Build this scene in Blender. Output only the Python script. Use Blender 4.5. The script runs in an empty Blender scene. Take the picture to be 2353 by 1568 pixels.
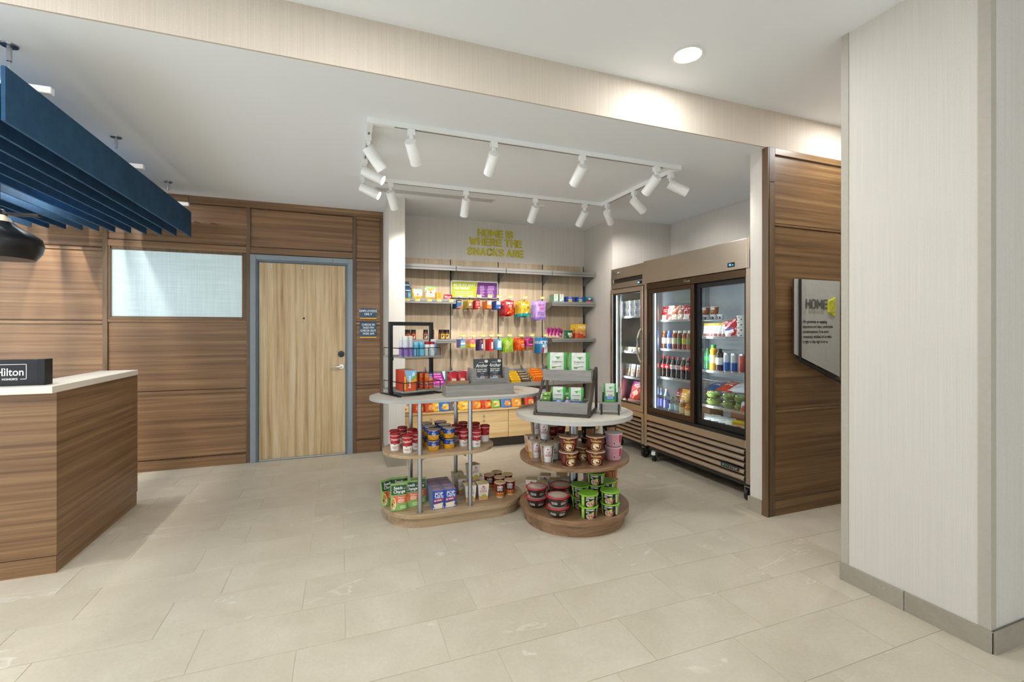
import bpy, math, random
from mathutils import Vector, Matrix, noise
random.seed(7)
sc = bpy.context.scene
COL = sc.collection
R = math.radians
# ------------------------------------------------------------------ camera
FPX, YAW, HV, EYE = 1051.0, R(20.49), 760.0, 1.38      # focal length in pixels, heading, horizon row, eye height
cam_d = bpy.data.cameras.new('camera')
cam_d.sensor_width = 36.0; cam_d.lens = 36.0*FPX/2353.0
cam_d.shift_y = (HV-784.0)/2353.0; cam_d.clip_start = 0.05
cam = bpy.data.objects.new('camera', cam_d); COL.objects.link(cam)
cam.location = (0, 0, EYE); cam.rotation_euler = (R(90), 0, -YAW)
sc.camera = cam
# ------------------------------------------------------------------ view, world
sc.view_settings.view_transform = 'Standard'
try: sc.view_settings.look = 'None'
except Exception: pass
sc.view_settings.gamma = 1.0; sc.view_settings.use_curve_mapping = False
sc.view_settings.exposure = EXPOSURE = 0.24
wd = bpy.data.worlds.new('daylight'); sc.world = wd; wd.use_nodes = True
bg = wd.node_tree.nodes['Background']
bg.inputs[0].default_value = (0.82, 0.93, 1.0, 1); bg.inputs[1].default_value = 2.55
cy = sc.cycles
cy.max_bounces = 5; cy.diffuse_bounces = 4; cy.glossy_bounces = 2; cy.transmission_bounces = 2; cy.transparent_max_bounces = 12
cy.use_adaptive_sampling = True; cy.adaptive_threshold = 0.07; cy.adaptive_min_samples = 12
cy.caustics_reflective = False; cy.caustics_refractive = False; cy.sample_clamp_indirect = 4.0
# ------------------------------------------------------------------ helpers: pixel of the 2353x1568 frame -> point of the room
FW = Vector((math.sin(YAW), math.cos(YAW), 0)); RT = Vector((math.cos(YAW), -math.sin(YAW), 0)); CAM = Vector((0, 0, EYE))
def ray(u, v): return FW + RT*((u-1176.5)/FPX) + Vector((0, 0, (HV-v)/FPX))
def onZ(u, v, z=0.0):
    d = ray(u, v); return CAM + d*((z-EYE)/d.z)
def onY(u, v, y):
    d = ray(u, v); return CAM + d*(y/d.y)
def onX(u, v, x):
    d = ray(u, v); return CAM + d*(x/d.x)
def back(u, v, z, r):                      # a thing whose front foot is seen at (u,v) and whose foot radius is r
    p = onZ(u, v, z); d = Vector((p.x, p.y, 0)).normalized(); return Vector((p.x+d.x*r, p.y+d.y*r, z))
def xat(u, y): return onY(u, HV, y).x
# ------------------------------------------------------------------ materials
def lin(c):
    c = c/255.0
    return c/12.92 if c <= 0.04045 else ((c+0.055)/1.055)**2.4
def hexlin(h):
    h = h.lstrip('#'); return (lin(int(h[0:2], 16)), lin(int(h[2:4], 16)), lin(int(h[4:6], 16)), 1)
MATS = {}
def newmat(name):
    m = bpy.data.materials.new(name); m.use_nodes = True; nt = m.node_tree
    return m, nt, nt.nodes['Principled BSDF']
def nd(nt, t, **k):
    n = nt.nodes.new(t)
    for a, b in k.items(): setattr(n, a, b)
    return n
def position(nt, scale, rnd=0.0):
    g = nd(nt, 'ShaderNodeNewGeometry'); mp = nd(nt, 'ShaderNodeMapping'); mp.inputs['Scale'].default_value = scale
    if rnd:
        oi = nd(nt, 'ShaderNodeObjectInfo'); ml = nd(nt, 'ShaderNodeMath', operation='MULTIPLY'); ml.inputs[1].default_value = rnd
        nt.links.new(oi.outputs['Random'], ml.inputs[0])
        ad = nd(nt, 'ShaderNodeVectorMath', operation='ADD'); nt.links.new(g.outputs['Position'], ad.inputs[0]); nt.links.new(ml.outputs[0], ad.inputs[1])
        nt.links.new(ad.outputs[0], mp.inputs['Vector'])
    else: nt.links.new(g.outputs['Position'], mp.inputs['Vector'])
    return mp.outputs[0]
def noise_fac(nt, vec, scale=1.0, detail=4, rough=0.6, dist=0.0):
    n = nd(nt, 'ShaderNodeTexNoise'); n.inputs['Scale'].default_value = scale; n.inputs['Detail'].default_value = detail
    n.inputs['Roughness'].default_value = rough; n.inputs['Distortion'].default_value = dist
    nt.links.new(vec, n.inputs['Vector']); return n.outputs['Fac']
def ramp(nt, fac, stops):
    r = nd(nt, 'ShaderNodeValToRGB'); e = r.color_ramp.elements
    while len(e) < len(stops): e.new(0.5)
    for el, (p, c) in zip(e, stops): el.position = p; el.color = hexlin(c) if isinstance(c, str) else c
    nt.links.new(fac, r.inputs[0]); return r.outputs[0]
def mixc(nt, fac, a, b, mode='MIX'):
    m = nd(nt, 'ShaderNodeMix', data_type='RGBA', blend_type=mode)
    for s, x in ((0, fac), (6, a), (7, b)):
        if hasattr(x, 'is_linked') or hasattr(x, 'links'): nt.links.new(x, m.inputs[s])
        else: m.inputs[s].default_value = x
    return m.outputs[2]
def bump(nt, bs, fac, strength, dist=0.002):
    b = nd(nt, 'ShaderNodeBump'); b.inputs['Strength'].default_value = strength; b.inputs['Distance'].default_value = dist
    nt.links.new(fac, b.inputs['Height']); nt.links.new(b.outputs[0], bs.inputs['Normal'])
def M(key):
    if key in MATS: return MATS[key]
    m, nt, bs = newmat(key.replace('#', 'tone_')); MATS[key] = m
    kind, hx = key.split('#'); c = hexlin(hx)
    rough, metal = {'': (0.55, 0), 'g': (0.22, 0), 's': (0.38, 0), 'm': (0.28, 1), 'b': (0.4, 1), 'd': (0.9, 0)}.get(kind, (0.5, 0))
    bs.inputs['Roughness'].default_value = rough; bs.inputs['Metallic'].default_value = metal
    if kind == 'e':
        bs.inputs['Emission Color'].default_value = c; bs.inputs['Emission Strength'].default_value = 3.0; bs.inputs['Base Color'].default_value = c
    else:
        f = noise_fac(nt, position(nt, (1, 1, 1)), 45, 2)
        va = 0.985 if kind in 'smb' and kind else 0.965
        col = ramp(nt, f, [(0.3, tuple(x*va for x in c[:3])+(1,)), (0.7, tuple(min(1, x*(2-va)) for x in c[:3])+(1,))])
        nt.links.new(col, bs.inputs['Base Color'])
        if kind == 'g': bump(nt, bs, noise_fac(nt, position(nt, (1, 1, 1)), 38, 3), 0.25, 0.004)
    return m
def wood(name, stops, scale, rough=0.42, rnd=9.0, bmp=0.15):
    m, nt, bs = newmat(name); MATS[name] = m
    v = position(nt, scale, rnd)
    a = noise_fac(nt, v, 1.0, 6, 0.62, 0.35)
    fine = noise_fac(nt, position(nt, tuple(x*5 for x in scale), rnd), 1.0, 3, 0.7)
    ca = ramp(nt, a, stops)
    cf = ramp(nt, fine, [(0.25, (0.72, 0.72, 0.72, 1)), (0.75, (1.12, 1.12, 1.12, 1))])
    nt.links.new(mixc(nt, 0.75, ca, cf, 'MULTIPLY'), bs.inputs['Base Color'])
    bs.inputs['Roughness'].default_value = rough
    bump(nt, bs, fine, bmp, 0.001)
    return m
wood('walnut', [(0.28, '#5a3f28'), (0.42, '#7a583a'), (0.55, '#8b6846'), (0.72, '#a27f58')], (0.5, 0.5, 34.0))
wood('walnut_dark', [(0.28, '#573f26'), (0.45, '#7a5a39'), (0.58, '#8c6b46'), (0.74, '#a58256')], (0.5, 0.5, 30.0), rough=0.38)
wood('walnut_edge', [(0.3, '#54402a'), (0.5, '#6b523a'), (0.7, '#7d6347')], (14.0, 14.0, 0.9))
wood('oak_door', [(0.28, '#a07f56'), (0.42, '#c6a67a'), (0.54, '#d6ba90'), (0.72, '#e2cfad')], (22.0, 22.0, 0.7), rough=0.45, bmp=0.05)
wood('oak_panel', [(0.25, '#b39a7c'), (0.45, '#cab394'), (0.6, '#d5c1a4'), (0.75, '#decfb8')], (16.0, 16.0, 0.5), rough=0.6, bmp=0.05)
wood('oak_front', [(0.25, '#bd9664'), (0.42, '#d3b07b'), (0.58, '#dfc08d'), (0.75, '#e6cda0')], (0.7, 0.7, 15.0), rough=0.5, bmp=0.05)
wood('table_oak', [(0.28, '#937655'), (0.45, '#ae9270'), (0.6, '#bba17f'), (0.75, '#c8b293')], (1.0, 16.0, 26.0), rough=0.45, rnd=0, bmp=0.05)
wood('table_walnut', [(0.28, '#6a4c34'), (0.45, '#876548'), (0.6, '#967354'), (0.75, '#aa8867')], (1.2, 16.0, 30.0), rough=0.35, rnd=0, bmp=0.05)
wood('grey_timber', [(0.3, '#85817b'), (0.5, '#8f8b85'), (0.7, '#999590')], (4.0, 4.0, 60.0), rough=0.6, bmp=0.03)
def wallpaper(name, a, b, rough=0.7):
    m, nt, bs = newmat(name); MATS[name] = m
    f = noise_fac(nt, position(nt, (240, 240, 1.5)), 1.0, 3, 0.7)
    f2 = noise_fac(nt, position(nt, (260, 260, 260)), 1.0, 1, 0.5)
    c = ramp(nt, f, [(0.3, a), (0.7, b)]); c2 = ramp(nt, f2, [(0.3, (0.94, 0.94, 0.94, 1)), (0.7, (1.03, 1.03, 1.03, 1))])
    nt.links.new(mixc(nt, 1.0, c, c2, 'MULTIPLY'), bs.inputs['Base Color'])
    bs.inputs['Roughness'].default_value = rough; bump(nt, bs, f, 0.12, 0.001)
    return m
wallpaper('wallpaper_linen', '#cec8bf', '#d8d2ca')
wallpaper('wallpaper_soffit', '#cdbfae', '#d9ccbd')
wallpaper('wallpaper_niche', '#cdc6bd', '#d9d3cb')
def tilemat(name, base, dark, light, vein):
    m, nt, bs = newmat(name); MATS[name] = m
    v = position(nt, (1, 1, 1), 30.0)
    cl = noise_fac(nt, v, 2.6, 6, 0.62, 0.4)
    fine = noise_fac(nt, v, 70, 3, 0.6)
    c = ramp(nt, cl, [(0.3, dark), (0.5, base), (0.72, light)])
    c = mixc(nt, 0.5, c, ramp(nt, fine, [(0.3, (0.9, 0.9, 0.9, 1)), (0.7, (1.06, 1.06, 1.06, 1))]), 'MULTIPLY')
    vn = noise_fac(nt, position(nt, (0.9, 2.6, 1), 30.0), 1.5, 5, 0.5, 1.6)
    vm = ramp(nt, vn, [(0.655, (0, 0, 0, 1)), (0.67, (0.55, 0.55, 0.55, 1)), (0.69, (0, 0, 0, 1))])
    nt.links.new(mixc(nt, vm, c, hexlin(vein)), bs.inputs['Base Color'])
    oi = nd(nt, 'ShaderNodeObjectInfo'); rr = nd(nt, 'ShaderNodeMapRange'); rr.inputs[3].default_value = 0.38; rr.inputs[4].default_value = 0.46
    nt.links.new(oi.outputs['Random'], rr.inputs[0]); nt.links.new(rr.outputs[0], bs.inputs['Roughness'])
    bump(nt, bs, fine, 0.04, 0.001)
    return m
tilemat('tile_beige', '#cdc2ae', '#c5baa5', '#d5cbb8', '#e8e2d4')
tilemat('tile_skirting', '#a0988a', '#948c7e', '#aaa294', '#bdb6a8')
def plaster(name, c, rough=0.9):
    m, nt, bs = newmat(name); MATS[name] = m
    f = noise_fac(nt, position(nt, (1, 1, 1)), 1.3, 3, 0.5); cl = hexlin(c)
    nt.links.new(ramp(nt, f, [(0.3, tuple(x*0.985 for x in cl[:3])+(1,)), (0.7, cl)]), bs.inputs['Base Color'])
    bs.inputs['Roughness'].default_value = rough
    bump(nt, bs, noise_fac(nt, position(nt, (1, 1, 1)), 300, 2), 0.03, 0.0005)
plaster('ceiling_white', '#f3f6f9'); plaster('grout', '#cfc7b4'); plaster('dark_void', '#3c3730')
def steel(name, c, rough, brush):
    m, nt, bs = newmat(name); MATS[name] = m
    f = noise_fac(nt, position(nt, brush), 1.0, 3, 0.6)
    cl = hexlin(c)
    nt.links.new(ramp(nt, f, [(0.3, tuple(x*0.93 for x in cl[:3])+(1,)), (0.7, tuple(min(1, x*1.05) for x in cl[:3])+(1,))]), bs.inputs['Base Color'])
    bs.inputs['Metallic'].default_value = 1.0; bs.inputs['Roughness'].default_value = rough
    bump(nt, bs, f, 0.03, 0.0005)
steel('steel_brushed', '#c9bdae', 0.33, (300, 3, 300)); steel('steel_pole', '#b9bcc2', 0.3, (200, 200, 2)); steel('steel_bright', '#d8d8d8', 0.18, (50, 50, 50))
steel('bronze_frame', '#5e4d3d', 0.42, (200, 3, 200))
def baffle_mat():
    m, nt, bs = newmat('felt_blue'); MATS['felt_blue'] = m
    f = noise_fac(nt, position(nt, (1, 1, 1)), 7, 5, 0.7); g = noise_fac(nt, position(nt, (1, 1, 1)), 400, 2, 0.7)
    nt.links.new(ramp(nt, f, [(0.3, '#1c4160'), (0.7, '#2a5577')]), bs.inputs['Base Color'])
    bs.inputs['Roughness'].default_value = 0.95; bump(nt, bs, g, 0.2, 0.001)
baffle_mat()
def glassmat(name, tint, f0=0.03, grazing=0.6):
    m = bpy.data.materials.new(name); m.use_nodes = True; nt = m.node_tree; nt.nodes.clear(); MATS[name] = m
    out = nd(nt, 'ShaderNodeOutputMaterial'); mx = nd(nt, 'ShaderNodeMixShader')
    tr = nd(nt, 'ShaderNodeBsdfTransparent'); gl = nd(nt, 'ShaderNodeBsdfGlossy'); lw = nd(nt, 'ShaderNodeLayerWeight')
    tr.inputs[0].default_value = hexlin(tint)
    n = noise_fac(nt, position(nt, (1, 1, 1)), 3, 1); mp = nd(nt, 'ShaderNodeMapRange'); mp.inputs[3].default_value = 0.015; mp.inputs[4].default_value = 0.03
    nt.links.new(n, mp.inputs[0]); nt.links.new(mp.outputs[0], gl.inputs['Roughness'])
    pw = nd(nt, 'ShaderNodeMath', operation='POWER'); pw.inputs[1].default_value = 5.0; ma = nd(nt, 'ShaderNodeMath', operation='MULTIPLY_ADD'); ma.inputs[1].default_value = grazing; ma.inputs[2].default_value = f0
    nt.links.new(lw.outputs['Facing'], pw.inputs[0]); nt.links.new(pw.outputs[0], ma.inputs[0])
    nt.links.new(ma.outputs[0], mx.inputs[0]); nt.links.new(tr.outputs[0], mx.inputs[1]); nt.links.new(gl.outputs[0], mx.inputs[2])
    nt.links.new(mx.outputs[0], out.inputs[0])
glassmat('glass_clear', '#f6f9f9'); glassmat('plastic_clear', '#eaf0f1', 0.05, 0.7); glassmat('plastic_film', '#dfe6e4', 0.07, 0.7)
def frosted():
    m, nt, bs = newmat('glass_frosted'); MATS['glass_frosted'] = m
    a = noise_fac(nt, position(nt, (2, 2, 90)), 1.0, 3, 0.7); b = noise_fac(nt, position(nt, (90, 90, 2)), 1.0, 3, 0.7)
    c = mixc(nt, 0.5, ramp(nt, a, [(0.35, '#b9cccd'), (0.65, '#d3e2e3')]), ramp(nt, b, [(0.35, '#b9cccd'), (0.65, '#d3e2e3')]))
    nt.links.new(c, bs.inputs['Base Color']); nt.links.new(c, bs.inputs['Emission Color']); bs.inputs['Emission Strength'].default_value = 0.20  # glow stands in for the lit office behind the pane
    bs.inputs['Roughness'].default_value = 0.6
frosted()
def emit(name, c, s):
    m, nt, bs = newmat(name); MATS[name] = m
    bs.inputs['Base Color'].default_value = hexlin(c); bs.inputs['Emission Color'].default_value = hexlin(c)
    f = noise_fac(nt, position(nt, (1, 1, 1)), 5, 1); mp = nd(nt, 'ShaderNodeMapRange'); mp.inputs[3].default_value = s*0.97; mp.inputs[4].default_value = s*1.03
    nt.links.new(f, mp.inputs[0]); nt.links.new(mp.outputs[0], bs.inputs['Emission Strength'])
emit('lamp_disc', '#fff6ea', 14.0); emit('lamp_warm', '#fff0d8', 16.0); emit('led_blue', '#4aa8ff', 2.5); emit('led_white', '#e9f4ff', 1.3)
# ------------------------------------------------------------------ mesh builder
FONT = {}
def glyphs(s, bold=0.0, shear=0.0):
    k = (s, bold, shear)
    if k in FONT: return FONT[k]
    c = bpy.data.curves.new('lettering', 'FONT'); c.body = s; c.size = 1.0; c.offset = bold; c.shear = shear; c.resolution_u = 3; c.fill_mode = 'FRONT'
    o = bpy.data.objects.new('lettering', c); me = bpy.data.meshes.new_from_object(o)
    vs = [(v.co.x/0.70, v.co.y/0.70) for v in me.vertices]; fs = [tuple(p.vertices) for p in me.polygons]
    bpy.data.meshes.remove(me); bpy.data.objects.remove(o); bpy.data.curves.remove(c)
    x0 = min(v[0] for v in vs); x1 = max(v[0] for v in vs)
    FONT[k] = ([(x-x0, y) for x, y in vs], fs, x1-x0); return FONT[k]
# single-stroke capitals, a squarish sign face; cell height 1
q = 0.14
DIN = {
'A': (.62, [[(0,0),(.31,1),(.62,0)],[(.12,.3),(.5,.3)]]), 'B': (.56, [[(0,.5),(.42,.5),(.54,.62),(.54,.88),(.42,1),(0,1),(0,0),(.42,0),(.56,.13),(.56,.37),(.42,.5)]]),
'C': (.54, [[(.54,.76),(.54,.86),(.4,1),(.14,1),(0,.86),(0,.14),(.14,0),(.4,0),(.54,.14),(.54,.24)]]), 'D': (.56, [[(0,0),(0,1),(.38,1),(.56,.82),(.56,.18),(.38,0),(0,0)]]),
'E': (.48, [[(.5,1),(0,1),(0,0),(.5,0)],[(0,.5),(.44,.5)]]), 'F': (.48, [[(.5,1),(0,1),(0,0)],[(0,.5),(.44,.5)]]),
'G': (.54, [[(.54,.8),(.54,.86),(.4,1),(.14,1),(0,.86),(0,.14),(.14,0),(.4,0),(.54,.14),(.54,.46),(.3,.46)]]), 'H': (.56, [[(0,0),(0,1)],[(.56,0),(.56,1)],[(0,.5),(.56,.5)]]),
'I': (.0, [[(0,0),(0,1)]]), 'J': (.4, [[(.4,1),(.4,.14),(.28,0),(.1,0),(0,.1)]]), 'K': (.54, [[(0,0),(0,1)],[(.54,1),(.08,.44)],[(.2,.58),(.56,0)]]), 'L': (.46, [[(0,1),(0,0),(.46,0)]]),
'M': (.72, [[(0,0),(0,1),(.36,.34),(.72,1),(.72,0)]]), 'N': (.58, [[(0,0),(0,1),(.58,0),(.58,1)]]), 'O': (.56, [[(.14,0),(0,.14),(0,.86),(.14,1),(.42,1),(.56,.86),(.56,.14),(.42,0),(.14,0)]]),
'P': (.54, [[(0,0),(0,1),(.4,1),(.54,.87),(.54,.57),(.4,.43),(0,.43)]]), 'R': (.55, [[(0,0),(0,1),(.4,1),(.54,.87),(.54,.6),(.4,.46),(0,.46)],[(.28,.46),(.56,0)]]),
'S': (.52, [[(.5,.82),(.5,.88),(.38,1),(.14,1),(.01,.88),(.01,.63),(.13,.53),(.39,.47),(.52,.37),(.52,.12),(.39,0),(.13,0),(0,.12),(0,.18)]]), 'T': (.56, [[(0,1),(.56,1)],[(.28,1),(.28,0)]]),
'U': (.56, [[(0,1),(0,.14),(.14,0),(.42,0),(.56,.14),(.56,1)]]), 'V': (.6, [[(0,1),(.3,0),(.6,1)]]), 'W': (.86, [[(0,1),(.2,0),(.43,.8),(.66,0),(.86,1)]]), 'X': (.56, [[(0,0),(.56,1)],[(0,1),(.56,0)]]),
'Y': (.58, [[(0,1),(.29,.45),(.58,1)],[(.29,.45),(.29,0)]]), 'Z': (.52, [[(0,1),(.52,1),(0,0),(.52,0)]]),
'0': (.5, [[(.13,0),(0,.13),(0,.87),(.13,1),(.37,1),(.5,.87),(.5,.13),(.37,0),(.13,0)]]), '1': (.2, [[(0,.78),(.2,1),(.2,0)]]), '2': (.5, [[(0,.78),(0,.87),(.13,1),(.37,1),(.5,.87),(.5,.66),(0,0),(.52,0)]]),
'3': (.5, [[(0,.86),(.12,1),(.38,1),(.5,.87),(.5,.64),(.38,.53),(.2,.53)],[(.38,.53),(.5,.4),(.5,.13),(.38,0),(.12,0),(0,.14)]]), '6': (.5, [[(.45,1),(.3,1),(0,.45),(0,.13),(.13,0),(.37,0),(.5,.13),(.5,.42),(.37,.55),(.13,.55),(0,.42)]]), ':': (.0, [[(0,.2),(0,.33)],[(0,.62),(0,.75)]]), "'": (.0, [[(0,.75),(0,1)]]), '.': (0, [[(0,0),(0,.1)]]), '-': (.3, [[(0,.45),(.3,.45)]]), '&': (.6, [[(.6,0),(.1,.7),(.1,.9),(.2,1),(.35,1),(.42,.9),(.42,.75),(0,.4),(0,.12),(.14,0),(.36,0),(.58,.38)]]),
}
def din_width(s, wt, track): return sum((0.3 if ch == ' ' else DIN[ch][0]+wt+track) for ch in s)-track
class MB:
    def __init__(self): self.v = []; self.f = []; self.k = []
    def add(self, vs, fs, m):
        o = len(self.v); self.v.extend([tuple(p) for p in vs]); self.f.extend([tuple(o+i for i in f) for f in fs])
        self.k.extend([m]*len(fs) if isinstance(m, str) else m); return self
    def box(self, x0, x1, y0, y1, z0, z1, m, top=None, front=None, left=None):
        vs = [(x0,y0,z0),(x1,y0,z0),(x1,y1,z0),(x0,y1,z0),(x0,y0,z1),(x1,y0,z1),(x1,y1,z1),(x0,y1,z1)]
        return self.add(vs, [(0,3,2,1),(4,5,6,7),(0,1,5,4),(1,2,6,5),(2,3,7,6),(3,0,4,7)], [m, top or m, front or m, m, m, left or m])
    def frustum(self, w0, d0, w1, d1, z0, z1, m, cy=0.0, front=None, left=None, top=None):
        a, b, c, d = w0/2, d0/2, w1/2, d1/2
        vs = [(-a,cy-b,z0),(a,cy-b,z0),(a,cy+b,z0),(-a,cy+b,z0),(-c,cy-d,z1),(c,cy-d,z1),(c,cy+d,z1),(-c,cy+d,z1)]
        return self.add(vs, [(0,3,2,1),(4,5,6,7),(0,1,5,4),(1,2,6,5),(2,3,7,6),(3,0,4,7)], [m, top or m, front or m, m, m, left or m])
    def prism(self, pts, z0, z1, m, ms=None, bev=0.0):          # outline in x,y (counter-clockwise), upright
        n = len(pts); self.add([(x,y,z0) for x,y in pts]+[(x,y,z1) for x,y in pts], [tuple(range(n-1,-1,-1)), tuple(range(n,2*n))]+[(i,(i+1)%n,n+(i+1)%n,n+i) for i in range(n)], [m,m]+[ms or m]*n); return self
    def slab(self, pts, y0, y1, m, ms=None):                    # outline in x,z, depth y0..y1
        n = len(pts); return self.add([(x,y0,z) for x,z in pts]+[(x,y1,z) for x,z in pts], [tuple(range(n)), tuple(range(2*n-1,n-1,-1))]+[(i,n+i,n+(i+1)%n,(i+1)%n) for i in range(n)], [m,m]+[ms or m]*n)
    def slabx(self, pts, x0, x1, m, ms=None):                   # outline in y,z, along x
        n = len(pts); return self.add([(x0,y,z) for y,z in pts]+[(x1,y,z) for y,z in pts], [tuple(range(n)), tuple(range(2*n-1,n-1,-1))]+[(i,n+i,n+(i+1)%n,(i+1)%n) for i in range(n)], [m,m]+[ms or m]*n)
    def lathe(self, prof, m, n=20, cx=0.0, cy=0.0, sq=None):
        vs = []; fs = []; ks = []
        for r, z in prof:
            for i in range(n):
                a = 2*math.pi*i/n; vs.append((cx+r*math.sin(a), cy-r*math.cos(a), z))
        for j in range(len(prof)-1):
            mm = m if isinstance(m, str) else m[min(j, len(m)-1)]
            for i in range(n):
                i2 = (i+1) % n; fs.append((j*n+i, j*n+i2, (j+1)*n+i2, (j+1)*n+i)); ks.append(mm)
        if prof[0][0] > 1e-6: fs.append(tuple(range(n-1,-1,-1))); ks.append(m if isinstance(m, str) else m[0])
        if prof[-1][0] > 1e-6: o = (len(prof)-1)*n; fs.append(tuple(range(o, o+n))); ks.append(m if isinstance(m, str) else m[-1])
        return self.add(vs, fs, ks)
    def cyl(self, x, y, r, z0, z1, m, n=20): return self.lathe([(r,z0),(r,z1)], m, n, x, y)
    def tube(self, path, r, m, n=8, closed=False):
        P = [Vector(p) for p in path]; vs = []; fs = []; L = len(P)
        for i, p in enumerate(P):
            a = P[(i-1) % L] if (i > 0 or closed) else p; b = P[(i+1) % L] if (i < L-1 or closed) else p
            t = (b-a).normalized(); s = t.orthogonal().normalized() if abs(t.z) > 0.99 else t.cross(Vector((0,0,1))).normalized(); w = s.cross(t)
            for j in range(n):
                c = 2*math.pi*j/n; vs.append(p+s*(r*math.cos(c))+w*(r*math.sin(c)))
        for i in range(L if closed else L-1):
            i2 = (i+1) % L
            for j in range(n): j2 = (j+1) % n; fs.append((i*n+j, i2*n+j, i2*n+j2, i*n+j2))
        if not closed: fs.append(tuple(range(n))); fs.append(tuple(range((L-1)*n+n-1, (L-1)*n-1, -1)))
        return self.add(vs, fs, m)
    def text(self, s, size, m, fn, cx=0.0, cz=0.0, bold=0.0, shear=0.0, ws=1.0, align='c'):
        vs, fs, w = glyphs(s, bold, shear); k = size
        ox = {'c': -w*ws*k/2, 'l': 0.0, 'r': -w*ws*k}[align]
        return self.add([fn(cx+ox+x*ws*k, cz+y*k) for x, y in vs], fs, m)
    def fit(self, s, width, size, m, fn, cx=0.0, cz=0.0, bold=0.0, shear=0.0):
        w = glyphs(s, bold, shear)[2]; return self.text(s, size, m, fn, cx, cz, bold, shear, width/(w*size))
    def din(self, s, size, m, fn, cx=0.0, cz=0.0, wt=0.19, track=0.12, align='c', ws=1.0, fn2=None, out=(0, -1, 0), lift=0.00005):
        cnt = [0]
        W = din_width(s, wt, track)*ws*size; x = cx+{'c': -W/2, 'l': 0.0, 'r': -W}[align]; h = wt/2
        def quad(pts):
            P = [(x+px*ws*size, cz+(py*(1-wt)+h)*size) for px, py in pts]; n = len(P); cnt[0] = (cnt[0]+1) % 9; e = cnt[0]*lift
            F_ = [tuple(a+e*o for a, o in zip(fn(*p), out)) for p in P]
            if fn2: self.add(F_+[fn2(*p) for p in P], [tuple(range(n))]+[(i,n+i,n+(i+1)%n,(i+1)%n) for i in range(n)], m)
            else: self.add(F_, [tuple(range(n))], m)
        for ch in s:
            if ch == ' ': x += 0.3*ws*size; continue
            w, strokes = DIN[ch]
            for st in strokes:
                for a, b in zip(st, st[1:]):
                    dx, dy = b[0]-a[0], b[1]-a[1]; l = math.hypot(dx, dy); ux, uy = dx/l, dy/l; nx, ny = -uy*h, ux*h
                    quad([(a[0]+h-nx, a[1]-ny), (b[0]+h-nx, b[1]-ny), (b[0]+h+nx, b[1]+ny), (a[0]+h+nx, a[1]+ny)])
                pts = st[1:-1]+([st[0]] if st[0] == st[-1] else [])
                for p in pts: quad([(p[0]+h+h*math.cos(t*math.pi/4+.39), p[1]+h*math.sin(t*math.pi/4+.39)) for t in range(8)])
                for p, o in ((st[0], st[1]), (st[-1], st[-2])):
                    if st[0] != st[-1]:
                        dx, dy = p[0]-o[0], p[1]-o[1]; l = math.hypot(dx, dy); ux, uy = dx/l*h, dy/l*h; nx, ny = -uy, ux
                        quad([(p[0]+h-nx, p[1]-ny), (p[0]+h-nx+ux, p[1]-ny+uy), (p[0]+h+nx+ux, p[1]+ny+uy), (p[0]+h+nx, p[1]+ny)])
            x += (w+wt+track)*ws*size
        return self
    def patch(self, pts, m, fn): return self.add([fn(x, z) for x, z in pts], [tuple(range(len(pts)))], m)
    def rect(self, x0, x1, z0, z1, m, fn, nx=1, nz=1):
        vs = [fn(x0+(x1-x0)*i/nx, z0+(z1-z0)*j/nz) for j in range(nz+1) for i in range(nx+1)]
        return self.add(vs, [(j*(nx+1)+i, j*(nx+1)+i+1, (j+1)*(nx+1)+i+1, (j+1)*(nx+1)+i) for j in range(nz) for i in range(nx)], m)
    def disc(self, x, z, rx, rz, m, fn, n=16):
        vs = [fn(x, z)]+[fn(x+rx*math.cos(2*math.pi*i/n), z+rz*math.sin(2*math.pi*i/n)) for i in range(n)]
        return self.add(vs, [(0, 1+i, 1+(i+1) % n) for i in range(n)], m)
    def lines(self, x0, x1, z0, z1, n, m, fn, th=0.35):           # rows of unreadable small print
        h = (z1-z0)/n
        for i in range(n):
            a = x0+(x1-x0)*random.uniform(0, .12); b = x1-(x1-x0)*random.uniform(0, .3)
            self.rect(a, b, z1-h*(i+.5)-h*th/2, z1-h*(i+.5)+h*th/2, m, fn, 3, 1)
        return self
    def xf(self, mat): self.v = [tuple(mat @ Vector(p)) for p in self.v]; return self
    def mesh(self, name, smooth=True, ang=35):
        me = bpy.data.meshes.new(name); me.from_pydata(self.v, [], self.f)
        keys = []; idx = {}
        for k in self.k:
            if k not in idx: idx[k] = len(keys); keys.append(k)
        for k in keys: me.materials.append(MATS[k] if k in MATS else M(k))
        me.polygons.foreach_set('material_index', [idx[k] for k in self.k])
        if smooth:
            me.polygons.foreach_set('use_smooth', [True]*len(self.f))
            try: me.set_sharp_from_angle(angle=R(ang))
            except Exception: pass
        me.update(); return me
def ob(name, data, parent=None, loc=(0, 0, 0), rz=0.0, rx=0.0, ry=0.0, smooth=True):
    if isinstance(data, MB): data = data.mesh(name, smooth)
    o = bpy.data.objects.new(name, data); COL.objects.link(o); o.location = loc; o.rotation_euler = (rx, ry, rz)
    if parent is not None: o.parent = parent
    return o
def tag(o, label, cat, group=None, kind=None):
    if label: o['label'] = label
    if cat: o['category'] = cat
    if group: o['group'] = group
    if kind: o['kind'] = kind
    return o
def struct(name, data, parent=None, label=None, **k):
    o = ob(name, data, parent, **k)
    if parent is None: o['kind'] = 'structure'
    if label: o['label'] = label
    return o
def empty(name, label, cat, loc=(0, 0, 0), rz=0.0, group=None, kind=None):
    return tag(ob(name, None, None, loc, rz), label, cat, group, kind)
def bevel(o, w=0.003, seg=2):
    b = o.modifiers.new('bevel', 'BEVEL'); b.width = w; b.segments = seg; b.limit_method = 'ANGLE'; b.angle_limit = R(40); return o
def flat(y=0.0, eps=0.0006): return lambda x, z: (x, y-eps, z)
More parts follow.
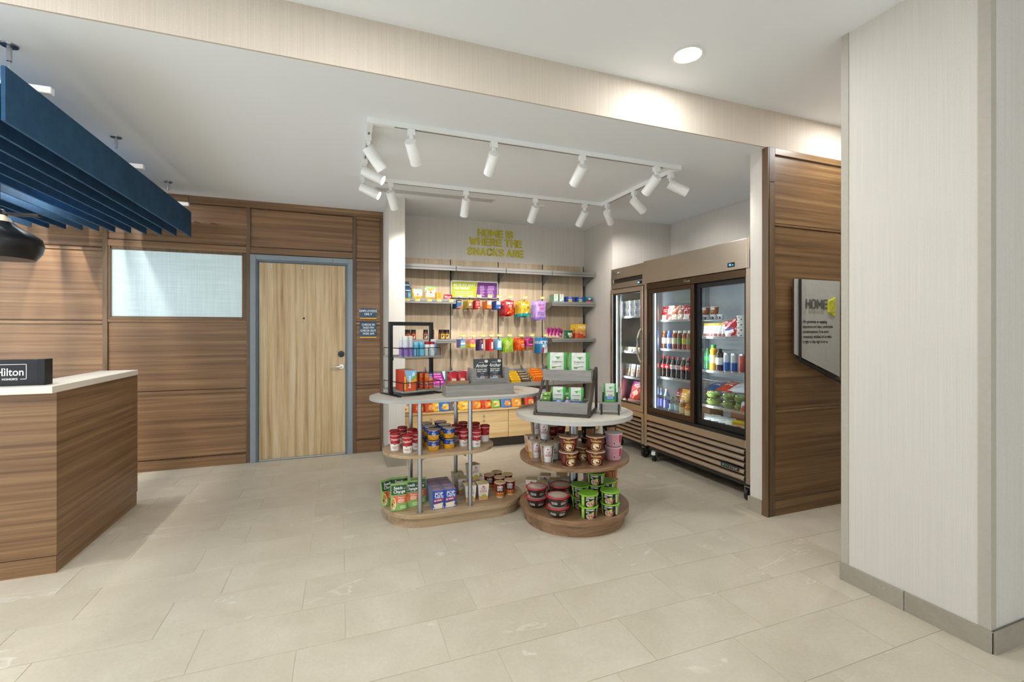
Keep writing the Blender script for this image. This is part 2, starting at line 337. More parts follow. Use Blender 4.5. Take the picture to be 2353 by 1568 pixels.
def cone(rb, rt, h, eps=0.0007):
    def f(x, z):
        r = rb+(rt-rb)*z/h+eps; a = x/r; return (r*math.sin(a), -r*math.cos(a), z)
    return f
ORD = ['leftmost', 'second from left', 'third from left', 'fourth from left', 'fifth from left', 'sixth from left', 'seventh from left', 'eighth from left', 'ninth from left', 'tenth from left', 'eleventh from left', 'twelfth from left', 'thirteenth from left', 'fourteenth from left', 'fifteenth from left', 'sixteenth from left']
class Proto:                                 # a product: a body mesh and its parts, shared by all copies
    def __init__(self, name, cat, body, parts=()): self.name, self.cat, self.body, self.parts = name, cat, (body.mesh(name) if isinstance(body, MB) else body), [(n, (m.mesh(n) if isinstance(m, MB) else m), l) for n, m, l in parts]
    def put(self, loc, label, group=None, rz=0.0, rx=0.0, ry=0.0, s=1.0):
        o = ob(self.name, self.body, None, loc, rz, rx, ry); tag(o, label, self.cat, group)
        if s != 1.0: o.scale = (s, s, s)
        for n, m, l in self.parts:
            c = ob(n, m, o)
            if l: c['label'] = l
        return o
def face(p, k=1.0): return -math.atan2(p[0], p[1])*k     # turn a thing's front towards the middle of the shop floor
# ------------------------------------------------------------------ light of the place
def area(name, loc, size, power, color=(1, 1, 1), rot=(0, 0, 0), shape='DISK', sy=None, spread=180):
    l = bpy.data.lights.new(name, 'AREA'); l.shape = shape; l.size = size
    if sy: l.size_y = sy
    l.energy = power; l.color = color; l.spread = R(spread)
    o = bpy.data.objects.new(name, l); COL.objects.link(o); o.location = loc; o.rotation_euler = rot; return o
WARM = (1.0, 0.965, 0.92); NEUT = (0.94, 0.98, 1.0)
CEIL, CEILH = 2.737, 3.012
YW, YB, YN = 5.456, 2.519, 5.46          # walnut wall, soffit and panel wall, back of the niche
XC = 2.604                               # face of the right-hand column
# ------------------------------------------------------------------ floor
X0F, X1F, Y0F, Y1F = -3.15, 5.2, -4.6, 5.7
fl = struct('floor', MB().box(X0F, X1F, Y0F, Y1F, -0.08, -0.0025, 'grout'), label='pale beige stone-look tile floor laid in running bond')
TW, TD = 0.6100, 0.2988
def tile_mesh():
    b = MB(); w, d, c = (TW-0.003)/2, (TD-0.003)/2, 0.0009
    for (s, z) in ((0, -0.006), (0, -0.0007)): b.v += [(-w, -d, z), (w, -d, z), (w, d, z), (-w, d, z)]
    b.v += [(-w+c, -d+c, 0), (w-c, -d+c, 0), (w-c, d-c, 0), (-w+c, d-c, 0)]
    for o in (0, 4):
        for i in range(4): b.f.append((o+i, o+(i+1) % 4, o+4+(i+1) % 4, o+4+i)); b.k.append('tile_beige')
    b.f.append((8, 9, 10, 11)); b.k.append('tile_beige'); return b.mesh('tile', False)
tm = tile_mesh(); rest = MB()
for k in range(-20, 15):
    y = 1.2805+TD*(k+0.5); off = 0.02 if k % 2 == 1 else 0.43
    for i in range(-9, 9):
        x = off+TW*(i+0.5)
        if x < X0F or x > X1F or y < Y0F or y > Y1F: continue
        u = (x*math.cos(YAW)-y*math.sin(YAW))/max(0.05, x*math.sin(YAW)+y*math.cos(YAW))
        if y > 0.35 and -1.35 < u < 1.45 and x > -2.75 and x < 4.0:
            ob('tile', tm, fl, (x, y, 0))
        else:
            w, d = (TW-0.003)/2, (TD-0.003)/2; rest.box(x-w, x+w, y-d, y+d, -0.006, 0, 'tile_beige')
o = ob('far_tiles', rest, fl, smooth=False); o['kind'] = 'stuff'
# ------------------------------------------------------------------ ceilings and soffit
struct('ceiling', MB().box(X0F, X1F, YB+0.001, Y1F, CEIL, CEIL+0.2, 'ceiling_white'), label='lower white plaster ceiling over desk and snack corner')
struct('ceiling_high', MB().box(X0F, X1F, Y0F, YB+0.2, CEILH, CEILH+0.2, 'ceiling_white'), label='raised white plaster ceiling in the foreground')
struct('trim_1', MB().box(X0F, X1F, YB-0.012, YB, CEIL-0.0005, CEILH, 'wallpaper_soffit'), label='beige papered soffit beam between the two ceilings')
# ------------------------------------------------------------------ shell behind the camera: lobby with a window wall
def glazed(name, along, c0, c1, p0, p1, piers, label, sill=0.12, head=2.92):     # lobby wall with a low sill, a lintel and wide openings
    b = MB(); put = (lambda a0, a1, z0, z1: b.box(a0, a1, p0, p1, z0, z1, 'wallpaper_linen')) if along == 'x' else (lambda a0, a1, z0, z1: b.box(p0, p1, a0, a1, z0, z1, 'wallpaper_linen'))
    put(c0, c1, 0, sill); put(c0, c1, head, CEILH+0.2)
    for a in piers: put(a, a+0.15, sill, head)
    return struct(name, b, label=label, smooth=False)
glazed('wall_front', 'x', X0F, X1F, Y0F-0.1, Y0F, (X0F, -1.2, 2.0, X1F-0.15), 'lobby window wall behind the viewer', 0.05, 1.9)
glazed('wall_left', 'y', 0.4, Y1F, X0F-0.1, X0F, (0.4, 2.1, Y1F-0.25), 'lobby window wall far left', 0.05, 2.5)
struct('wall_lobby', MB().box(X0F-0.1, X0F, Y0F, 0.4, 0, CEILH+0.2, 'wallpaper_linen'), label='papered lobby wall left of the viewer')
struct('wall_right', MB().box(X1F, X1F+0.1, Y0F, Y1F, 0, CEILH+0.2, 'wallpaper_linen'))
# ------------------------------------------------------------------ walnut panel wall
wb = struct('wall_back', MB().box(X0F, 0.457, YW-0.004, YW+0.2, 0, CEIL, 'walnut_edge'), label='walnut panelled wall behind the desk')
def panel(parent, x0, x1, z0, z1, y, th=0.010, m='walnut', name='panel'):
    o = ob(name, MB().box(-(x1-x0)/2, (x1-x0)/2, -th, 0, -(z1-z0)/2, (z1-z0)/2, m), parent, ((x0+x1)/2, y, (z0+z1)/2), smooth=False); return bevel(o, 0.002, 1)
YP = YW-0.004
for x0, x1 in ((-2.122, -2.082), (-0.923, -0.886), (0.122, 0.158), (0.418, 0.457)): panel(wb, x0, x1, 0.0, CEIL-0.075, YP, 0.028, 'walnut_edge', 'stile')
for x0, x1 in ((X0F, -2.4), (-2.4, -1.43), (-1.43, 0.457)): panel(wb, x0+0.001, x1-0.001, CEIL-0.075, CEIL, YP, 0.030, 'walnut', 'rail')
def column(x0, x1, joints, base=0.10):
    zs = [base]+joints+[CEIL-0.075]
    panel(wb, x0, x1, 0.0, base-0.002, YP, 0.030, 'walnut', 'rail')
    for a, c in zip(zs, zs[1:]):
        panel(wb, x0, x1, a+0.008, c-0.032, YP, 0.013); panel(wb, x0, x1, c-0.030, c, YP, 0.026, 'walnut', 'rail')
column(X0F, -2.122, [0.77, 1.472, 2.168])
column(0.158, 0.418, [0.757, 1.474, 2.19], 0.141)
panel(wb, -2.082, -0.923, 0.0, 0.098, YP, 0.030, 'walnut', 'rail')
for a, c in ((0.108, 0.745), (0.785, 1.462), (2.262, CEIL-0.085)): panel(wb, -2.082, -0.923, a, c, YP, 0.013)
for a, c in ((0.745, 0.777), (1.462, 1.492), (2.19, 2.252)): panel(wb, -2.082, -0.923, a, c, YP, 0.026, 'walnut', 'rail')
panel(wb, -0.886, 0.122, 2.262, CEIL-0.085, YP, 0.013); panel(wb, -0.886, 0.122, 2.186, 2.252, YP, 0.026, 'walnut', 'rail')
for x0, x1 in ((-2.082, -2.062), (-0.958, -0.923)): panel(wb, x0, x1, 1.492, 2.19, YP, 0.022, 'walnut_edge', 'stile')
panel(wb, -2.062, -0.958, 1.492, 1.512, YP, 0.030, 'walnut', 'rail')
# frosted window in the wall
w1 = struct('window_1', MB().box(-2.062, -0.958, YP-0.008, YP-0.002, 1.512, 2.19, 'glass_frosted'), label='frosted white interior window in walnut wall')
fr = MB()
for a in ((-2.062, -0.958, 1.512, 1.518), (-2.062, -0.958, 2.160, 2.19), (-2.062, -2.056, 1.512, 2.19), (-0.964, -0.958, 1.512, 2.19)): fr.box(a[0], a[1], YP-0.02, YP-0.001, a[2], a[3], 'walnut_edge')
ob('window_frame', fr, w1, smooth=False)
# ------------------------------------------------------------------ staff door
d1 = ob('door_1', None); tag(d1, 'pale oak veneer flush door in blue-grey steel frame', None, kind='structure'); d1.location = (-0.382, YP, 0)
f = MB(); g = '#8a949b'
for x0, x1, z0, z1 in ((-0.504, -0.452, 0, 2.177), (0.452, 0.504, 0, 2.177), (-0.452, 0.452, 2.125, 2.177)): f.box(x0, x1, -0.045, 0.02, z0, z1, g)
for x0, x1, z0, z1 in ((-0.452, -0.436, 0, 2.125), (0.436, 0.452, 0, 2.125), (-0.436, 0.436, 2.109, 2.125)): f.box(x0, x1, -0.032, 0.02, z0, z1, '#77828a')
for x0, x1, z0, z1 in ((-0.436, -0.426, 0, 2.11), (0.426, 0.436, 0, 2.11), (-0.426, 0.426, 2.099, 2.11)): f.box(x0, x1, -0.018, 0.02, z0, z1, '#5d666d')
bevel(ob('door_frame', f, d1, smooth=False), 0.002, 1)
lf = ob('door_leaf', MB().box(-0.426, 0.426, -0.012, 0.02, 0.016, 2.099, 'oak_door'), d1, smooth=False)
ob('threshold_seal', MB().box(-0.426, 0.426, -0.026, -0.0125, 0.004, 0.018, 'b#b9bdc0'), d1, smooth=False)
k = MB().lathe([(0.0, 0), (0.026, 0.0), (0.026, 0.008), (0.0, 0.009)], 'm#c9c9c9', 20); k.xf(Matrix.Rotation(R(90), 4, 'X'))
lev = MB(); lev.v = k.v[:]; lev.f = k.f[:]; lev.k = k.k[:]
lev.tube([(0, -0.008, 0), (0, -0.05, 0), (-0.02, -0.055, 0), (-0.115, -0.052, 0)], 0.009, 'm#c9c9c9', 8)
ob('door_handle', lev, lf, (0.385, -0.012, 0.978))
rd = MB().lathe([(0.0, 0), (0.034, 0.0), (0.034, 0.010), (0.0, 0.014)], ['b#9aa0a6', 'b#9aa0a6', 's#20262e'], 20).xf(Matrix.Rotation(R(90), 4, 'X'))
ob('card_reader', rd, lf, (0.383, -0.012, 1.119))
ob('peephole', MB().lathe([(0.0, 0), (0.012, 0.0), (0.009, 0.006), (0.0, 0.007)], ['m#b0b0b0', 'm#b0b0b0', '#151515'], 14).xf(Matrix.Rotation(R(90), 4, 'X')), lf, (0.003, -0.012, 1.512))
for x in (-0.308, -0.010):
    h = MB()
    for z in (-0.012, 0.012): h.add([(0.008*math.cos(t*math.pi/5), -0.003, z+0.008*math.sin(t*math.pi/5)) for t in range(10)]+[(0.008*math.cos(t*math.pi/5), 0, z+0.008*math.sin(t*math.pi/5)) for t in range(10)], [tuple(range(10))]+[(t, 10+t, 10+(t+1) % 10, (t+1) % 10) for t in range(10)], 'm#d5d5d5')
    ob('closer_bolt', h, lf, (x, -0.012, 2.07))
# ------------------------------------------------------------------ niche walls
struct('wall_niche', MB().box(0.457, 3.10, YN, YN+0.2, 0, CEIL, 'wallpaper_niche'), label='pale papered back wall of the snack niche')
struct('wall_wing', MB().box(0.452, 0.612, 4.765, YN, 0.0, CEIL, 'wallpaper_linen'), label='narrow papered wing wall between door wall and snack niche')
struct('wall_return', MB().box(3.085, 4.2, 4.772, YN+0.2, 0, CEIL, 'wallpaper_niche'), label='papered wall return beside the freezer')
struct('wall_alcove', MB().box(3.955, 4.155, YB+0.06, 4.772, 0, CEIL, 'wallpaper_niche'), label='papered wall behind the coolers')
bw = struct('baseboard_wing', MB().box(0.440, 0.6195, 4.752, 4.764, 0, 0.10, 'tile_skirting'), label='stone skirting round the wing wall end')
ob('skirting_tile', MB().box(0.439, 0.4515, 4.764, YW-0.03, 0, 0.10, 'tile_skirting'), bw, smooth=False)
ob('skirting_tile', MB().box(0.6125, 0.6195, 4.764, 5.14, 0, 0.10, 'tile_skirting'), bw, smooth=False)
# ------------------------------------------------------------------ right-hand panel wall
wr = struct('wall_panelled', MB().box(2.962, X1F, YB+0.004, 2.667, 0, CEIL, 'wallpaper_linen'), label='wall with walnut panelled face right of the coolers')
YR = YB+0.004
panel(wr, 2.955, 3.019, 0.0, 2.48, YR, 0.026, 'walnut_edge', 'stile'); panel(wr, 2.955, 3.019, 2.482, CEIL, YR, 0.026, 'walnut_edge', 'stile')
panel(wr, 3.019, X1F, 2.69, CEIL, YR, 0.026, 'walnut_dark', 'rail'); panel(wr, 3.019, X1F, 0.0, 0.104, YR, 0.026, 'walnut_dark', 'rail')
for a, c in ((0.112, 0.762), (0.786, 2.160), (2.184, 2.682)): panel(wr, 3.025, X1F, a, c, YR, 0.010, 'walnut_dark')
for a, c in ((0.764, 0.780), (2.162, 2.178)): panel(wr, 3.019, X1F, a, c, YR, 0.018, 'walnut_dark', 'rail')
ob('corner_bead', MB().box(2.948, 2.962, YB-0.022, YB+0.03, 0, CEIL, 'walnut_edge'), wr, smooth=False)
be = struct('baseboard_panelled', MB().box(2.944, 2.9615, YB+0.031, 2.674, 0, 0.105, 'tile_skirting'), label='stone skirting on the panel wall end')
# ------------------------------------------------------------------ column at right
cw = struct('wall_column', MB().box(XC, 4.4, 1.118, 1.735, 0, CEILH, 'wallpaper_linen'), label='papered square column in the right foreground')
tr = MB(); tg = '#b3aca0'
tr.prism([(XC-0.004, 1.1135), (XC+0.036, 1.1135), (XC+0.036, 1.1175), (XC-0.0005, 1.1175), (XC-0.0005, 1.156), (XC-0.004, 1.156)], 0.0955, CEILH-0.0005, tg)
tr.prism([(XC-0.004, 1.700), (XC-0.0005, 1.700), (XC-0.0005, 1.7355), (XC+0.036, 1.7355), (XC+0.036, 1.739), (XC-0.004, 1.739)], 0.0955, CEILH-0.0005, tg)
struct('trim_2', tr, label='grey corner guards on the column', smooth=False)
bs_ = struct('baseboard_column', MB().box(XC-0.008, 4.4, 1.108, 1.112, 0, 0.09, 'tile_skirting'), label='grey stone skirting tiles round the column')
for y0, y1 in ((1.108, 1.432), (1.435, 1.744)): bevel(ob('skirting_tile', MB().box(-0.006, 0.004, y0, y1, 0, 0.095, 'tile_skirting'), bs_, (XC-0.005, 0, 0), smooth=False), 0.001, 1)
for x0, x1 in ((XC-0.001, XC+0.6), (XC+0.603, XC+1.2)): bevel(ob('skirting_tile', MB().box(x0, x1, 1.098, 1.108, 0, 0.095, 'tile_skirting'), bs_, smooth=False), 0.001, 1)
# ------------------------------------------------------------------ recessed downlights of the high ceiling
def downlight(x, y, label, power):
    t = empty('ceiling_downlight', label, 'downlight', (x, y, CEILH), group='recessed downlights')
    ob('trim_ring', MB().lathe([(0.072, 0.0), (0.090, -0.0005), (0.094, -0.004), (0.080, -0.006), (0.075, -0.003)], 's#f3f2ee', 32), t)
    ob('diffuser', MB().lathe([(0.0, -0.003), (0.076, -0.003), (0.076, -0.001)], 'lamp_disc', 32), t)
    area('downlight_beam', (x, y, CEILH-0.012), 0.15, power, NEUT)
downlight(1.92, 2.17, 'round white recessed ceiling downlight above the round display', 7)
for x, y, p_, w_ in ((0.1, 1.55, 18, 'middle of front row'), (-1.6, 1.55, 22, 'left of front row'), (1.92, 0.2, 3, 'right of second row'), (0.1, -0.6, 3, 'middle of second row'), (-1.8, -0.6, 3, 'left of second row'), (1.92, -2.0, 3, 'right of third row'), (0.1, -2.4, 3, 'middle of third row'), (-1.8, -2.4, 3, 'left of third row'), (3.6, 2.1, 9, 'behind the column')):  # out of view, added to light the floor and lift the ceilings
    downlight(x, y, 'added unseen recessed downlight above the foreground floor, %s' % w_, p_)
# ------------------------------------------------------------------ reception desk
t = empty('reception_desk', 'walnut reception desk with white stone counter at left edge', 'desk', (-1.515, 3.342, 0))
bd = ob('body', MB().box(-1.5, 0, 0, 0.25, 0.104, 1.028, 'walnut').box(-0.24, 0, 0.25, 1.103, 0.104, 1.028, 'walnut'), t, smooth=False)
ob('plinth', MB().box(-1.5, -0.004, 0.004, 0.25, 0, 0.099, 'walnut').box(-0.24, -0.004, 0.25, 1.10, 0, 0.099, 'walnut'), t, smooth=False)
ob('shadow_gap', MB().box(-1.5, -0.010, 0.010, 0.25, 0.099, 0.104, '#1c1611').box(-0.24, -0.010, 0.25, 1.09, 0.099, 0.104, '#1c1611'), t, smooth=False)
bevel(ob('countertop', MB().prism([(-1.5, -0.048), (0.003, -0.048), (0.003, 1.106), (-0.235, 1.106), (-0.235, 0.28), (-1.5, 0.28)], 1.0285, 1.068, 's#efe7d8'), t, smooth=False), 0.002, 1)
ob('work_surface', MB().box(-1.5, -0.24, 0.25, 1.0, 0.72, 0.76, 'walnut_dark'), t, smooth=False)
s = empty('counter_sign', 'black counter sign with white framed lettering on the desk', 'sign', (-1.586, 3.385, 1.0685))
bevel(ob('sign_box', MB().box(-0.42, -0.03, 0, 0.07, 0, 0.147, 's#17171a'), s, smooth=False), 0.002, 1)
ob('end_cap', MB().box(-0.0295, 0, -0.004, 0.074, 0, 0.148, '#101012'), s, smooth=False)
L = MB(); fn = flat(0.0, 0.001)
for x0, x1, z0, z1 in ((-0.224, -0.080, 0.1195, 0.1225), (-0.224, -0.221, 0.036, 0.1225), (-0.083, -0.080, 0.036, 0.1225), (-0.224, -0.195, 0.036, 0.039), (-0.108, -0.080, 0.036, 0.039)): L.rect(x0, x1, z0, z1, '#f4f1ea', fn)
L.fit('Hilton', 0.118, 0.042, '#f4f1ea', fn, -0.152, 0.058, 0.012)
for x in (-0.2045, -0.178): L.rect(x-0.004, x+0.0065, 0.058, 0.0605, '#f4f1ea', fn); L.rect(x-0.004, x+0.0065, 0.0975, 0.100, '#f4f1ea', fn)
L.din('HONORS', 0.0125, '#f4f1ea', fn, -0.152, 0.032, 0.2, 0.16)
ob('lettering', L, s)
# ------------------------------------------------------------------ blue felt baffle canopy
bmesh_ = MB().box(-0.0075, 0.0075, 2.62, 5.24, 2.288, 2.526, 'felt_blue').mesh('felt_baffle', False)
nb = 13
for i in range(nb):
    x = -1.3675-0.1185*i
    lab = 'rightmost blue felt ceiling baffle with white bar ends' if i == 0 else '%s blue felt ceiling baffle above the desk' % (ORD[i].replace('from left', 'from right') if i else '')
    tag(ob('felt_baffle', bmesh_, None, (x, 0, 0), smooth=False), lab, 'baffle', 'blue ceiling baffles')
for i, (y, w) in enumerate(((2.87, 'nearest'), (3.97, 'middle'), (5.0, 'farthest'))):
    c = empty('baffle_carrier', '%s white carrier bar and cable holding the blue baffles' % w, 'support', (-1.36, y, 2.49), group='baffle carriers')
    bevel(ob('bar', MB().box(-1.75, 0.045, -0.017, 0.017, 0.037, 0.071, 's#f0efec'), c, smooth=False), 0.003, 1)
    for x in (-0.116, -1.5):
        ob('ceiling_plate', MB().lathe([(0.0, 0.2405), (0.032, 0.2405), (0.034, 0.2469)], 'm#8d8f92', 20, x, 0), c)
        ob('gripper', MB().cyl(x, 0, 0.010, 0.170, 0.240, 'm#c4c6c8', 12), c)
        ob('cable', MB().cyl(x, 0, 0.0012, 0.071, 0.170, 'm#d5d5d5', 6), c)
# ------------------------------------------------------------------ pendant over the desk
for px, py, lab_ in ((-2.005, 3.8, 'black dome pendant lamp glowing warm under blue baffles'), (-2.75, 3.8, 'added unseen black dome pendant lamp farther left over the desk')):  # the left pendant is out of view, added for more light
    t = empty('pendant_lamp', lab_, 'lamp', (px, py, 1.83), group='desk pendants')
    ob('shade', MB().lathe([(0.165, 0.0), (0.195, 0.045), (0.206, 0.095), (0.195, 0.135), (0.16, 0.165), (0.10, 0.20), (0.045, 0.25), (0.03, 0.30), (0.022, 0.31), (0.03, 0.285), (0.09, 0.195), (0.15, 0.155), (0.185, 0.13), (0.196, 0.095), (0.186, 0.048), (0.160, 0.004)], ['s#151414']*8+['s#d9cdb4']*8, 40), t)
    ob('bulb', MB().lathe([(0.0, 0.05), (0.035, 0.06), (0.05, 0.095), (0.035, 0.14), (0.0, 0.15)], 'lamp_warm', 20), t)
    ob('stem', MB().cyl(0, 0, 0.008, 0.30, CEIL-1.83-0.001, 's#18181a', 10), t)
    bevel(ob('cross_bar', MB().box(-0.45, 0.20, -0.02, 0.02, 0.276, 0.292, 's#2a2827'), t, smooth=False), 0.002, 1)
    area('pendant_light', (px, py, 1.86), 0.28, 26, WARM)
# small recessed accent over the walnut wall at left, seen as a scallop between the baffles
def spot(name, loc, target, power, color, angle=40, blend=0.6, size=0.03):
    l = bpy.data.lights.new(name, 'SPOT'); l.energy = power; l.color = color; l.spot_size = R(angle); l.spot_blend = blend; l.shadow_soft_size = size
    o = bpy.data.objects.new(name, l); COL.objects.link(o); o.location = loc
    o.rotation_euler = (Vector(target)-Vector(loc)).to_track_quat('-Z', 'Y').to_euler(); return o
a = tag(ob('recessed_spot', MB().lathe([(0.0, 0.0), (0.030, 0.0), (0.044, -0.004), (0.046, 0.002)], ['lamp_warm', 's#f0efec', 's#f0efec'], 24), None, (-2.45, 4.75, CEIL-0.003)), 'small recessed ceiling spot above the baffles at left', 'spotlight')
for i_, (x_, y_) in enumerate(((-2.0, 3.1), (-2.0, 4.3), (-2.7, 3.1), (-2.7, 4.3))):  # downlights added above the baffles to brighten the back left
    tag(ob('recessed_spot', MB().lathe([(0.0, 0.0), (0.050, 0.0), (0.066, -0.004), (0.068, 0.002)], ['lamp_warm', 's#f0efec', 's#f0efec'], 24), None, (x_, y_, CEIL-0.003)), 'added recessed ceiling downlight over the desk, %s' % ['front right', 'rear right', 'front left', 'rear left'][i_], 'downlight', 'desk downlights')
    area('desk_fill', (x_, y_, CEIL-0.012), 0.10, 20, WARM)
spot('accent_beam', (-2.45, 4.75, CEIL-0.02), (-2.42, 5.45, 1.5), 60, WARM, 60, 0.5, 0.02)
# ------------------------------------------------------------------ linear diffuser and sprinkler
dm = empty('ceiling_diffuser', 'slim white linear air diffuser in the niche ceiling', 'vent', (0.9, 4.545, CEIL))
ob('frame', MB().box(-0.60, 0.60, -0.062, -0.052, -0.006, -0.0003, '#e3e1dc').box(-0.60, 0.60, 0.052, 0.062, -0.006, -0.0003, '#e3e1dc').box(-0.60, -0.58, -0.052, 0.052, -0.006, -0.0003, '#e3e1dc').box(0.58, 0.60, -0.052, 0.052, -0.006, -0.0003, '#e3e1dc'), dm, smooth=False)
ob('slot_back', MB().box(-0.58, 0.58, -0.052, 0.052, -0.002, -0.0003, '#1d1b19'), dm, smooth=False)
for i in range(4): ob('slat', MB().box(-0.58, 0.58, -0.0062, 0.0062, -0.006, -0.002, '#d8d5cf'), dm, (0, -0.034+0.0227*i, 0), smooth=False)
tag(ob('sprinkler_cover', MB().lathe([(0.0, -0.012), (0.038, -0.012), (0.040, -0.009), (0.040, -0.006), (0.030, -0.004), (0.030, -0.0003)], 's#efede8', 24), None, (2.043, 4.542, CEIL)), 'round white sprinkler cover plate on niche ceiling', 'sprinkler')
# ------------------------------------------------------------------ track and heads
TX0, TX1, TY0, TY1 = 0.175, 2.605, 3.055, 4.225
tk = empty('lighting_track', 'white rectangular lighting track on the ceiling', 'lighting track', ((TX0+TX1)/2, (TY0+TY1)/2, CEIL))
hw, hd = (TX1-TX0)/2, (TY1-TY0)/2
for n_, (x0, x1, y0, y1) in enumerate(((-hw, hw, -hd-0.018, -hd+0.018), (-hw, hw, hd-0.018, hd+0.018), (-hw-0.018, -hw+0.018, -hd-0.018, hd+0.018), (hw-0.018, hw+0.018, -hd-0.018, hd+0.018))):
    rl = ob('rail', MB().box(x0, x1, y0, y1, -0.034, -0.0003, 's#eeeeec'), tk, smooth=False)
    if n_ < 2: ob('slot', MB().box(x0+0.15, x1-0.15, (y0+y1)/2-0.006, (y0+y1)/2+0.006, -0.0345, -0.034, '#6f6d69'), rl, smooth=False)
    else: ob('slot', MB().box((x0+x1)/2-0.006, (x0+x1)/2+0.006, y0+0.15, y1-0.15, -0.0345, -0.034, '#6f6d69'), rl, smooth=False)
for sx in (-1, 1):
    for sy in (-1, 1): ob('corner_joint', MB().box(sx*hw-0.02, sx*hw+0.02, sy*hd-0.02, sy*hd+0.02, -0.036, -0.0003, 's#f4f4f2'), tk, smooth=False)
hm = {'adapter': MB().box(-0.017, 0.017, -0.024, 0.024, -0.072, -0.0345, 's#f1f1ef').mesh('adapter', False),
      'swivel': MB().box(-0.011, 0.011, -0.011, 0.011, -0.098, -0.072, 's#f1f1ef').box(-0.004, 0.004, -0.011, 0.011, -0.125, -0.098, 's#e8e8e6').mesh('swivel', False),
      'barrel': MB().lathe([(0.0, 0.018), (0.037, 0.017), (0.0395, 0.013), (0.0395, -0.152), (0.037, -0.154), (0.0345, -0.150), (0.034, -0.134)], 's#f1f0ed', 28).mesh('barrel'),
      'lens': MB().lathe([(0.0, -0.140), (0.034, -0.140), (0.034, -0.138)], 'lamp_warm', 24).mesh('lens')}
HEADS = [(0.432, TY0, (1.35, 5.1, 1.1), 'first on front rail counting from the door'), (1.005, TY0, (1.05, 5.0, 1.2), 'second on front rail counting from the door'), (1.708, TY0, (1.65, 5.0, 1.2), 'third on front rail counting from the door'),
 (2.386, TY0, (2.2, 5.0, 1.2), 'fourth on front rail next to the corner'), (TX1, 3.146, (3.35, 2.75, 2.15), 'glowing, on side rail nearest the panelled wall'), (TX1, 3.661, (3.6, 3.9, 2.0), 'in the middle of the side rail before the coolers'), (TX1, 4.13, (3.35, 4.75, 2.0), 'on side rail nearest the snack wall'),
 (2.391, TY1, (2.25, 5.2, 1.6), 'fourth on rear rail before the snack wall'), (1.827, TY1, (1.75, 5.2, 1.5), 'third on rear rail before the snack wall'), (1.112, TY1, (1.15, 5.2, 1.4), 'second on rear rail before the snack wall'), (0.414, TY1, (1.0, 5.3, 1.3), 'first on rear rail by the wing wall'),
 (TX0, 3.254, (0.75, 3.5, 1.9), 'nearest on the left side rail, turned inward'), (TX0, 3.716, (0.95, 3.45, 2.2), 'glowing, second on the left side rail'), (TX0, 4.139, (0.95, 3.9, 2.2), 'glowing, last on the left side rail')]
HP = 34
for x, y, tg, w in HEADS:
    h = empty('track_spotlight', 'white cylinder spotlight %s' % w, 'spotlight', (x, y, CEIL), group='track spotlights')
    side = abs(x-TX0) < 0.01 or abs(x-TX1) < 0.01
    ob('adapter', hm['adapter'], h, rz=R(90) if not side else 0); ob('swivel', hm['swivel'], h, rz=R(90) if not side else 0)
    d = (Vector(tg)-Vector((x, y, CEIL-0.13))).normalized(); q_ = d.to_track_quat('-Z', 'Y')
    br = ob('barrel', hm['barrel'], h, (0, 0, -0.125)); br.rotation_euler = q_.to_euler()
    ob('lens', hm['lens'], br)
    spot('track_beam', Vector((x, y, CEIL-0.125))+d*0.160, tg, HP, WARM, 76, 1.0, 0.03)
# ------------------------------------------------------------------ signs on the walls
def plate(name, label, cx, cz, w, h, y, lines, cap):
    s = empty(name, label, 'sign', (cx, y, cz), group='blue door signs')
    bevel(ob('plate', MB().box(-w/2, w/2, -0.006, 0, -h/2+0.016, h/2, '#33506a'), s, smooth=False), 0.001, 1)
    ob('gold_strip', MB().box(-w/2, w/2, -0.007, 0, -h/2, -h/2+0.016, '#d9a032'), s, smooth=False)
    L = MB(); n = len(lines); fn = flat(-0.006, 0.0012); top = h/2-0.016
    for i, tx in enumerate(lines): L.din(tx, cap, '#e9edf0', fn, 0, top-cap-(cap*1.38)*i, 0.17, 0.13)
    ob('lettering', L, s)
plate('door_sign', 'small blue wall sign reading EMPLOYEES ONLY with gold strip', 0.288, 1.570, 0.178, 0.121, YP-0.027, ['EMPLOYEES', 'ONLY'], 0.0255)
plate('hours_sign', 'larger blue wall sign with check-in and check-out times', 0.288, 1.385, 0.180, 0.180, YP-0.027, ['CHECK IN', '3:00 PM', 'CHECK OUT', '11:00 AM'], 0.0245)
# lettering above the snack shelves: each line of raised letters
for i, (tx, x0, x1, z) in enumerate((('HOME IS', 1.585, 2.055, 2.549), ('WHERE THE', 1.478, 2.172, 2.437), ('SNACKS ARE', 1.456, 2.196, 2.312))):
    c = 0.100; W = din_width(tx, 0.225, 0.11)*c; ws = (x1-x0)/W
    o = ob('wall_lettering', MB().din(tx, c, '#c6b924', lambda x, z: (x, -0.010, z), 0, 0, 0.225, 0.11, 'c', ws, lambda x, z: (x, 0, z), (0, -1, 0), 0.0002), None, ((x0+x1)/2, YN-0.001, z), smooth=False)
    tag(o, 'raised olive green wall letters reading %s' % tx, 'lettering', 'raised wall letters')
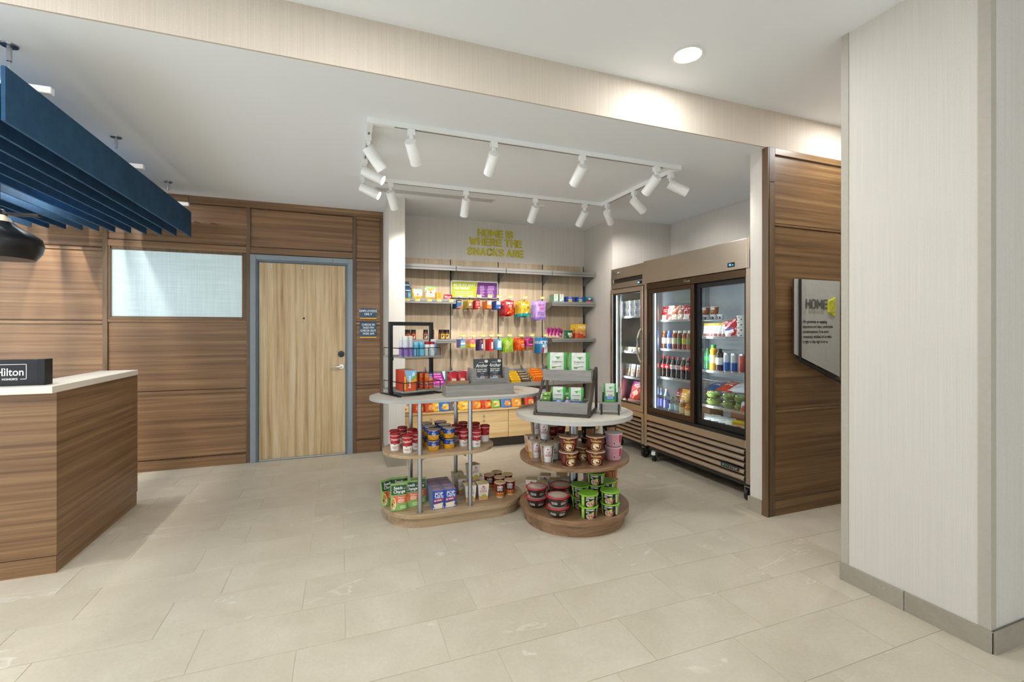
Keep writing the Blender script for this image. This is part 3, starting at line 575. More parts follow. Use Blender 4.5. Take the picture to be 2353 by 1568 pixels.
# guarantee sign on the panelled wall
g = empty('guarantee_sign', 'grey slanted wall sign with yellow logo and black outline frame', 'sign', (3.44, YR-0.011, 1.4))
X = lambda x: x-3.44
Zz = lambda z: z-1.4
ob('board', MB().slab([(X(3.195), Zz(1.205)), (X(3.698), Zz(1.012)), (X(3.698), Zz(1.77)), (X(3.195), Zz(1.77))], -0.030, -0.018, '#c4c3bb', '#3a2f27'), g, smooth=False)
ob('standoff', MB().box(X(3.25), X(3.65), -0.018, 0.0, Zz(1.35), Zz(1.6), '#2a2521'), g, smooth=False)
fr = MB()
for pts in (((3.240, 1.77), (3.253, 1.77), (3.253, 1.158), (3.240, 1.150)), ((3.728, 1.765), (3.742, 1.765), (3.742, 0.945), (3.728, 0.965)), ((3.240, 1.150), (3.253, 1.166), (3.742, 0.963), (3.742, 0.945))):
    fr.slab([(X(a), Zz(c)) for a, c in pts], -0.046, -0.031, '#26282b')
ob('outline_frame', fr, g, smooth=False)
L = MB(); fn = flat(-0.030, 0.004); fb = flat(-0.030, 0.001)
W = din_width('HOME', 0.2, 0.11)*0.078
L.din('HOME', 0.078, '#63655f', fn, X(3.432), Zz(1.545), 0.2, 0.11, 'c', 0.238/W)
L.din('GUARANTEE', 0.022, '#a3a297', fb, X(3.432), Zz(1.511), 0.13, 0.22, 'c', 0.96)
L.slab([(X(3.556), Zz(1.525)), (X(3.634), Zz(1.492)), (X(3.634), Zz(1.640)), (X(3.556), Zz(1.608))], -0.040, -0.0305, '#e2df1e')
L.din('2', 0.098, '#c9c76a', flat(-0.040, 0.001), X(3.596), Zz(1.517), 0.17)
ob('logo', L, g)
T = MB()
for i, (tx, w) in enumerate((('We guarantee an engaging', .262), ('experience and clean, comfortable', .330), ("accommodations. If you aren't", .285), ('completely satisfied, let us make', .314), ('it right or that night is on us.', .275))):
    T.fit(tx, w, 0.0235, '#22221f', fb, X(3.287)+w/2, Zz(1.438-0.0385*i), 0.014)
ob('lettering', T, g)
# ------------------------------------------------------------------ glass-door coolers, seen from their front (facing -x)
CX = 3.035                                   # front plane
SS, BR_, BK = 'steel_brushed', 'bronze_frame', 's#16181a'
def yb(b, y0, y1, x0, x1, z0, z1, m): return b.box(CX+x0, CX+x1, y0, y1, z0, z1, m)   # x measured from the front plane
def caster(parent, x, y, brake):
    c = ob('caster', MB().lathe([(0.0, -0.017), (0.044, -0.017), (0.052, -0.012), (0.052, 0.012), (0.044, 0.017), (0.0, 0.017)], 's#1f1c1a', 24).xf(Matrix.Rotation(R(90), 4, 'X')), parent, (x, y, 0.052), rz=R(35 if brake else 8))
    b = MB()
    for s in (-1, 1): b.slab([(-0.02, -0.012), (0.02, -0.012), (0.035, 0.06), (-0.025, 0.06)], s*0.022-0.002, s*0.022+0.002, 'm#b8b8b4')
    b.box(-0.03, 0.04, -0.024, 0.024, 0.058, 0.066, 'm#b8b8b4')
    if brake: b.slab([(-0.05, 0.02), (-0.02, 0.02), (-0.01, 0.06), (-0.04, 0.055)], -0.02, 0.02, 'm#d0d0cc')
    ob('fork', b, c, smooth=False)
    ob('hub', MB().lathe([(0.0, -0.026), (0.012, -0.026), (0.012, 0.026), (0.0, 0.026)], 'm#c8c8c4', 12).xf(Matrix.Rotation(R(90), 4, 'X')), c)
def louvres(parent, y0, y1, z0, z1, n):
    h = (z1-z0)/n; w = (y1-y0)
    me = MB().slab([(0.010, 0.0), (-0.008, 0.10*h), (-0.015, 0.30*h), (-0.013, 0.55*h), (-0.004, 0.78*h), (0.014, 0.90*h), (0.024, 0.90*h), (0.020, 0.05*h)], -w/2, w/2, SS).mesh('louvre')
    for i in range(n): ob('louvre', me, parent, (CX+0.004, (y0+y1)/2, z0+h*i))
    ob('louvre_back', MB().box(CX+0.03, CX+0.04, y0, y1, z0, z1, '#1a1715'), parent, smooth=False)
def script(parent, name, y, z, size, m, x):          # the maker's script, running towards the camera side
    L = MB(); L.text('True', size, m, lambda a, c: (x, y-a, z+c), 0, 0, 0.01, 0.35, 1.25); L.rect(-size*1.6, -size*0.4, size*0.86, size*0.98, m, lambda a, c: (x, y-a, z+c)); return ob(name, L, parent)
# --- double sliding-door cooler
Y0, Y1 = 2.735, 4.084
c2 = empty('sliding_door_cooler', 'large steel drinks cooler with two sliding glass doors', 'refrigerator', (0, 0, 0))
b = MB(); yb(b, Y0, Y0+0.04, 0, 0.86, 0.155, 2.105, SS); yb(b, Y1-0.045, Y1, 0, 0.86, 0.155, 2.105, SS)
yb(b, Y0+0.04, Y1-0.045, 0.80, 0.86, 0.155, 2.105, '#c6ccd0'); yb(b, Y0+0.04, Y1-0.045, 0.05, 0.80, 0.46, 0.50, '#c2c8cc'); yb(b, Y0+0.04, Y1-0.045, 0.05, 0.80, 1.87, 1.90, '#c2c8cc')
yb(b, Y0+0.04, Y0+0.045, 0.05, 0.8, 0.50, 1.87, '#c6ccd0'); yb(b, Y1-0.050, Y1-0.045, 0.05, 0.8, 0.50, 1.87, '#c6ccd0')
yb(b, Y0+0.04, Y1-0.045, 0.03, 0.86, 0.125, 0.160, '#2c2926')
ob('cabinet', b, c2, smooth=False)
hd = bevel(ob('header', MB().box(CX-0.012, CX+0.30, Y0+0.018, Y1, 1.878, 2.118, SS), c2, smooth=False), 0.004, 2)
ob('header_end', MB().box(CX-0.010, CX+0.30, Y0-0.002, Y0+0.016, 1.878, 2.121, SS), c2, smooth=False)
dp = ob('display', MB().box(CX-0.016, CX-0.012, 2.875, 2.945, 1.905, 1.942, 's#101418'), hd, smooth=False)
L = MB(); L.din('36', 0.016, 'led_blue', lambda a, c: (CX-0.0172, 2.918-a, 1.916+c), 0, 0, 0.18, out=(-1, 0, 0))
L.rect(2.882, 2.897, 1.919, 1.923, 'led_blue', lambda a, c: (CX-0.0172, a, c)); ob('display_digits', L, hd)
fr = MB(); yb(fr, Y0+0.04, Y1-0.045, -0.004, 0.05, 1.812, 1.872, BR_); yb(fr, Y0+0.04, Y1-0.045, 0.0, 0.06, 0.498, 0.525, BK); yb(fr, Y0+0.04, Y0+0.052, 0, 0.06, 0.525, 1.812, BK); yb(fr, Y1-0.057, Y1-0.045, 0, 0.06, 0.525, 1.812, BK)
ob('door_track', fr, c2, smooth=False)
script(c2, 'maker_script', 3.438, 1.833, 0.026, 'm#d8d4cc', CX-0.0055)
def glassdoor(y0, y1, x, m, lab, bot=0.527, top=1.81, fw=0.046, side=(1, 1)):
    d = ob('sliding_door', None, c2); d['label'] = lab
    f = MB(); f.box(CX+x, CX+x+0.03, y0, y1, bot, bot+0.048, m).box(CX+x, CX+x+0.03, y0, y1, top-0.042, top, m).box(CX+x, CX+x+0.03, y0, y0+fw*side[0], bot+0.048, top-0.042, m).box(CX+x, CX+x+0.03, y1-fw*side[1], y1, bot+0.048, top-0.042, m)
    bevel(ob('door_frame', f, d, smooth=False), 0.002, 1)
    ob('pane', MB().box(CX+x+0.012, CX+x+0.017, y0+fw*side[0], y1-fw*side[1], bot+0.048, top-0.042, 'glass_clear'), d, smooth=False); return d
da = glassdoor(3.352, 4.024, 0.0, BR_, 'front sliding door in bronze frame')
glassdoor(2.779, 3.40, 0.032, BK, 'rear sliding door in black frame', side=(0.3, 1.9))
ob('handle', MB().box(CX-0.004, CX+0.0, 3.99, 4.02, 1.02, 1.36, '#141414'), da, smooth=False)
kick = MB(); yb(kick, Y0+0.04, Y1-0.045, -0.002, 0.04, 0.432, 0.498, SS); bevel(ob('lower_rail', kick, c2, smooth=False), 0.003, 1)
louvres(c2, Y0+0.05, Y1-0.06, 0.165, 0.43, 5)
bp_ = ob('badge', MB().box(CX-0.017, CX-0.0125, 2.835, 3.015, 0.235, 0.272, 's#2b2f30'), c2, smooth=False)
script(bp_, 'badge_script', 2.885, 0.242, 0.026, 'm#e6e2da', CX-0.0175)
ob('badge_mark', MB().disc(2.99, 0.2535, 0.008, 0.008, '#7fa9c9', lambda a, c: (CX-0.0176, a, c)).rect(2.935, 2.975, 0.246, 0.262, '#3f6a3c', lambda a, c: (CX-0.0176, a, c)), bp_)
for x, y, br in ((CX+0.07, Y0+0.07, False), (CX+0.07, Y1-0.08, True), (CX+0.75, Y0+0.07, False), (CX+0.75, Y1-0.08, False)): caster(c2, x, y, br)
def wshelf(parent, y0, y1, z, x0=0.13, x1=0.74):
    s = ob('wire_shelf', None, parent); b = MB(); n = max(6, int((y1-y0)/0.035))
    for i in range(n+1): y = y0+(y1-y0)*i/n; b.box(CX+x0, CX+x1, y-0.0016, y+0.0016, z-0.006, z-0.003, 'm#d9dcde')
    for x in (x0, (x0+x1)/2, x1): b.box(CX+x, CX+x+0.005, y0, y1, z-0.010, z-0.006, 'm#d9dcde')
    b.box(CX+x0-0.001, CX+x0+0.002, y0, y1, z-0.018, z-0.014, 'm#e6e8ea'); b.box(CX+x0-0.002, CX+x0+0.002, y0, y1, z-0.002, z+0.003, 'm#e6e8ea')
    for i in range(n+1): y = y0+(y1-y0)*i/n; b.box(CX+x0-0.001, CX+x0+0.002, y-0.0015, y+0.0015, z-0.015, z+0.001, 'm#d9dcde')
    ob('wires', b, s, smooth=False); return s
LB, RB = (3.425, 4.02), (2.812, 3.395)
LS, RS = (0.505, 0.892, 1.189, 1.49), (0.505, 0.692, 1.014, 1.326, 1.485)
for z in LS[1:]: wshelf(c2, *LB, z)
for z in RS[1:4]: wshelf(c2, *RB, z)
wshelf(c2, RB[0], RB[1], RS[4], 0.40)
for y in (2.83, 3.405, 4.005): ob('pilaster', MB().box(CX+0.10, CX+0.118, y-0.011, y+0.011, 0.50, 1.87, 'm#d6dadd'), c2, smooth=False)
for y in (2.83, 4.005): ob('pilaster', MB().box(CX+0.72, CX+0.735, y-0.011, y+0.011, 0.50, 1.87, 'm#d6dadd'), c2, smooth=False)
for y in (3.985, 3.36):
    ob('led_strip', MB().box(CX+0.062, CX+0.070, y-0.006, y+0.006, 0.53, 1.80, 'led_white'), c2, smooth=False)
def striplight(name, x, y, z0, z1, tgt, p):
    l = bpy.data.lights.new(name, 'AREA'); l.shape = 'RECTANGLE'; l.size = 0.012; l.size_y = z1-z0; l.energy = p; l.color = (0.90, 0.96, 1.0)
    o = bpy.data.objects.new(name, l); COL.objects.link(o); o.location = (x, y, (z0+z1)/2)
    d = Vector((tgt[0]-x, tgt[1]-y, 0)).normalized(); zax = -d; yax = Vector((0, 0, 1)); xax = yax.cross(zax)
    o.rotation_euler = Matrix((xax, yax, zax)).transposed().to_euler()
striplight('cooler_strip', CX+0.078, 3.975, 0.55, 1.78, (CX+0.45, 3.7), 3.4); striplight('cooler_strip', CX+0.078, 3.35, 0.55, 1.78, (CX+0.45, 3.1), 3.4)
# --- single-door freezer
Z0, Z1 = 4.09, 4.732
c1 = empty('glass_door_freezer', 'narrow steel freezer with single glass door and curved handle', 'freezer', (0, 0, 0))
b = MB(); yb(b, Z0, Z0+0.03, 0.03, 0.86, 0.155, 2.10, SS); yb(b, Z1-0.03, Z1, 0.03, 0.86, 0.155, 2.10, SS); yb(b, Z0+0.03, Z1-0.03, 0.80, 0.86, 0.155, 2.10, '#c3cbce'); yb(b, Z0+0.03, Z1-0.03, 0.04, 0.80, 0.46, 0.50, '#c2c8cc'); yb(b, Z0+0.03, Z1-0.03, 0.04, 0.80, 1.83, 1.87, '#c2c8cc'); yb(b, Z0+0.03, Z1-0.03, 0.05, 0.86, 0.125, 0.16, '#2c2926')
ob('cabinet', b, c1, smooth=False)
hb = MB(); yb(hb, Z0, Z1-0.022, 0.0, 0.30, 1.985, 2.108, SS); yb(hb, Z0, Z1-0.022, 0.0, 0.30, 1.872, 1.935, SS); yb(hb, Z0, Z0+0.03, 0.0, 0.3, 1.935, 1.985, SS); yb(hb, Z1-0.06, Z1-0.022, 0.0, 0.3, 1.935, 1.985, SS); yb(hb, Z0+0.03, Z1-0.06, 0.035, 0.3, 1.935, 1.985, '#3b332a'); yb(hb, Z1-0.021, Z1, 0.004, 0.3, 1.872, 2.108, SS)
hd1 = bevel(ob('header', hb, c1, smooth=False), 0.002, 1)
ob('maker_plate', MB().box(CX-0.003, CX, 4.52, 4.69, 2.035, 2.075, 'm#b9b4aa').box(CX-0.004, CX-0.003, 4.545, 4.60, 2.047, 2.064, '#8a857b'), hd1, smooth=False)
ob('display', MB().box(CX-0.003, CX, 4.125, 4.20, 1.888, 1.922, 's#101418').box(CX-0.0036, CX-0.003, 4.165, 4.195, 1.897, 1.913, 'led_blue'), hd1, smooth=False)
dr = ob('door', None, c1); dr['label'] = 'steel framed glass freezer door'
f = MB()
for y0, y1, z0, z1 in ((Z0+0.004, Z1-0.004, 0.50, 0.568), (Z0+0.004, Z1-0.004, 1.812, 1.862), (Z0+0.004, Z0+0.05, 0.568, 1.812), (Z1-0.06, Z1-0.004, 0.568, 1.812)): yb(f, y0, y1, -0.012, 0.03, z0, z1, SS)
bevel(ob('door_frame', f, dr, smooth=False), 0.003, 1)
gk = MB()
for y0, y1, z0, z1 in ((Z0+0.05, Z1-0.06, 0.568, 0.578), (Z0+0.05, Z1-0.06, 1.802, 1.812), (Z0+0.05, Z0+0.058, 0.578, 1.802), (Z1-0.068, Z1-0.06, 0.578, 1.802)): yb(gk, y0, y1, -0.006, 0.03, z0, z1, '#191a1c')
ob('gasket', gk, dr, smooth=False)
ob('pane', MB().box(CX+0.002, CX+0.007, Z0+0.058, Z1-0.068, 0.578, 1.802, 'glass_clear'), dr, smooth=False)
ob('handle', MB().tube([(CX-0.012, Z0+0.035, 1.40), (CX-0.03, Z0+0.04, 1.37), (CX-0.05, Z0+0.045, 1.30), (CX-0.056, Z0+0.047, 1.22), (CX-0.050, Z0+0.045, 1.14), (CX-0.03, Z0+0.04, 1.07), (CX-0.012, Z0+0.035, 1.04)], 0.010, SS, 10), dr)
ob('door_lock', MB().tube([(CX-0.016, Z0+0.018, 1.295), (CX-0.012, Z0+0.018, 1.295)], 0.007, 's#3a332b', 10), dr)
kick = MB(); yb(kick, Z0+0.004, Z1-0.004, 0.0, 0.04, 0.44, 0.492, SS); yb(kick, Z0+0.002, Z0+0.045, 0.0, 0.03, 0.16, 0.44, SS); ob('lower_rail', kick, c1, smooth=False)
louvres(c1, Z0+0.046, Z1-0.01, 0.16, 0.43, 6)
for x, y in ((CX+0.07, Z0+0.07), (CX+0.07, Z1-0.08), (CX+0.75, Z0+0.07), (CX+0.75, Z1-0.08)): caster(c1, x, y, False)
FZ = (0.505, 0.838, 1.135, 1.545)
for z in FZ[1:]: wshelf(c1, Z0+0.04, Z1-0.05, z)
for y in (Z0+0.05, Z1-0.06): ob('pilaster', MB().box(CX+0.10, CX+0.118, y-0.011, y+0.011, 0.50, 1.83, 'm#d6dadd'), c1, smooth=False)
ob('led_strip', MB().box(CX+0.05, CX+0.058, Z1-0.052, Z1-0.038, 0.53, 1.80, 'led_white'), c1, smooth=False)
for i in range(16): ob('air_baffle', MB().box(CX+0.785, CX+0.799, Z0+0.06, Z1-0.06, -0.012, 0.012, '#b7c6c8'), c1, (0, 0, 0.56+0.075*i), smooth=False)
striplight('freezer_strip', CX+0.062, Z1-0.06, 0.55, 1.78, (CX+0.45, 4.4), 4.5)
# ------------------------------------------------------------------ snack wall: panels, uprights, shelves, deck, cabinets
SY, SB = 5.147, 5.44                                   # shelf fronts, panel face
BX = [0.630, 1.238, 1.846, 2.453, 3.066]               # bay lines
MG = 's#878581'
sw = empty('snack_shelving', 'oak backed wall shelving with grey metal shelves for snacks', 'shelving', (1.85, SB, 0))
for i in range(4): ob('back_panel', MB().box(BX[i]+0.006-1.85, BX[i+1]-0.006-1.85, -0.002, 0.018, 0.455, 2.236, 'oak_panel'), sw, smooth=False)
for i in range(5):
    b = MB().box(-0.006, 0.006, -0.004, 0.012, 0.455, 2.238, '#2b2d30'); o = ob('upright', b, sw, (BX[i]-1.85-(0.008 if i == 4 else 0), 0, 0), smooth=False)
    if i < 4: o.data.materials[0] = M('#2b2d30')
ob('end_post', MB().box(3.066-1.85, 3.084-1.85, -0.03, 0.018, 0.455, 2.07, 'b#a6a6a4'), sw, smooth=False)
def shelf(i, z, lab, thick=0.056, light=False):
    s = ob('shelf', None, sw, (BX[i]-1.85, 0, z)); s['label'] = lab; w = BX[i+1]-BX[i]
    ob('board', MB().box(0.003, w-0.003, SY-SB+0.004, -0.004, -0.022, -0.004, MG), s, smooth=False)
    bevel(ob('front_lip', MB().box(0.003, w-0.003, SY-SB-0.010, SY-SB+0.004, -thick, 0.0, MG), s, smooth=False), 0.003, 1)
    ob('lip_line', MB().box(0.003, w-0.003, SY-SB-0.0112, SY-SB-0.010, -thick*0.62, -thick*0.52, '#4c4b49'), s, smooth=False)
    for x in ((0.004,) if i < 3 else (0.004, w-0.010)): ob('bracket', MB().slabx([(SY-SB+0.02, -0.022), (-0.005, -0.022), (-0.005, -0.16), (-0.03, -0.15), (SY-SB+0.02, -0.05)], x, x+0.005, MG), s, smooth=False)
    return s
for i in range(4): shelf(i, 2.127, 'top shelf with light rail', 0.062)
for i in (0, 3): shelf(i, 1.742, 'upper product shelf'); shelf(i, 1.281, 'lower product shelf', 0.045)
DZ = 0.745                                             # slanted candy deck
for i in range(4):
    w = BX[i+1]-BX[i]; s = ob('candy_deck', None, sw, (BX[i]-1.85, 0, DZ)); f = SY-SB-0.03
    ob('tray', MB().slabx([(f, -0.02), (-0.01, 0.135), (-0.01, 0.150), (f, -0.005)], 0.003, w-0.003, MG), s, smooth=False)
    ob('front_lip', MB().box(0.003, w-0.003, f-0.008, f, -0.035, 0.012, MG), s, smooth=False)
    for x in (0.003, w/2-0.003, w-0.008): ob('divider', MB().slabx([(f, -0.005), (-0.01, 0.15), (-0.01, 0.205), (f+0.02, 0.05)], x, x+0.005, MG), s, smooth=False)
wt = tag(ob('cabinet_top', MB().box(0.622, 3.074, 5.045, SB-0.003, 0.456, 0.470, 'oak_front'), None, smooth=False), 'pale oak ledge under the chip bags', 'worktop')
CN = ['first', 'second', 'third', 'fourth']
for i in range(4):
    w = BX[i+1]-BX[i]; c = empty('base_cabinet', '%s pale oak base cabinet from the wing wall' % CN[i], 'cabinet', (BX[i], 5.058, 0), group='base cabinets under the snacks')
    ob('carcass', MB().box(0.004, w-0.004, 0.020, 0.37, 0.134, 0.455, '#b89a6c'), c, smooth=False)
    d = bevel(ob('door', MB().box(0.003, w-0.003, 0.0, 0.019, 0.132, 0.455, 'oak_front'), c, smooth=False), 0.0015, 1)
    for z, r in ((0.398, 0.011), (0.345, 0.012)):
        if z < 0.36 and i != 1: continue
        ob('lock', MB().lathe([(0.0, 0.0), (r, 0.0), (r, 0.006), (r*0.6, 0.012), (0.0, 0.013)], 'm#cfcfcc', 16).xf(Matrix.Rotation(R(90), 4, 'X')), d, (w*0.50, 0, z))
    ob('toe_kick', MB().box(0, w, 0.13, 0.15, 0.0, 0.132, '#4d4740'), c, smooth=False)
tag(ob('power_cord', MB().tube([(1.75+0.02*k, 5.17+0.012*math.sin(k*1.1), 0.118-0.016*abs(math.sin(k*0.42))) for k in range(24)], 0.004, '#141312', 6), None), 'black power cord sagging under the oak cabinets', 'cord')
# sign board on the shelving
s = empty('shelf_sign', 'lime and purple framed sign board on the snack shelving', 'sign', (1.532, SB-0.035, 1.880))
fr = MB(); hw, hh = 0.300, 0.105
for a in ((-hw, hw, hh-0.014, hh), (-hw, hw, -hh, -hh+0.014), (-hw, -hw+0.014, -hh, hh), (hw-0.014, hw, -hh, hh)): fr.box(a[0], a[1], -0.006, 0.03, a[2], a[3], 'b#b4b6b8')
bevel(ob('frame', fr, s, smooth=False), 0.003, 1)
ob('panel', MB().slab([(-hw+0.014, -hh+0.014), (0.016, -hh+0.014), (0.038, hh-0.014), (-hw+0.014, hh-0.014)], 0.0, 0.02, '#b4bc1c').slab([(0.016, -hh+0.014), (hw-0.014, -hh+0.014), (hw-0.014, hh-0.014), (0.038, hh-0.014)], 0.0, 0.02, '#6d1f7c'), s, smooth=False)
L = MB(); fn = flat(0.0, 0.0012)
W = din_width("WE'VE GOT WHAT", 0.2, 0.13)*0.029
L.din("WE'VE GOT WHAT", 0.029, '#f6f5ea', fn, -0.262, 0.038, 0.2, 0.13, 'l', 0.268/W); L.din('YOU FORGOT', 0.029, '#f6f5ea', fn, -0.262, -0.002, 0.24, 0.12, 'l', 0.268/W)
L.lines(-0.262, -0.01, -0.078, -0.016, 3, '#eeeccf', fn, 0.3)
L.lines(0.065, 0.13, -0.08, 0.055, 7, '#dcc6e2', fn, 0.32); L.lines(0.16, 0.255, -0.08, 0.055, 7, '#dcc6e2', fn, 0.32)
ob('lettering', L, s)
# ------------------------------------------------------------------ products: one of each kind
def bag(w, h, t, reg, nu=14, nv=18, kind='pillow', seed=0, crimp=0.05, wr=1.0, back=None):
    rs = random.Random(seed); ph = [rs.uniform(0, 6.28) for _ in range(6)]
    def th(u, v):
        e = max(0.0, 1-u*u)**0.5
        if kind == 'pillow': p = max(0.0, min(1, (v-crimp)/(0.5-crimp), (1-crimp-v)/(0.5-crimp)))**0.55
        else: p = max(0.0, (1-crimp-v)/(1-crimp))**0.6 if v < 1-crimp else 0.0; 
        return t/2*e*p
    def dy(u, v): return wr*0.02*t*(math.sin(7*u+9*v+ph[0])+math.sin(15*v-6*u+ph[1]))*(1-abs(u)**3)
    def px(u, v): return w/2*u*(1-0.05*math.sin(math.pi*v)*(kind == 'pillow'))
    def fn(eps=0.0012):
        def f(x, z):
            u = max(-1, min(1, 2*x/w)); v = max(0, min(1, z/h)); return (x, -th(u, v)-dy(u, v)-eps, z)
        return f
    b = MB(); n = (nu+1)*(nv+1); vs = []
    for s in (-1, 1):
        for j in range(nv+1):
            for i in range(nu+1):
                u = -1+2*i/nu; v = j/nv; zz = h*v
                if kind == 'pillow' and (j == 0 or j == nv): zz += 0.004*math.sin(3*u+ph[2])
                vs.append((px(u, v), s*th(u, v)-dy(u, v)+(0.0004*s), zz))
    fs = []; ks = []
    for j in range(nv):
        for i in range(nu):
            a = j*(nu+1)+i; m = reg(-1+2*(i+0.5)/nu, (j+0.5)/nv)
            fs.append((a, a+1, a+nu+2, a+nu+1)); ks.append(m)
            fs.append((n+a, n+a+nu+1, n+a+nu+2, n+a+1)); ks.append(back or m)
    for j in range(nv):
        for i in (0, nu):
            a = j*(nu+1)+i; c = (a, a+nu+1, n+a+nu+1, n+a) if i == 0 else (a, n+a, n+a+nu+1, a+nu+1); fs.append(c); ks.append(reg(-1 if i == 0 else 1, (j+.5)/nv))
    for i in range(nu):
        fs.append((i, n+i, n+i+1, i+1)); ks.append(reg(0, 0)); a = nv*(nu+1)+i; fs.append((a, a+1, n+a+1, n+a)); ks.append(reg(0, 1))
    b.add(vs, fs, ks); return b, fn
def cup(h, rb, rt, bands, n=28, foot=None):
    prof = [(rb*0.92, 0.0), (rb, 0.003)]; ms = [bands[0][1], bands[0][1]]
    z = 0.003
    for fr_, m in bands:
        z1 = h*fr_; prof.append((rb+(rt-rb)*z1/h, z1)); ms.append(m); z = z1
    b = MB().lathe(prof, ms[1:1]+[bands[0][1]]+[m for _, m in bands], n); return b
def lid(h, rt, m, rim=0.003, top=None, dome=0.0, hh=0.004):
    return MB().lathe([(rt, h-0.004), (rt+rim, h-0.003), (rt+rim, h+hh-0.001), (rt+rim*0.3, h+hh), (rt*0.9, h+hh-0.0015+dome*0.4), (rt*0.4, h+hh-0.0015+dome), (0.0, h+hh-0.0015+dome)], [m, m, m]+[top or m]*3, 28)
W_ = '#f3efe8'
# red soup cup
h, rb, rt = 0.112, 0.031, 0.036
b = cup(h, rb, rt, [(0.46, '#ece9e4'), (1.0, '#b01825')]); f = cone(rb, rt, h); L = MB()
L.text("Campbell's", 0.015, '#f5efe6', f, 0, 0.078, 0.008, 0.4, 0.92); L.disc(0, 0.052, 0.0085, 0.0085, '#9a7d4b', f, 14)
L.lines(-0.018, 0.018, 0.017, 0.036, 2, '#b24a54', f, 0.45); L.disc(0.03, 0.03, 0.008, 0.010, '#d9b37c', f, 10); L.lines(-0.010, 0.012, 0.006, 0.012, 1, '#8a7f86', f, 0.4)
P_soup = Proto('soup_cup', 'cup', b, [('lid', MB().lathe([(rt+0.001, h-0.002), (rt+0.0025, h), (rt+0.0025, h+0.002), (rt+0.002, h+0.014), (rt-0.002, h+0.016), (rt-0.006, h+0.011), (0, h+0.011)], [W_, W_, 's#a01220', 's#a01220', 's#a01220', 's#a01220'], 28), 'red plastic lid'), ('lettering', L, None)])
# blue and yellow macaroni cup
h, rb, rt = 0.074, 0.037, 0.047
b = cup(h, rb, rt, [(0.52, '#e0a015'), (1.0, '#1d3f94')]); f = cone(rb, rt, h); L = MB()
L.add([f(x, z) for x, z in [(-0.016, 0.0385), (-0.012, 0.026), (0, 0.020), (0.012, 0.026), (0.016, 0.0385)]], [(0, 1, 2, 3, 4)], '#1d3f94')
L.fit('KRAFT', 0.016, 0.006, '#e8eef8', f, 0, 0.062, 0.012); L.fit('MAC &', 0.026, 0.009, '#f4f4f0', f, 0, 0.049, 0.012); L.fit('CHEESE', 0.030, 0.009, '#f4f4f0', f, 0, 0.038, 0.012)
L.tube([f(x, z) for x, z in [(-0.009, 0.033), (-0.004, 0.027), (0.004, 0.027), (0.009, 0.033)]], 0.0012, '#f0b42a', 5); L.disc(-0.040, 0.055, 0.006, 0.006, '#5d86c9', f, 10); L.lines(-0.03, 0.03, 0.006, 0.016, 1, '#c0761a', f, 0.4)
P_mac = Proto('macaroni_cup', 'cup', b, [('lid', lid(h, rt, 'm#b9b7b4', 0.003, 'm#b9b7b4', 0.0, 0.003), 'crimped silver foil lid'), ('lettering', L, None)])
# green rice pouch
def reg(u, v):
    if v > 0.56 and v < 0.92 and abs(u) < 0.86: return 's#1f4a2a'
    if 0.26 < v < 0.52 and u > -0.66+0.5*(v-.26)*0: return 's#d9622a'
    return 's#86a955'
b, fn = bag(0.118, 0.186, 0.05, reg, 20, 26, 'stand', 3, 0.06); f = fn(); L = MB()
L.text('Seeds', 0.020, W_, f, -0.006, 0.144, 0.016, 0.1, 0.95); L.text('of', 0.009, W_, f, 0.040, 0.144, 0.0, 0.2); L.text('Change', 0.020, W_, f, 0.002, 0.119, 0.016, 0.1, 0.95)
L.disc(0, 0.105, 0.010, 0.010, '#7f9483', f, 14); L.text('Organic', 0.011, '#f7e9dc', f, 0.016, 0.083, 0.006); L.lines(-0.012, 0.048, 0.052, 0.078, 3, '#f7e4d4', f, 0.5)
L.disc(-0.040, 0.050, 0.017, 0.040, '#e8d7b0', f, 18); L.disc(-0.042, 0.050, 0.014, 0.036, '#b9853f', f, 18); L.disc(-0.046, 0.043, 0.006, 0.010, '#3c2c1c', f, 8); L.lines(0.0, 0.05, 0.012, 0.034, 2, '#cfe0a8', f, 0.5)
P_rice = Proto('rice_pouch', 'pouch', b, [('lettering', L, None)])
# blue toaster pastry carton
w, d, h = 0.084, 0.072, 0.130
b = MB().box(-w/2, w/2, 0, d, 0, h, '#1f4aa8', top='#8a7f9c', left='#7c8cae'); f = flat(0); L = MB()
L.text('POP', 0.022, W_, f, 0.004, 0.097, 0.022, 0.0, 1.0); L.text('TARTS', 0.017, W_, f, 0.004, 0.077, 0.022, 0.0, 0.9)
L.patch([(-0.036, 0.052), (0.034, 0.058), (0.034, 0.075), (-0.036, 0.068)], '#c8202e', f); L.lines(-0.014, 0.032, 0.057, 0.069, 2, '#f2e6e0', flat(0, 0.0012), 0.5); L.disc(-0.024, 0.061, 0.006, 0.007, '#e9d0c0', flat(0, 0.0012), 10)
L.patch([(-0.028, 0.003), (0.026, 0.003), (0.034, 0.044), (-0.036, 0.036)], '#e4d5bd', f); L.patch([(-0.036, 0.036), (0.034, 0.044), (0.033, 0.050), (-0.035, 0.042)], '#7d2a20', f)
L.lines(-0.026, 0.024, 0.008, 0.034, 3, '#f2e8d6', flat(0, 0.0012), 0.3)
L.disc(-0.036, 0.008, 0.004, 0.005, W_, f, 8); L.lines(0.030, 0.040, 0.004, 0.018, 2, W_, f, 0.6)
L.rect(-0.02, 0.03, 0.1255, 0.1275, '#6a8ad0', f)
tp = lambda x, z: (x, 0.004+z, h+0.0006)
L.lines(-0.034, 0.034, 0.006, 0.060, 3, '#c9a39c', tp, 0.4)
P_pop = Proto('pastry_carton', 'carton', b, [('lettering', L, None)])
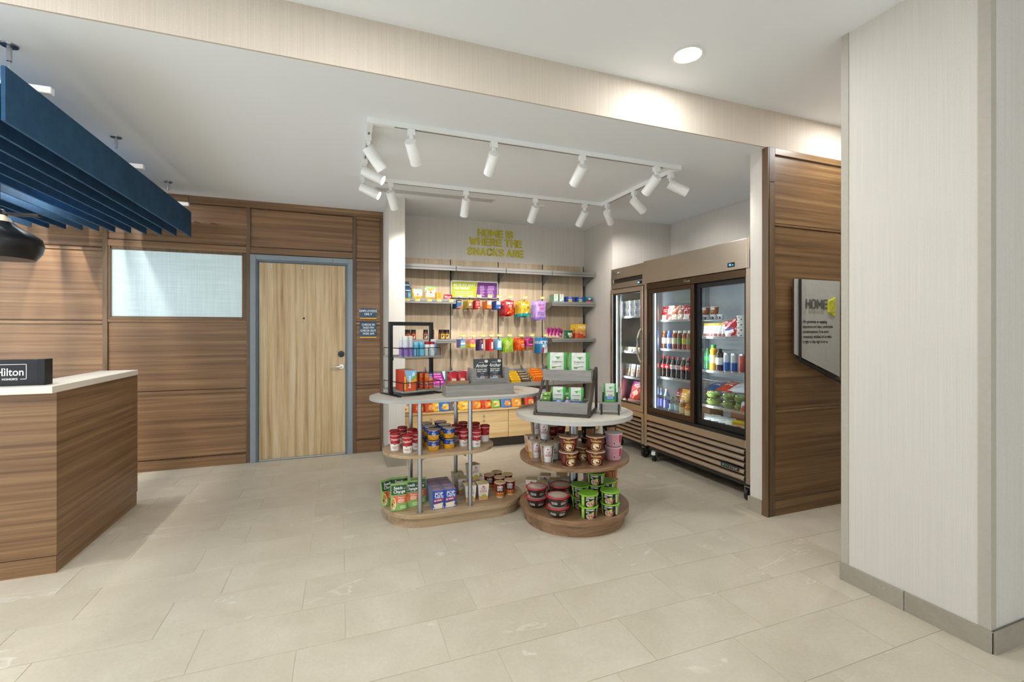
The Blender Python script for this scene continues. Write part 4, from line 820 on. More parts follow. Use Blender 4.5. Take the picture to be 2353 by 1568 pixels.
# cup-noodle in a square sleeve (front open)
def noodle(open_front):
    h = 0.118; b = MB(); kr, wh = '#b3a491', '#e9e2d8'
    if open_front:
        b.lathe([(0.029, 0.001), (0.030, 0.004), (0.040, h-0.006), (0.042, h-0.005), (0.042, h-0.001), (0.0, h-0.001)], ['#e6e6e6', '#e6e6e6', '#dedede', '#dedede', '#d8d0c4'], 26)
        s = MB(); a, c = 0.034, 0.0445
        s.add([(-c, -c, h), (c, -c, h), (c, c, h), (-c, c, h), (-c, -c, h+0.001), (c, -c, h+0.001), (c, c, h+0.001), (-c, c, h+0.001)], [(0, 3, 2, 1), (4, 5, 6, 7), (0, 1, 5, 4), (1, 2, 6, 5), (2, 3, 7, 6), (3, 0, 4, 7)], ['#c9b9a2', '#c7b08e', kr, kr, kr, kr])
        for sx, m in ((-1, '#d6b79c'), (1, kr)): s.add([(sx*a, -a, 0), (sx*a, a, 0), (sx*c, c, h), (sx*c, -c, h), (sx*(a-0.001), -a, 0), (sx*(a-0.001), a, 0), (sx*(c-0.001), c, h), (sx*(c-0.001), -c, h)], [(0, 1, 2, 3) if sx > 0 else (0, 3, 2, 1), (4, 7, 6, 5) if sx > 0 else (4, 5, 6, 7), (0, 3, 7, 4), (1, 5, 6, 2), (0, 4, 5, 1)], m)
        f2 = lambda y, z: (-(a+(c-a)*z/h)-0.0006, -y, z)
        s.patch([(-0.03, 0.004), (0.03, 0.004), (0.034, 0.05), (-0.034, 0.04)], '#dd8a4c', f2); s.disc(0.0, 0.03, 0.018, 0.013, '#98a33a', lambda y, z: (-(a+(c-a)*z/h)-0.001, -y, z), 14); s.lines(-0.026, 0.026, 0.06, 0.1, 3, '#c98a80', f2, 0.5)
        f = cone(0.030, 0.040, h-0.006); L = MB(); L.fit('CUP', 0.030, 0.016, '#b3202e', f, 0.004, 0.062, 0.02); L.fit('NOODLES', 0.046, 0.015, '#b3202e', f, 0.006, 0.043, 0.02); L.disc(0, 0.092, 0.009, 0.004, '#c8303c', f, 12); L.rect(-0.05, 0.05, 0.105, 0.1075, '#b9a98c', f, 8, 1); L.rect(-0.04, 0.04, 0.022, 0.0235, '#c9b48a', f, 8, 1)
        return Proto('noodle_cup', 'cup', b, [('sleeve', s, 'kraft card sleeve'), ('lettering', L, None)])
    b.frustum(0.068, 0.070, 0.086, 0.088, 0, h, '#cabfae', front='#e8dfd4', left='#b6aa9a', top='#c9b795')
    f = lambda x, z: (x, -(0.035+0.009*z/h)-0.0006, z); L = MB()
    L.fit('CUP', 0.032, 0.016, '#c05a54', f, 0, 0.076, 0.02); L.fit('NOODLES', 0.052, 0.015, '#c05a54', f, 0, 0.057, 0.02); L.disc(0, 0.100, 0.010, 0.005, '#b8404a', f, 12)
    L.patch([(-0.034, 0.002), (0.034, 0.002), (0.037, 0.026), (0.0, 0.020), (-0.037, 0.036)], '#e2a06e', f); L.disc(0.004, 0.028, 0.021, 0.014, '#b5bf45', lambda x, z: (x, -(0.035+0.009*z/h)-0.0012, z), 16)
    L.lines(-0.034, 0.038, 0.005, 0.085, 1, '#b5bf45', lambda x, z: (x, -0.0371+z, h+0.0006), 0.3)
    return Proto('noodle_carton', 'carton', b, [('lettering', L, None)])
P_ncup, P_nbox = noodle(True), noodle(False)
# red ramen cup
h, rb, rt = 0.110, 0.031, 0.042
b = cup(h, rb, rt, [(0.06, W_), (0.36, '#cf7a26'), (1.0, '#b3201c')]); f = cone(rb, rt, h); L = MB()
L.rect(-0.026, 0.030, 0.046, 0.104, '#1c1614', f, 8, 1); f2 = cone(rb, rt, h, 0.0013)
L.fit('RAMEN', 0.044, 0.020, W_, f2, 0.001, 0.074, 0.024); L.fit('BISTRO', 0.044, 0.018, W_, f2, 0.001, 0.053, 0.024); L.disc(0, 0.099, 0.011, 0.005, '#c8383a', f2, 12); L.rect(-0.022, 0.024, 0.034, 0.045, '#c22a22', f2, 6, 1)
for k in range(9): L.disc(-0.024+0.006*k, 0.014+0.010*(k % 3), 0.006, 0.006, ['#e0952f', '#b5581c', '#e8b964'][k % 3], f2, 8)
P_ramen = Proto('ramen_cup', 'cup', b, [('lid', lid(h, rt, '#d9c8ac', 0.003, '#c1a27a', 0.0, 0.003), 'beige peel-off lid'), ('lettering', L, None)])
# maroon tonkotsu bowl
h, rb, rt = 0.098, 0.046, 0.062
b = cup(h, rb, rt, [(0.04, W_), (1.0, '#5b1a14')], 32); f = cone(rb, rt, h); L = MB()
L.disc(0.002, 0.034, 0.036, 0.026, '#c9a05a', f, 22); f2 = cone(rb, rt, h, 0.0014); L.disc(0.002, 0.036, 0.022, 0.016, '#ead9b4', f2, 16); f3 = cone(rb, rt, h, 0.002); L.disc(-0.004, 0.040, 0.010, 0.007, '#e8e2d6', f3, 12); L.disc(-0.003, 0.040, 0.005, 0.004, '#d58a2e', cone(rb, rt, h, 0.0026), 8); L.disc(0.010, 0.030, 0.010, 0.006, '#8b2a20', f3, 10)
L.fit('Tonkotsu', 0.076, 0.017, '#e3c56a', f2, 0.002, 0.066, 0.014); L.lines(-0.014, 0.012, 0.086, 0.093, 1, '#d7b45a', f2, 0.5); L.patch([(0.040, 0.050), (0.052, 0.056), (0.052, 0.068), (0.040, 0.062)], '#c22b24', f2)
L.rect(-0.062, -0.045, 0.03, 0.08, '#7c3a2c', f2, 3, 1)
P_tonk = Proto('ramen_bowl', 'bowl', b, [('lid', lid(h, rt, '#caa98a', 0.003, 'g#9b6f4e', 0.0, 0.003), 'brown film lid'), ('lettering', L, None)])
# dark udon bowl with red rim
h, rb, rt = 0.066, 0.044, 0.074
b = MB().lathe([(0.040, 0.0), (0.044, 0.003), (0.060, 0.022), (0.069, 0.044), (0.073, h)], 's#2c2623', 32)
def fu(e):
    def f(x, z):
        r = (0.044+(0.060-0.044)*(z-0.003)/0.019 if z < 0.022 else 0.060+0.009*(z-0.022)/0.022 if z < 0.044 else 0.069+0.004*(z-0.044)/0.022)+e; a = x/0.066; return (r*math.sin(a), -r*math.cos(a), z)
    return f
L = MB(); L.fit('UDON', 0.042, 0.019, '#e9e4dc', fu(0.0016), 0.034, 0.020, 0.022); L.fit('UDON', 0.042, 0.019, '#e9e4dc', fu(0.0016), -0.034, 0.020, 0.022); L.disc(0.022, 0.050, 0.005, 0.005, '#c8242c', fu(0.0016), 10); L.lines(0.03, 0.06, 0.047, 0.053, 1, '#d9cfc4', fu(0.0016), 0.5)
P_udon = Proto('udon_bowl', 'bowl', b, [('lid', MB().lathe([(rt-0.002, h-0.005), (rt+0.004, h-0.004), (rt+0.005, h), (rt+0.003, h+0.004), (rt-0.002, h+0.005), (rt-0.008, h+0.003), (0.045, h+0.005), (0.0, h+0.006)], ['s#b3202c']*5+['g#b9a79a', 'g#c9b9a8'], 32), 'red rimmed lid'), ('lettering', L, None)])
# green pho bowl
h, rb, rt = 0.077, 0.052, 0.063
b = MB(); n = 32; prof = [(rb*0.95, 0.0), (rb, 0.003), (rt, h)]; b.lathe(prof, ['#1b1c1a', '#1b1c1a'], n)
f = cone(rb, rt, h); L = MB(); f2 = cone(rb, rt, h, 0.0014); f3 = cone(rb, rt, h, 0.002)
L.rect(-0.062, -0.036, 0.001, h-0.002, '#8fbf3a', f, 6, 1); L.lines(-0.056, -0.042, 0.008, 0.07, 2, '#b8d87c', f2, 0.3)
for k in range(4): L.rect(-0.055, -0.043, 0.012+0.014*k, 0.022+0.014*k, '#a9d060', f2)
L.rect(0.07, 0.12, 0.001, h-0.002, '#8fbf3a', f, 8, 1); L.rect(0.056, 0.068, 0.008, 0.068, '#c8ccd0', f, 3, 1)
L.fit('VIETNAMESE', 0.058, 0.0115, W_, f2, 0.004, 0.058, 0.02); L.fit('PHO', 0.020, 0.0115, W_, f2, -0.015, 0.042, 0.02)
L.patch([(0.010, 0.03), (0.030, 0.03), (0.032, 0.05), (0.014, 0.048)], '#9ccf3a', f2); L.disc(0.006, 0.020, 0.029, 0.021, '#d9cdb8', f2, 20); L.disc(0.006, 0.020, 0.025, 0.018, '#b58d6c', f3, 18)
for k in range(6): L.disc(-0.010+0.006*k, 0.014+0.006*(k % 3), 0.0045, 0.004, ['#e8ddc8', '#8c4a3a', '#d6c3a8'][k % 3], cone(rb, rt, h, 0.0026), 7)
L.patch([(0.020, 0.010), (0.046, 0.045), (0.050, 0.042), (0.026, 0.006)], '#b81f28', cone(rb, rt, h, 0.003))
P_pho = Proto('pho_bowl', 'bowl', b, [('lid', lid(h, rt, 's#8cc63a', 0.004, 's#7cb52e', -0.001, 0.004), 'bright green lid'), ('lettering', L, None)])
def plaincup(name, h, rb, rt, body, lidc, marks, lidtop=None):
    b = cup(h, rb, rt, [(1.0, body)]); f = cone(rb, rt, h); L = MB(); marks(L, f, cone(rb, rt, h, 0.0014))
    return Proto(name, 'cup', b, [('lid', lid(h, rt, lidc, 0.003, lidtop or lidc, 0.0, 0.003), None), ('lettering', L, None)])
def mk_pink(L, f, g):
    L.rect(-0.060, -0.025, 0.045, 0.075, '#b9b4c8', f, 6, 1); L.lines(-0.056, -0.03, 0.048, 0.072, 3, '#59608f', g, 0.4); L.rect(0.0, 0.012, 0.016, 0.040, '#e8e0e4', f, 2, 1); L.rect(0.002, 0.010, 0.019, 0.036, '#4a4a55', g); L.rect(0.045, 0.066, 0.03, 0.085, '#b8264a', f, 4, 1); L.lines(0.01, 0.036, 0.05, 0.08, 4, '#d08a98', g, 0.3)
P_pink = plaincup('pink_cup', 0.092, 0.050, 0.060, '#d79aa6', '#e8c3cb', mk_pink, 'g#ccd4d6')
def mk_org(L, f, g):
    L.rect(-0.055, 0.045, 0.070, 0.0755, '#1c1512', f, 12, 1); L.rect(-0.058, -0.050, 0.01, 0.075, '#1c1512', f, 2, 1); L.rect(0.012, 0.018, 0.005, 0.075, '#1c1512', f, 2, 1); L.lines(-0.04, 0.0, 0.03, 0.06, 3, '#8a5230', g, 0.2)
    for k in range(4): L.rect(0.026, 0.040, 0.016+0.013*k, 0.020+0.013*k, '#2a1a12', g); L.rect(0.031, 0.034, 0.012+0.013*k, 0.022+0.013*k, '#2a1a12', g)
P_org = plaincup('orange_cup', 0.092, 0.046, 0.056, '#c07a46', '#c9a98a', mk_org, 'g#a58a72')
def mk_blk(L, f, g):
    L.rect(-0.018, 0.05, 0.004, 0.070, '#b9835a', f, 10, 1); L.rect(-0.045, -0.036, 0.035, 0.052, '#c7c2bb', f, 2, 1); L.lines(-0.01, 0.04, 0.02, 0.06, 3, '#a8714a', g, 0.3)
P_blk = plaincup('black_cup', 0.092, 0.046, 0.057, '#1d1817', '#b98b6a', mk_blk, 'g#a07a5c')
def mk_red(L, f, g): L.rect(-0.03, 0.03, 0.02, 0.06, '#8c1c22', f, 8, 1); L.lines(-0.02, 0.02, 0.03, 0.05, 2, '#d9a89c', g, 0.4)
P_redc = plaincup('red_cup', 0.080, 0.036, 0.046, '#7b1d20', '#e0cfc0', mk_red, '#d9c8bb')
# pet-treat pouches
def treat(w, h, band, btxt, t, seed):
    def reg(u, v):
        if v < 0.13: return 's#1f6a48' if band == 'o' else 's#4c9e3a'
        if band == 'b' and v < 0.28: return 's#2a5fae' if abs(u) < 0.74 else 's#4fa044'
        return 's#c9c8c1' if -0.72 < u < 0.68 else 's#3f9440'
    b, fn = bag(w, h, t, reg, 22, 24, 'stand', seed, 0.06); f = fn(); L = MB()
    L.fit('Greenies', w*0.52, h*0.085, '#2f4a2c', f, -0.002, h*0.54, 0.004, 0.1); L.patch([(-w*0.13, h*0.80), (w*0.16, h*0.82), (w*0.03, h*0.68)], '#4f9a4a', f); L.rect(-w*0.25, w*0.27, h*0.48, h*0.487, '#7a8a6c', f, 6, 1)
    if band == 'o': L.tube([f(-w*0.24, h*0.33), f(w*0.2, h*0.38)], h*0.018, '#6c8a3a', 6); L.rect(-w*0.26, -w*0.08, h*0.28, h*0.36, '#6c8a3a', f, 3, 1)
    else: L.disc(-w*0.08, h*0.36, w*0.10, h*0.035, '#8a8a3c', f, 12); L.disc(w*0.10, h*0.36, w*0.10, h*0.035, '#7c8440', f, 12); L.disc(w*0.22, h*0.80, w*0.11, h*0.075, '#8fcf8a', f, 14)
    L.fit(btxt, w*0.50, h*0.055, W_, f, -0.002, h*0.035 if band == 'o' else h*0.18, 0.02)
    return Proto('pet_treat_pouch', 'pouch', b, [('lettering', L, None)])
P_tro, P_trt, P_trs = treat(0.150, 0.165, 'o', 'ORIGINAL', 0.05, 11), treat(0.105, 0.135, 'b', 'SALMON FLAVOR', 0.035, 12), treat(0.090, 0.130, 'b', 'TUNA FLAVOR', 0.035, 13)
# jerky pouch
b, fn = bag(0.135, 0.170, 0.04, lambda u, v: 's#3a3d40' if v > 0.22 or abs(u) > .8 else ('s#8ab4c6' if u < .3 else 's#8a6a5c'), 16, 20, 'stand', 21, 0.06); f = fn(); L = MB()
L.text('Archer', 0.026, '#ece9e4', f, 0, 0.105, 0.012, 0.35, 0.92); L.lines(-0.03, 0.03, 0.138, 0.146, 1, '#b9bcc0', f, 0.4); L.din('GRASS-FED', 0.0105, '#e4e2de', f, 0, 0.082, 0.22, 0.14); L.din('BEEF JERKY', 0.0105, '#e4e2de', f, 0, 0.067, 0.22, 0.14); L.fit('Original', 0.034, 0.009, '#86b4d6', f, 0, 0.052, 0.006); L.rect(-0.045, 0.02, 0.004, 0.022, '#9cc8dc', f, 6, 2)
L.disc(-0.03, 0.03, 0.012, 0.009, '#7a3b2c', f, 10); L.disc(0.0, 0.032, 0.012, 0.009, '#a8807a', f, 10); L.disc(0.04, 0.150, 0.016, 0.012, '#c9c5bd', f, 10)
P_jerky = Proto('jerky_pouch', 'pouch', b, [('lettering', L, None)])
# laundry boxes
w, d, h = 0.098, 0.020, 0.150
b = MB().box(-w/2, w/2, 0, d, 0, h, '#d4501c', left='#c03a1c', top='#b9aaa0'); f = flat(0); L = MB(); f2 = flat(0, 0.0012)
L.patch([(-0.045, 0.145), (-0.020, 0.060), (0.048, 0.085), (0.048, 0.148), (-0.045, 0.148)], '#7fb6d8', f); L.patch([(0.0, 0.075), (0.048, 0.088), (0.048, 0.122)], '#6fae4e', f2); L.patch([(-0.01, 0.055), (0.048, 0.068), (0.048, 0.088), (0.0, 0.075)], '#e8a22a', f2); L.rect(-0.046, -0.036, 0.010, 0.105, '#e7c32e', f2)
L.text('bounce', 0.020, '#f5f0ea', lambda x, z: (-0.006-z+0.008, -0.0022, 0.066+x), 0, 0, 0.03, 0, 1.05); L.disc(-0.014, 0.066, 0.003, 0.006, '#b8202a', flat(0, 0.003), 8); L.patch([(0.012, 0.105), (0.034, 0.110), (0.030, 0.138), (0.016, 0.132)], '#dbe8ee', f2)
P_bounce = Proto('dryer_sheet_box', 'box', b, [('lettering', L, None)])
w, d, h = 0.066, 0.034, 0.118
b = MB().box(-w/2, w/2, 0, d, 0, h, '#dd5a1c', left='#b93a1c', top='#27348c'); f = flat(0); L = MB(); f2 = flat(0, 0.0012); f3 = flat(0, 0.0018)
L.rect(-0.002, w/2, 0.085, h, '#27348c', f); L.rect(-w/2, w/2, 0.028, 0.036, '#2b3c98', f)
for z in (0.097, 0.045): L.disc(-0.012, z, 0.015, 0.013, '#e8b43a', f2, 16); L.disc(-0.012, z, 0.010, 0.009, '#e3862a', f3, 12); L.fit('Tide', 0.018, 0.009, '#27348c', flat(0, 0.0024), -0.012, z-0.004, 0.012, 0.2)
L.lines(0.004, 0.030, 0.06, 0.112, 4, '#e9dfe2', f2, 0.4); L.disc(-0.006, 0.018, 0.006, 0.005, '#f2e9e4', f2, 8)
P_tide = Proto('detergent_box', 'box', b, [('lettering', L, None)])
# boxes and bags with a given print
def carton(name, w, d, h, body, prt, left=None, top=None, hang=False):
    b = MB().box(-w/2, w/2, 0, d, 0, h, body, left=left or body, top=top or body)
    if hang: b.box(-w/2, w/2, 0.0, 0.0012, h, h+0.018, body)
    L = MB()
    for i, p in enumerate(prt):
        f = flat(0, 0.0006+0.0004*i)
        if p[0] == 'r': L.rect(p[1], p[2], p[3], p[4], p[5], f)
        elif p[0] == 'd': L.disc(p[1], p[2], p[3], p[4], p[5], f, 12)
        elif p[0] == 't': L.fit(p[1], p[2], p[3], p[6], f, p[4], p[5], 0.02)
        elif p[0] == 'l': L.lines(p[1], p[2], p[3], p[4], p[5], p[6], f, 0.4)
        elif p[0] == 'p': L.patch(p[1], p[2], f)
    return Proto(name, 'box', b, [('print', L, None)] if prt else [])
def sack(name, w, h, t, reg, prt, kind='pillow', seed=1, cat='bag', nu=12, nv=16, wr=1.6):
    b, fn = bag(w, h, t, reg, nu, nv, kind, seed, 0.06, wr); L = MB()
    for i, p in enumerate(prt):
        f = fn(0.0012+0.0006*i)
        if p[0] == 't': L.fit(p[1], p[2], p[3], p[6], f, p[4], p[5], 0.02)
        elif p[0] == 'd': L.disc(p[1], p[2], p[3], p[4], p[5], f, 14)
        elif p[0] == 'l': L.lines(p[1], p[2], p[3], p[4], p[5], p[6], f, 0.4)
        elif p[0] == 'p': L.patch(p[1], p[2], f)
        elif p[0] == 'r': L.rect(p[1], p[2], p[3], p[4], p[5], f, 4, 4)
    return Proto(name, cat, b, [('print', L, None)] if prt else [])
solid = lambda c: (lambda u, v: c)
def bottle(name, prof, mats, capm, parts=(), n=20, cat='bottle'): return Proto(name, cat, MB().lathe(prof, mats, n), [('cap', MB().lathe([(capm[0], capm[1]), (capm[0], capm[2]), (capm[0]*0.9, capm[2]+0.001), (0.0, capm[2]+0.001)], capm[3], 16), None)]+list(parts))
# ------------------------------------------------------------------ racetrack-shaped display table
def stadium(xl, xr, yc, r, n=18): return [(xr+r*math.cos(-math.pi/2+math.pi*i/n), yc+r*math.sin(-math.pi/2+math.pi*i/n)) for i in range(n+1)]+[(xl+r*math.cos(math.pi/2+math.pi*i/n), yc+r*math.sin(math.pi/2+math.pi*i/n)) for i in range(n+1)]
OC = 3.47
ot = empty('oval_display_table', 'three-tier oval snack display table with steel poles', 'display table', (0, 0, 0))
ob('plinth', MB().prism(stadium(0.572, 1.076, OC, 0.258), 0, 0.070, 'table_oak'), ot)
bevel(ob('base_shelf', MB().prism(stadium(0.572, 1.077, OC, 0.285), 0.070, 0.100, 'table_oak'), ot), 0.002, 1)
bevel(ob('middle_shelf', MB().prism(stadium(0.535, 0.874, OC, 0.250), 0.482, 0.505, 'table_oak'), ot), 0.002, 1)
bevel(ob('table_top', MB().prism(stadium(0.492, 1.232, OC, 0.300), 0.876, 0.900, 's#cdc4b6', 's#a6a5a3'), ot), 0.002, 1)
for x, y in ((0.520, 3.243), (0.885, 3.243), (0.520, 3.695), (0.885, 3.695)):
    p = ob('pole', MB().cyl(x, y, 0.016, 0.100, 0.8755, 'steel_pole', 20), ot)
    ob('flange', MB().lathe([(0.016, 0.1003), (0.021, 0.1003), (0.021, 0.104), (0.016, 0.106)], 'steel_pole', 20, x, y), p)
ob('brace', MB().slab([(0.56, 0.482), (0.62, 0.482), (0.535, 0.44), (0.535, 0.482)], 3.30, 3.64, 'b#8d8f92'), ot, smooth=False)
ob('brace', MB().slab([(0.80, 0.482), (0.87, 0.482), (0.87, 0.445)], 3.30, 3.64, 'b#8d8f92'), ot, smooth=False)
# ------------------------------------------------------------------ round display table
RX, RY = 1.625, 3.035
rt_ = empty('round_display_table', 'three-tier round snack display table on steel pole', 'display table', (RX, RY, 0))
ob('plinth', MB().lathe([(0.366, 0.0), (0.366, 0.084)], 'table_walnut', 64), rt_)
bevel(ob('base_shelf', MB().lathe([(0.400, 0.084), (0.400, 0.119)], 'table_walnut', 64), rt_), 0.002, 1)
bevel(ob('middle_shelf', MB().lathe([(0.402, 0.441), (0.402, 0.465)], 'table_walnut', 64), rt_), 0.002, 1)
bevel(ob('table_top', MB().lathe([(0.427, 0.753), (0.428, 0.754), (0.428, 0.784), (0.427, 0.785)], ['s#b9b6b0', 's#b9b6b0', 's#d2cabc'], 64), rt_), 0.002, 1)
ob('pole', MB().cyl(0, 0, 0.033, 0.119, 0.441, 'steel_pole', 28), rt_); ob('pole', MB().cyl(0, 0, 0.033, 0.465, 0.753, 'steel_pole', 28), rt_)
for z in (0.119, 0.465): ob('flange', MB().lathe([(0.033, z), (0.05, z), (0.05, z+0.004), (0.033, z+0.006)], 'steel_pole', 28), rt_)
# ------------------------------------------------------------------ goods on the oval table: middle shelf
mz = 0.505
G = 'red soup cups on the oval table'
for (u, v), lab in zip(((908, 1037.6), (936.6, 1043), (906.4, 1030), (924.6, 1021), (947, 1026.5), (957.6, 1035)),
    ('front leftmost red soup cup on the oval middle shelf', 'frontmost red soup cup left of the front pole', 'red soup cup half hidden behind the leftmost soup cup', 'rearmost red soup cup of the left cluster', 'red soup cup behind the front pole, left cluster', 'red soup cup right behind the front left pole')):
    p = back(u, v, mz, 0.032); P_soup.put(p, lab, G, face(p)+random.uniform(-0.25, 0.25))
for (u, v), lab in zip(((1048.7, 1015), (1064, 1008), (1065, 1027), (1092, 1009.5), (1091, 1019), (1094.7, 1029), (1114.2, 1016)),
    ('red soup cup touching the yellow and blue cups', 'rearmost red soup cup of the right cluster', 'front red soup cup left of the right pole', 'red soup cup hidden behind the right front pole', 'middle red soup cup right of the right pole', 'front red soup cup right of the right pole', 'rightmost red soup cup turned to its barcode side')):
    p = back(u, v, mz, 0.032); P_soup.put(p, lab, G, face(p)+(1.8 if u == 1114.2 else random.uniform(0.1, 0.5)))
G = 'blue and yellow macaroni cups'
for c, (u, vs) in enumerate(((996, (1038, 1028.5, 1020)), (1031.7, (1033, 1024.5, 1016)))):
    for r, v in enumerate(vs):
        p = back(u-(8.5 if c == 0 else 10)*r, v, mz, 0.038)
        for k in range(2):
            P_mac.put((p.x, p.y, mz+0.078*k), '%s blue and yellow macaroni cup, %s row, %s stack' % (('lower', 'upper')[k], ('front', 'middle', 'rear')[r], ('left', 'right')[c]), G, face(p)+(0.05 if (c, k) != (1, 0) else 0.5)+0.1*r)
# base shelf
bz = 0.100
G = 'green rice pouches'
for u, v, r, lab in ((917, 1175, 0.05, 'front green rice pouch facing forward at left end'), (893, 1163, 0.55, 'leftmost green rice pouch turned sideways'), (919, 1158, 0.05, 'rear green rice pouch behind the front one'), (945.5, 1167.5, 0.0, 'green rice pouch left of the front pole, second row'), (961, 1159, -0.05, 'green rice pouch behind the front left pole')):
    p = back(u, v, bz, 0.026); P_rice.put(p, lab, G, face(p)*0.6+r, R(-5))
G = 'blue pastry cartons'
p0 = onZ(1007.5, 1170.5, bz)
for c in range(2):
    for r in range(4):
        P_pop.put((p0.x+0.087*c, p0.y+0.075*r+0.004*c, bz), '%s blue pastry carton with white tart picture, %s column' % (('front', 'second', 'third', 'rearmost')[r], ('left', 'right')[c]), G, R(1.5))
G = 'boxed noodle cups on the oval table'
for u, v, z, r, lab in ((1079, 1153, bz, 0, 'white noodle carton behind the right pole foot'), (1108, 1149, bz, 0, 'white noodle carton right of the pole, front row'), (1061, 1135.5, bz, 0.1, 'noodle carton in the second row, left'), (1051, 1122, bz, 0.1, 'rearmost noodle carton near the back pole'), (1095, 1130, bz, 0, 'noodle carton in the second row, right'), (1086.5, 1139.5, bz+0.119, 0.35, 'noodle carton stacked on top of the others')):
    p = back(u, v, bz, 0.037); P_nbox.put((p.x, p.y, z), lab, G, r-0.05)
G = 'red ramen cups'
for u, v, lab in ((1149, 1144.5, 'frontmost red ramen cup at the right end'), (1172, 1138, 'rightmost red ramen cup of the front row'), (1124, 1125.5, 'leftmost red ramen cup beside the noodle cartons'), (1148, 1131, 'middle red ramen cup of the cluster'), (1141.6, 1118, 'rearmost red ramen cup with beige lid'), (1165.6, 1123.5, 'rear right red ramen cup')):
    p = back(u, v, bz, 0.031); P_ramen.put(p, lab, G, face(p)+random.uniform(-.1, .15))
# ------------------------------------------------------------------ rack on the oval table top
tz = 0.9005
RKX, RKY, RKR = 0.506, 3.559, R(21)
rk = empty('counter_rack', 'black metal two-tray rack on the oval table', 'rack', (RKX, RKY, tz), RKR)
fr = MB(); hw = 0.174
bevel(ob('upright_frame', MB().slab([(-hw-0.014, 0.004), (-hw+0.014, 0.004), (-hw+0.014, 0.517), (hw-0.014, 0.517), (hw-0.014, 0.004), (hw+0.014, 0.004), (hw+0.014, 0.545), (-hw-0.014, 0.545)], -0.013, 0.013, 's#1a1a1b'), rk, smooth=False), 0.002, 1)
for s in (-1, 1): ob('foot', MB().box(s*hw-0.014, s*hw+0.014, -0.15, 0.15, 0.0, 0.006, 's#1a1a1b'), rk, smooth=False)
for z, lab in ((0.040, 'lower grey tray with wire rail'), (0.290, 'upper grey tray with wire rail')):
    tr_ = ob('tray', None, rk, (0, 0, z)); tr_['label'] = lab
    ob('board', MB().box(-0.160, 0.160, -0.17, 0.15, -0.012, 0.0, 'grey_timber'), tr_, smooth=False)
    hz = 0.060
    ob('wire_rail', MB().tube([(-0.158, 0.14, 0.002), (-0.158, 0.14, hz), (-0.158, -0.155, hz), (-0.15, -0.168, hz), (0.15, -0.168, hz), (0.158, -0.155, hz), (0.158, 0.14, hz), (0.158, 0.14, 0.002)], 0.0035, 's#1a1a1b', 6), tr_)
    for x, y in ((-0.158, 0.0), (-0.155, -0.163), (-0.05, -0.168), (0.05, -0.168), (0.155, -0.163), (0.158, 0.0)): ob('wire_post', MB().cyl(x, y, 0.003, 0.0, hz, 's#1a1a1b', 6), tr_)
    for s in (-1, 1): ob('clip', MB().box(s*0.168-0.010, s*0.168+0.010, -0.018, 0.018, -0.03, -0.0125, 's#1a1a1b'), tr_, smooth=False)
RM = Matrix.Translation((RKX, RKY, tz)) @ Matrix.Rotation(RKR, 4, 'Z')
def rk_at(x, y, z): return RM @ Vector((x, y, z))
for i in range(7): P_bounce.put(rk_at(-0.095+0.002*i, -0.155+0.0225*i, 0.0405), '%s orange dryer sheet box in the lower rack tray' % (['front', 'second', 'third', 'fourth', 'fifth', 'sixth', 'last'][i]), 'orange dryer sheet boxes', RKR+R(-4))
for i in range(3): P_tide.put(rk_at(0.075-0.018*i, -0.130+0.045*i, 0.0405), '%s orange and blue detergent box in the lower rack tray' % (['front', 'middle', 'rear'][i]), 'orange detergent boxes', RKR+R(-6))
def can(name, h, r, body, band, capc, cap_h=0.02, dome=True):
    return Proto(name, 'bottle', MB().lathe([(r*0.95, 0), (r, 0.003), (r, h*0.45), (r, h*0.80), (r*0.8, h*0.86), (0.0, h*0.86)], [body, band, body, body, body], 20), [('cap', MB().lathe([(r*0.97, h*0.80), (r*0.97, h*0.97), (r*0.8, h), (0.0, h)], capc, 20), None)])
P_hair = can('hairspray_can', 0.150, 0.020, '#c4c6cc', '#8a6ab0', '#dcd8cf'); P_bluec = can('deodorant_stick', 0.105, 0.022, '#4fa3c4', '#6fb6d4', '#7fc0dc'); P_redd = can('shaving_cream', 0.105, 0.021, '#e2dede', '#c9d0cc', '#9c1622'); P_mist = can('spray_bottle', 0.122, 0.024, '#6a93c2', '#7aa0cc', '#d3d4d2')
for i, (x, y) in enumerate(((-0.13, -0.09), (-0.085, -0.135), (-0.125, -0.14), (-0.10, -0.04))): P_hair.put(rk_at(x, y, 0.2905), '%s purple and white hairspray can on the upper rack tray' % (['rear left', 'front right', 'front left', 'rearmost'][i]), 'hairspray cans')
for i, (x, y) in enumerate(((-0.040, -0.135), (-0.035, -0.085), (0.008, -0.135), (0.010, -0.085))): P_bluec.put(rk_at(x, y, 0.2905), '%s light blue deodorant on the upper rack tray' % (['front left', 'rear left', 'front right', 'rear right'][i]), 'light blue deodorants')
for i, (x, y) in enumerate(((0.055, -0.135), (0.058, -0.088), (0.098, -0.135))): P_redd.put(rk_at(x, y, 0.2905), '%s white can with red cap on the upper rack tray' % (['left front', 'rear', 'right front'][i]), 'red capped cans')
P_mist.put(rk_at(0.135, -0.10, 0.2905), 'blue spray bottle with clear cap at the right of upper tray')
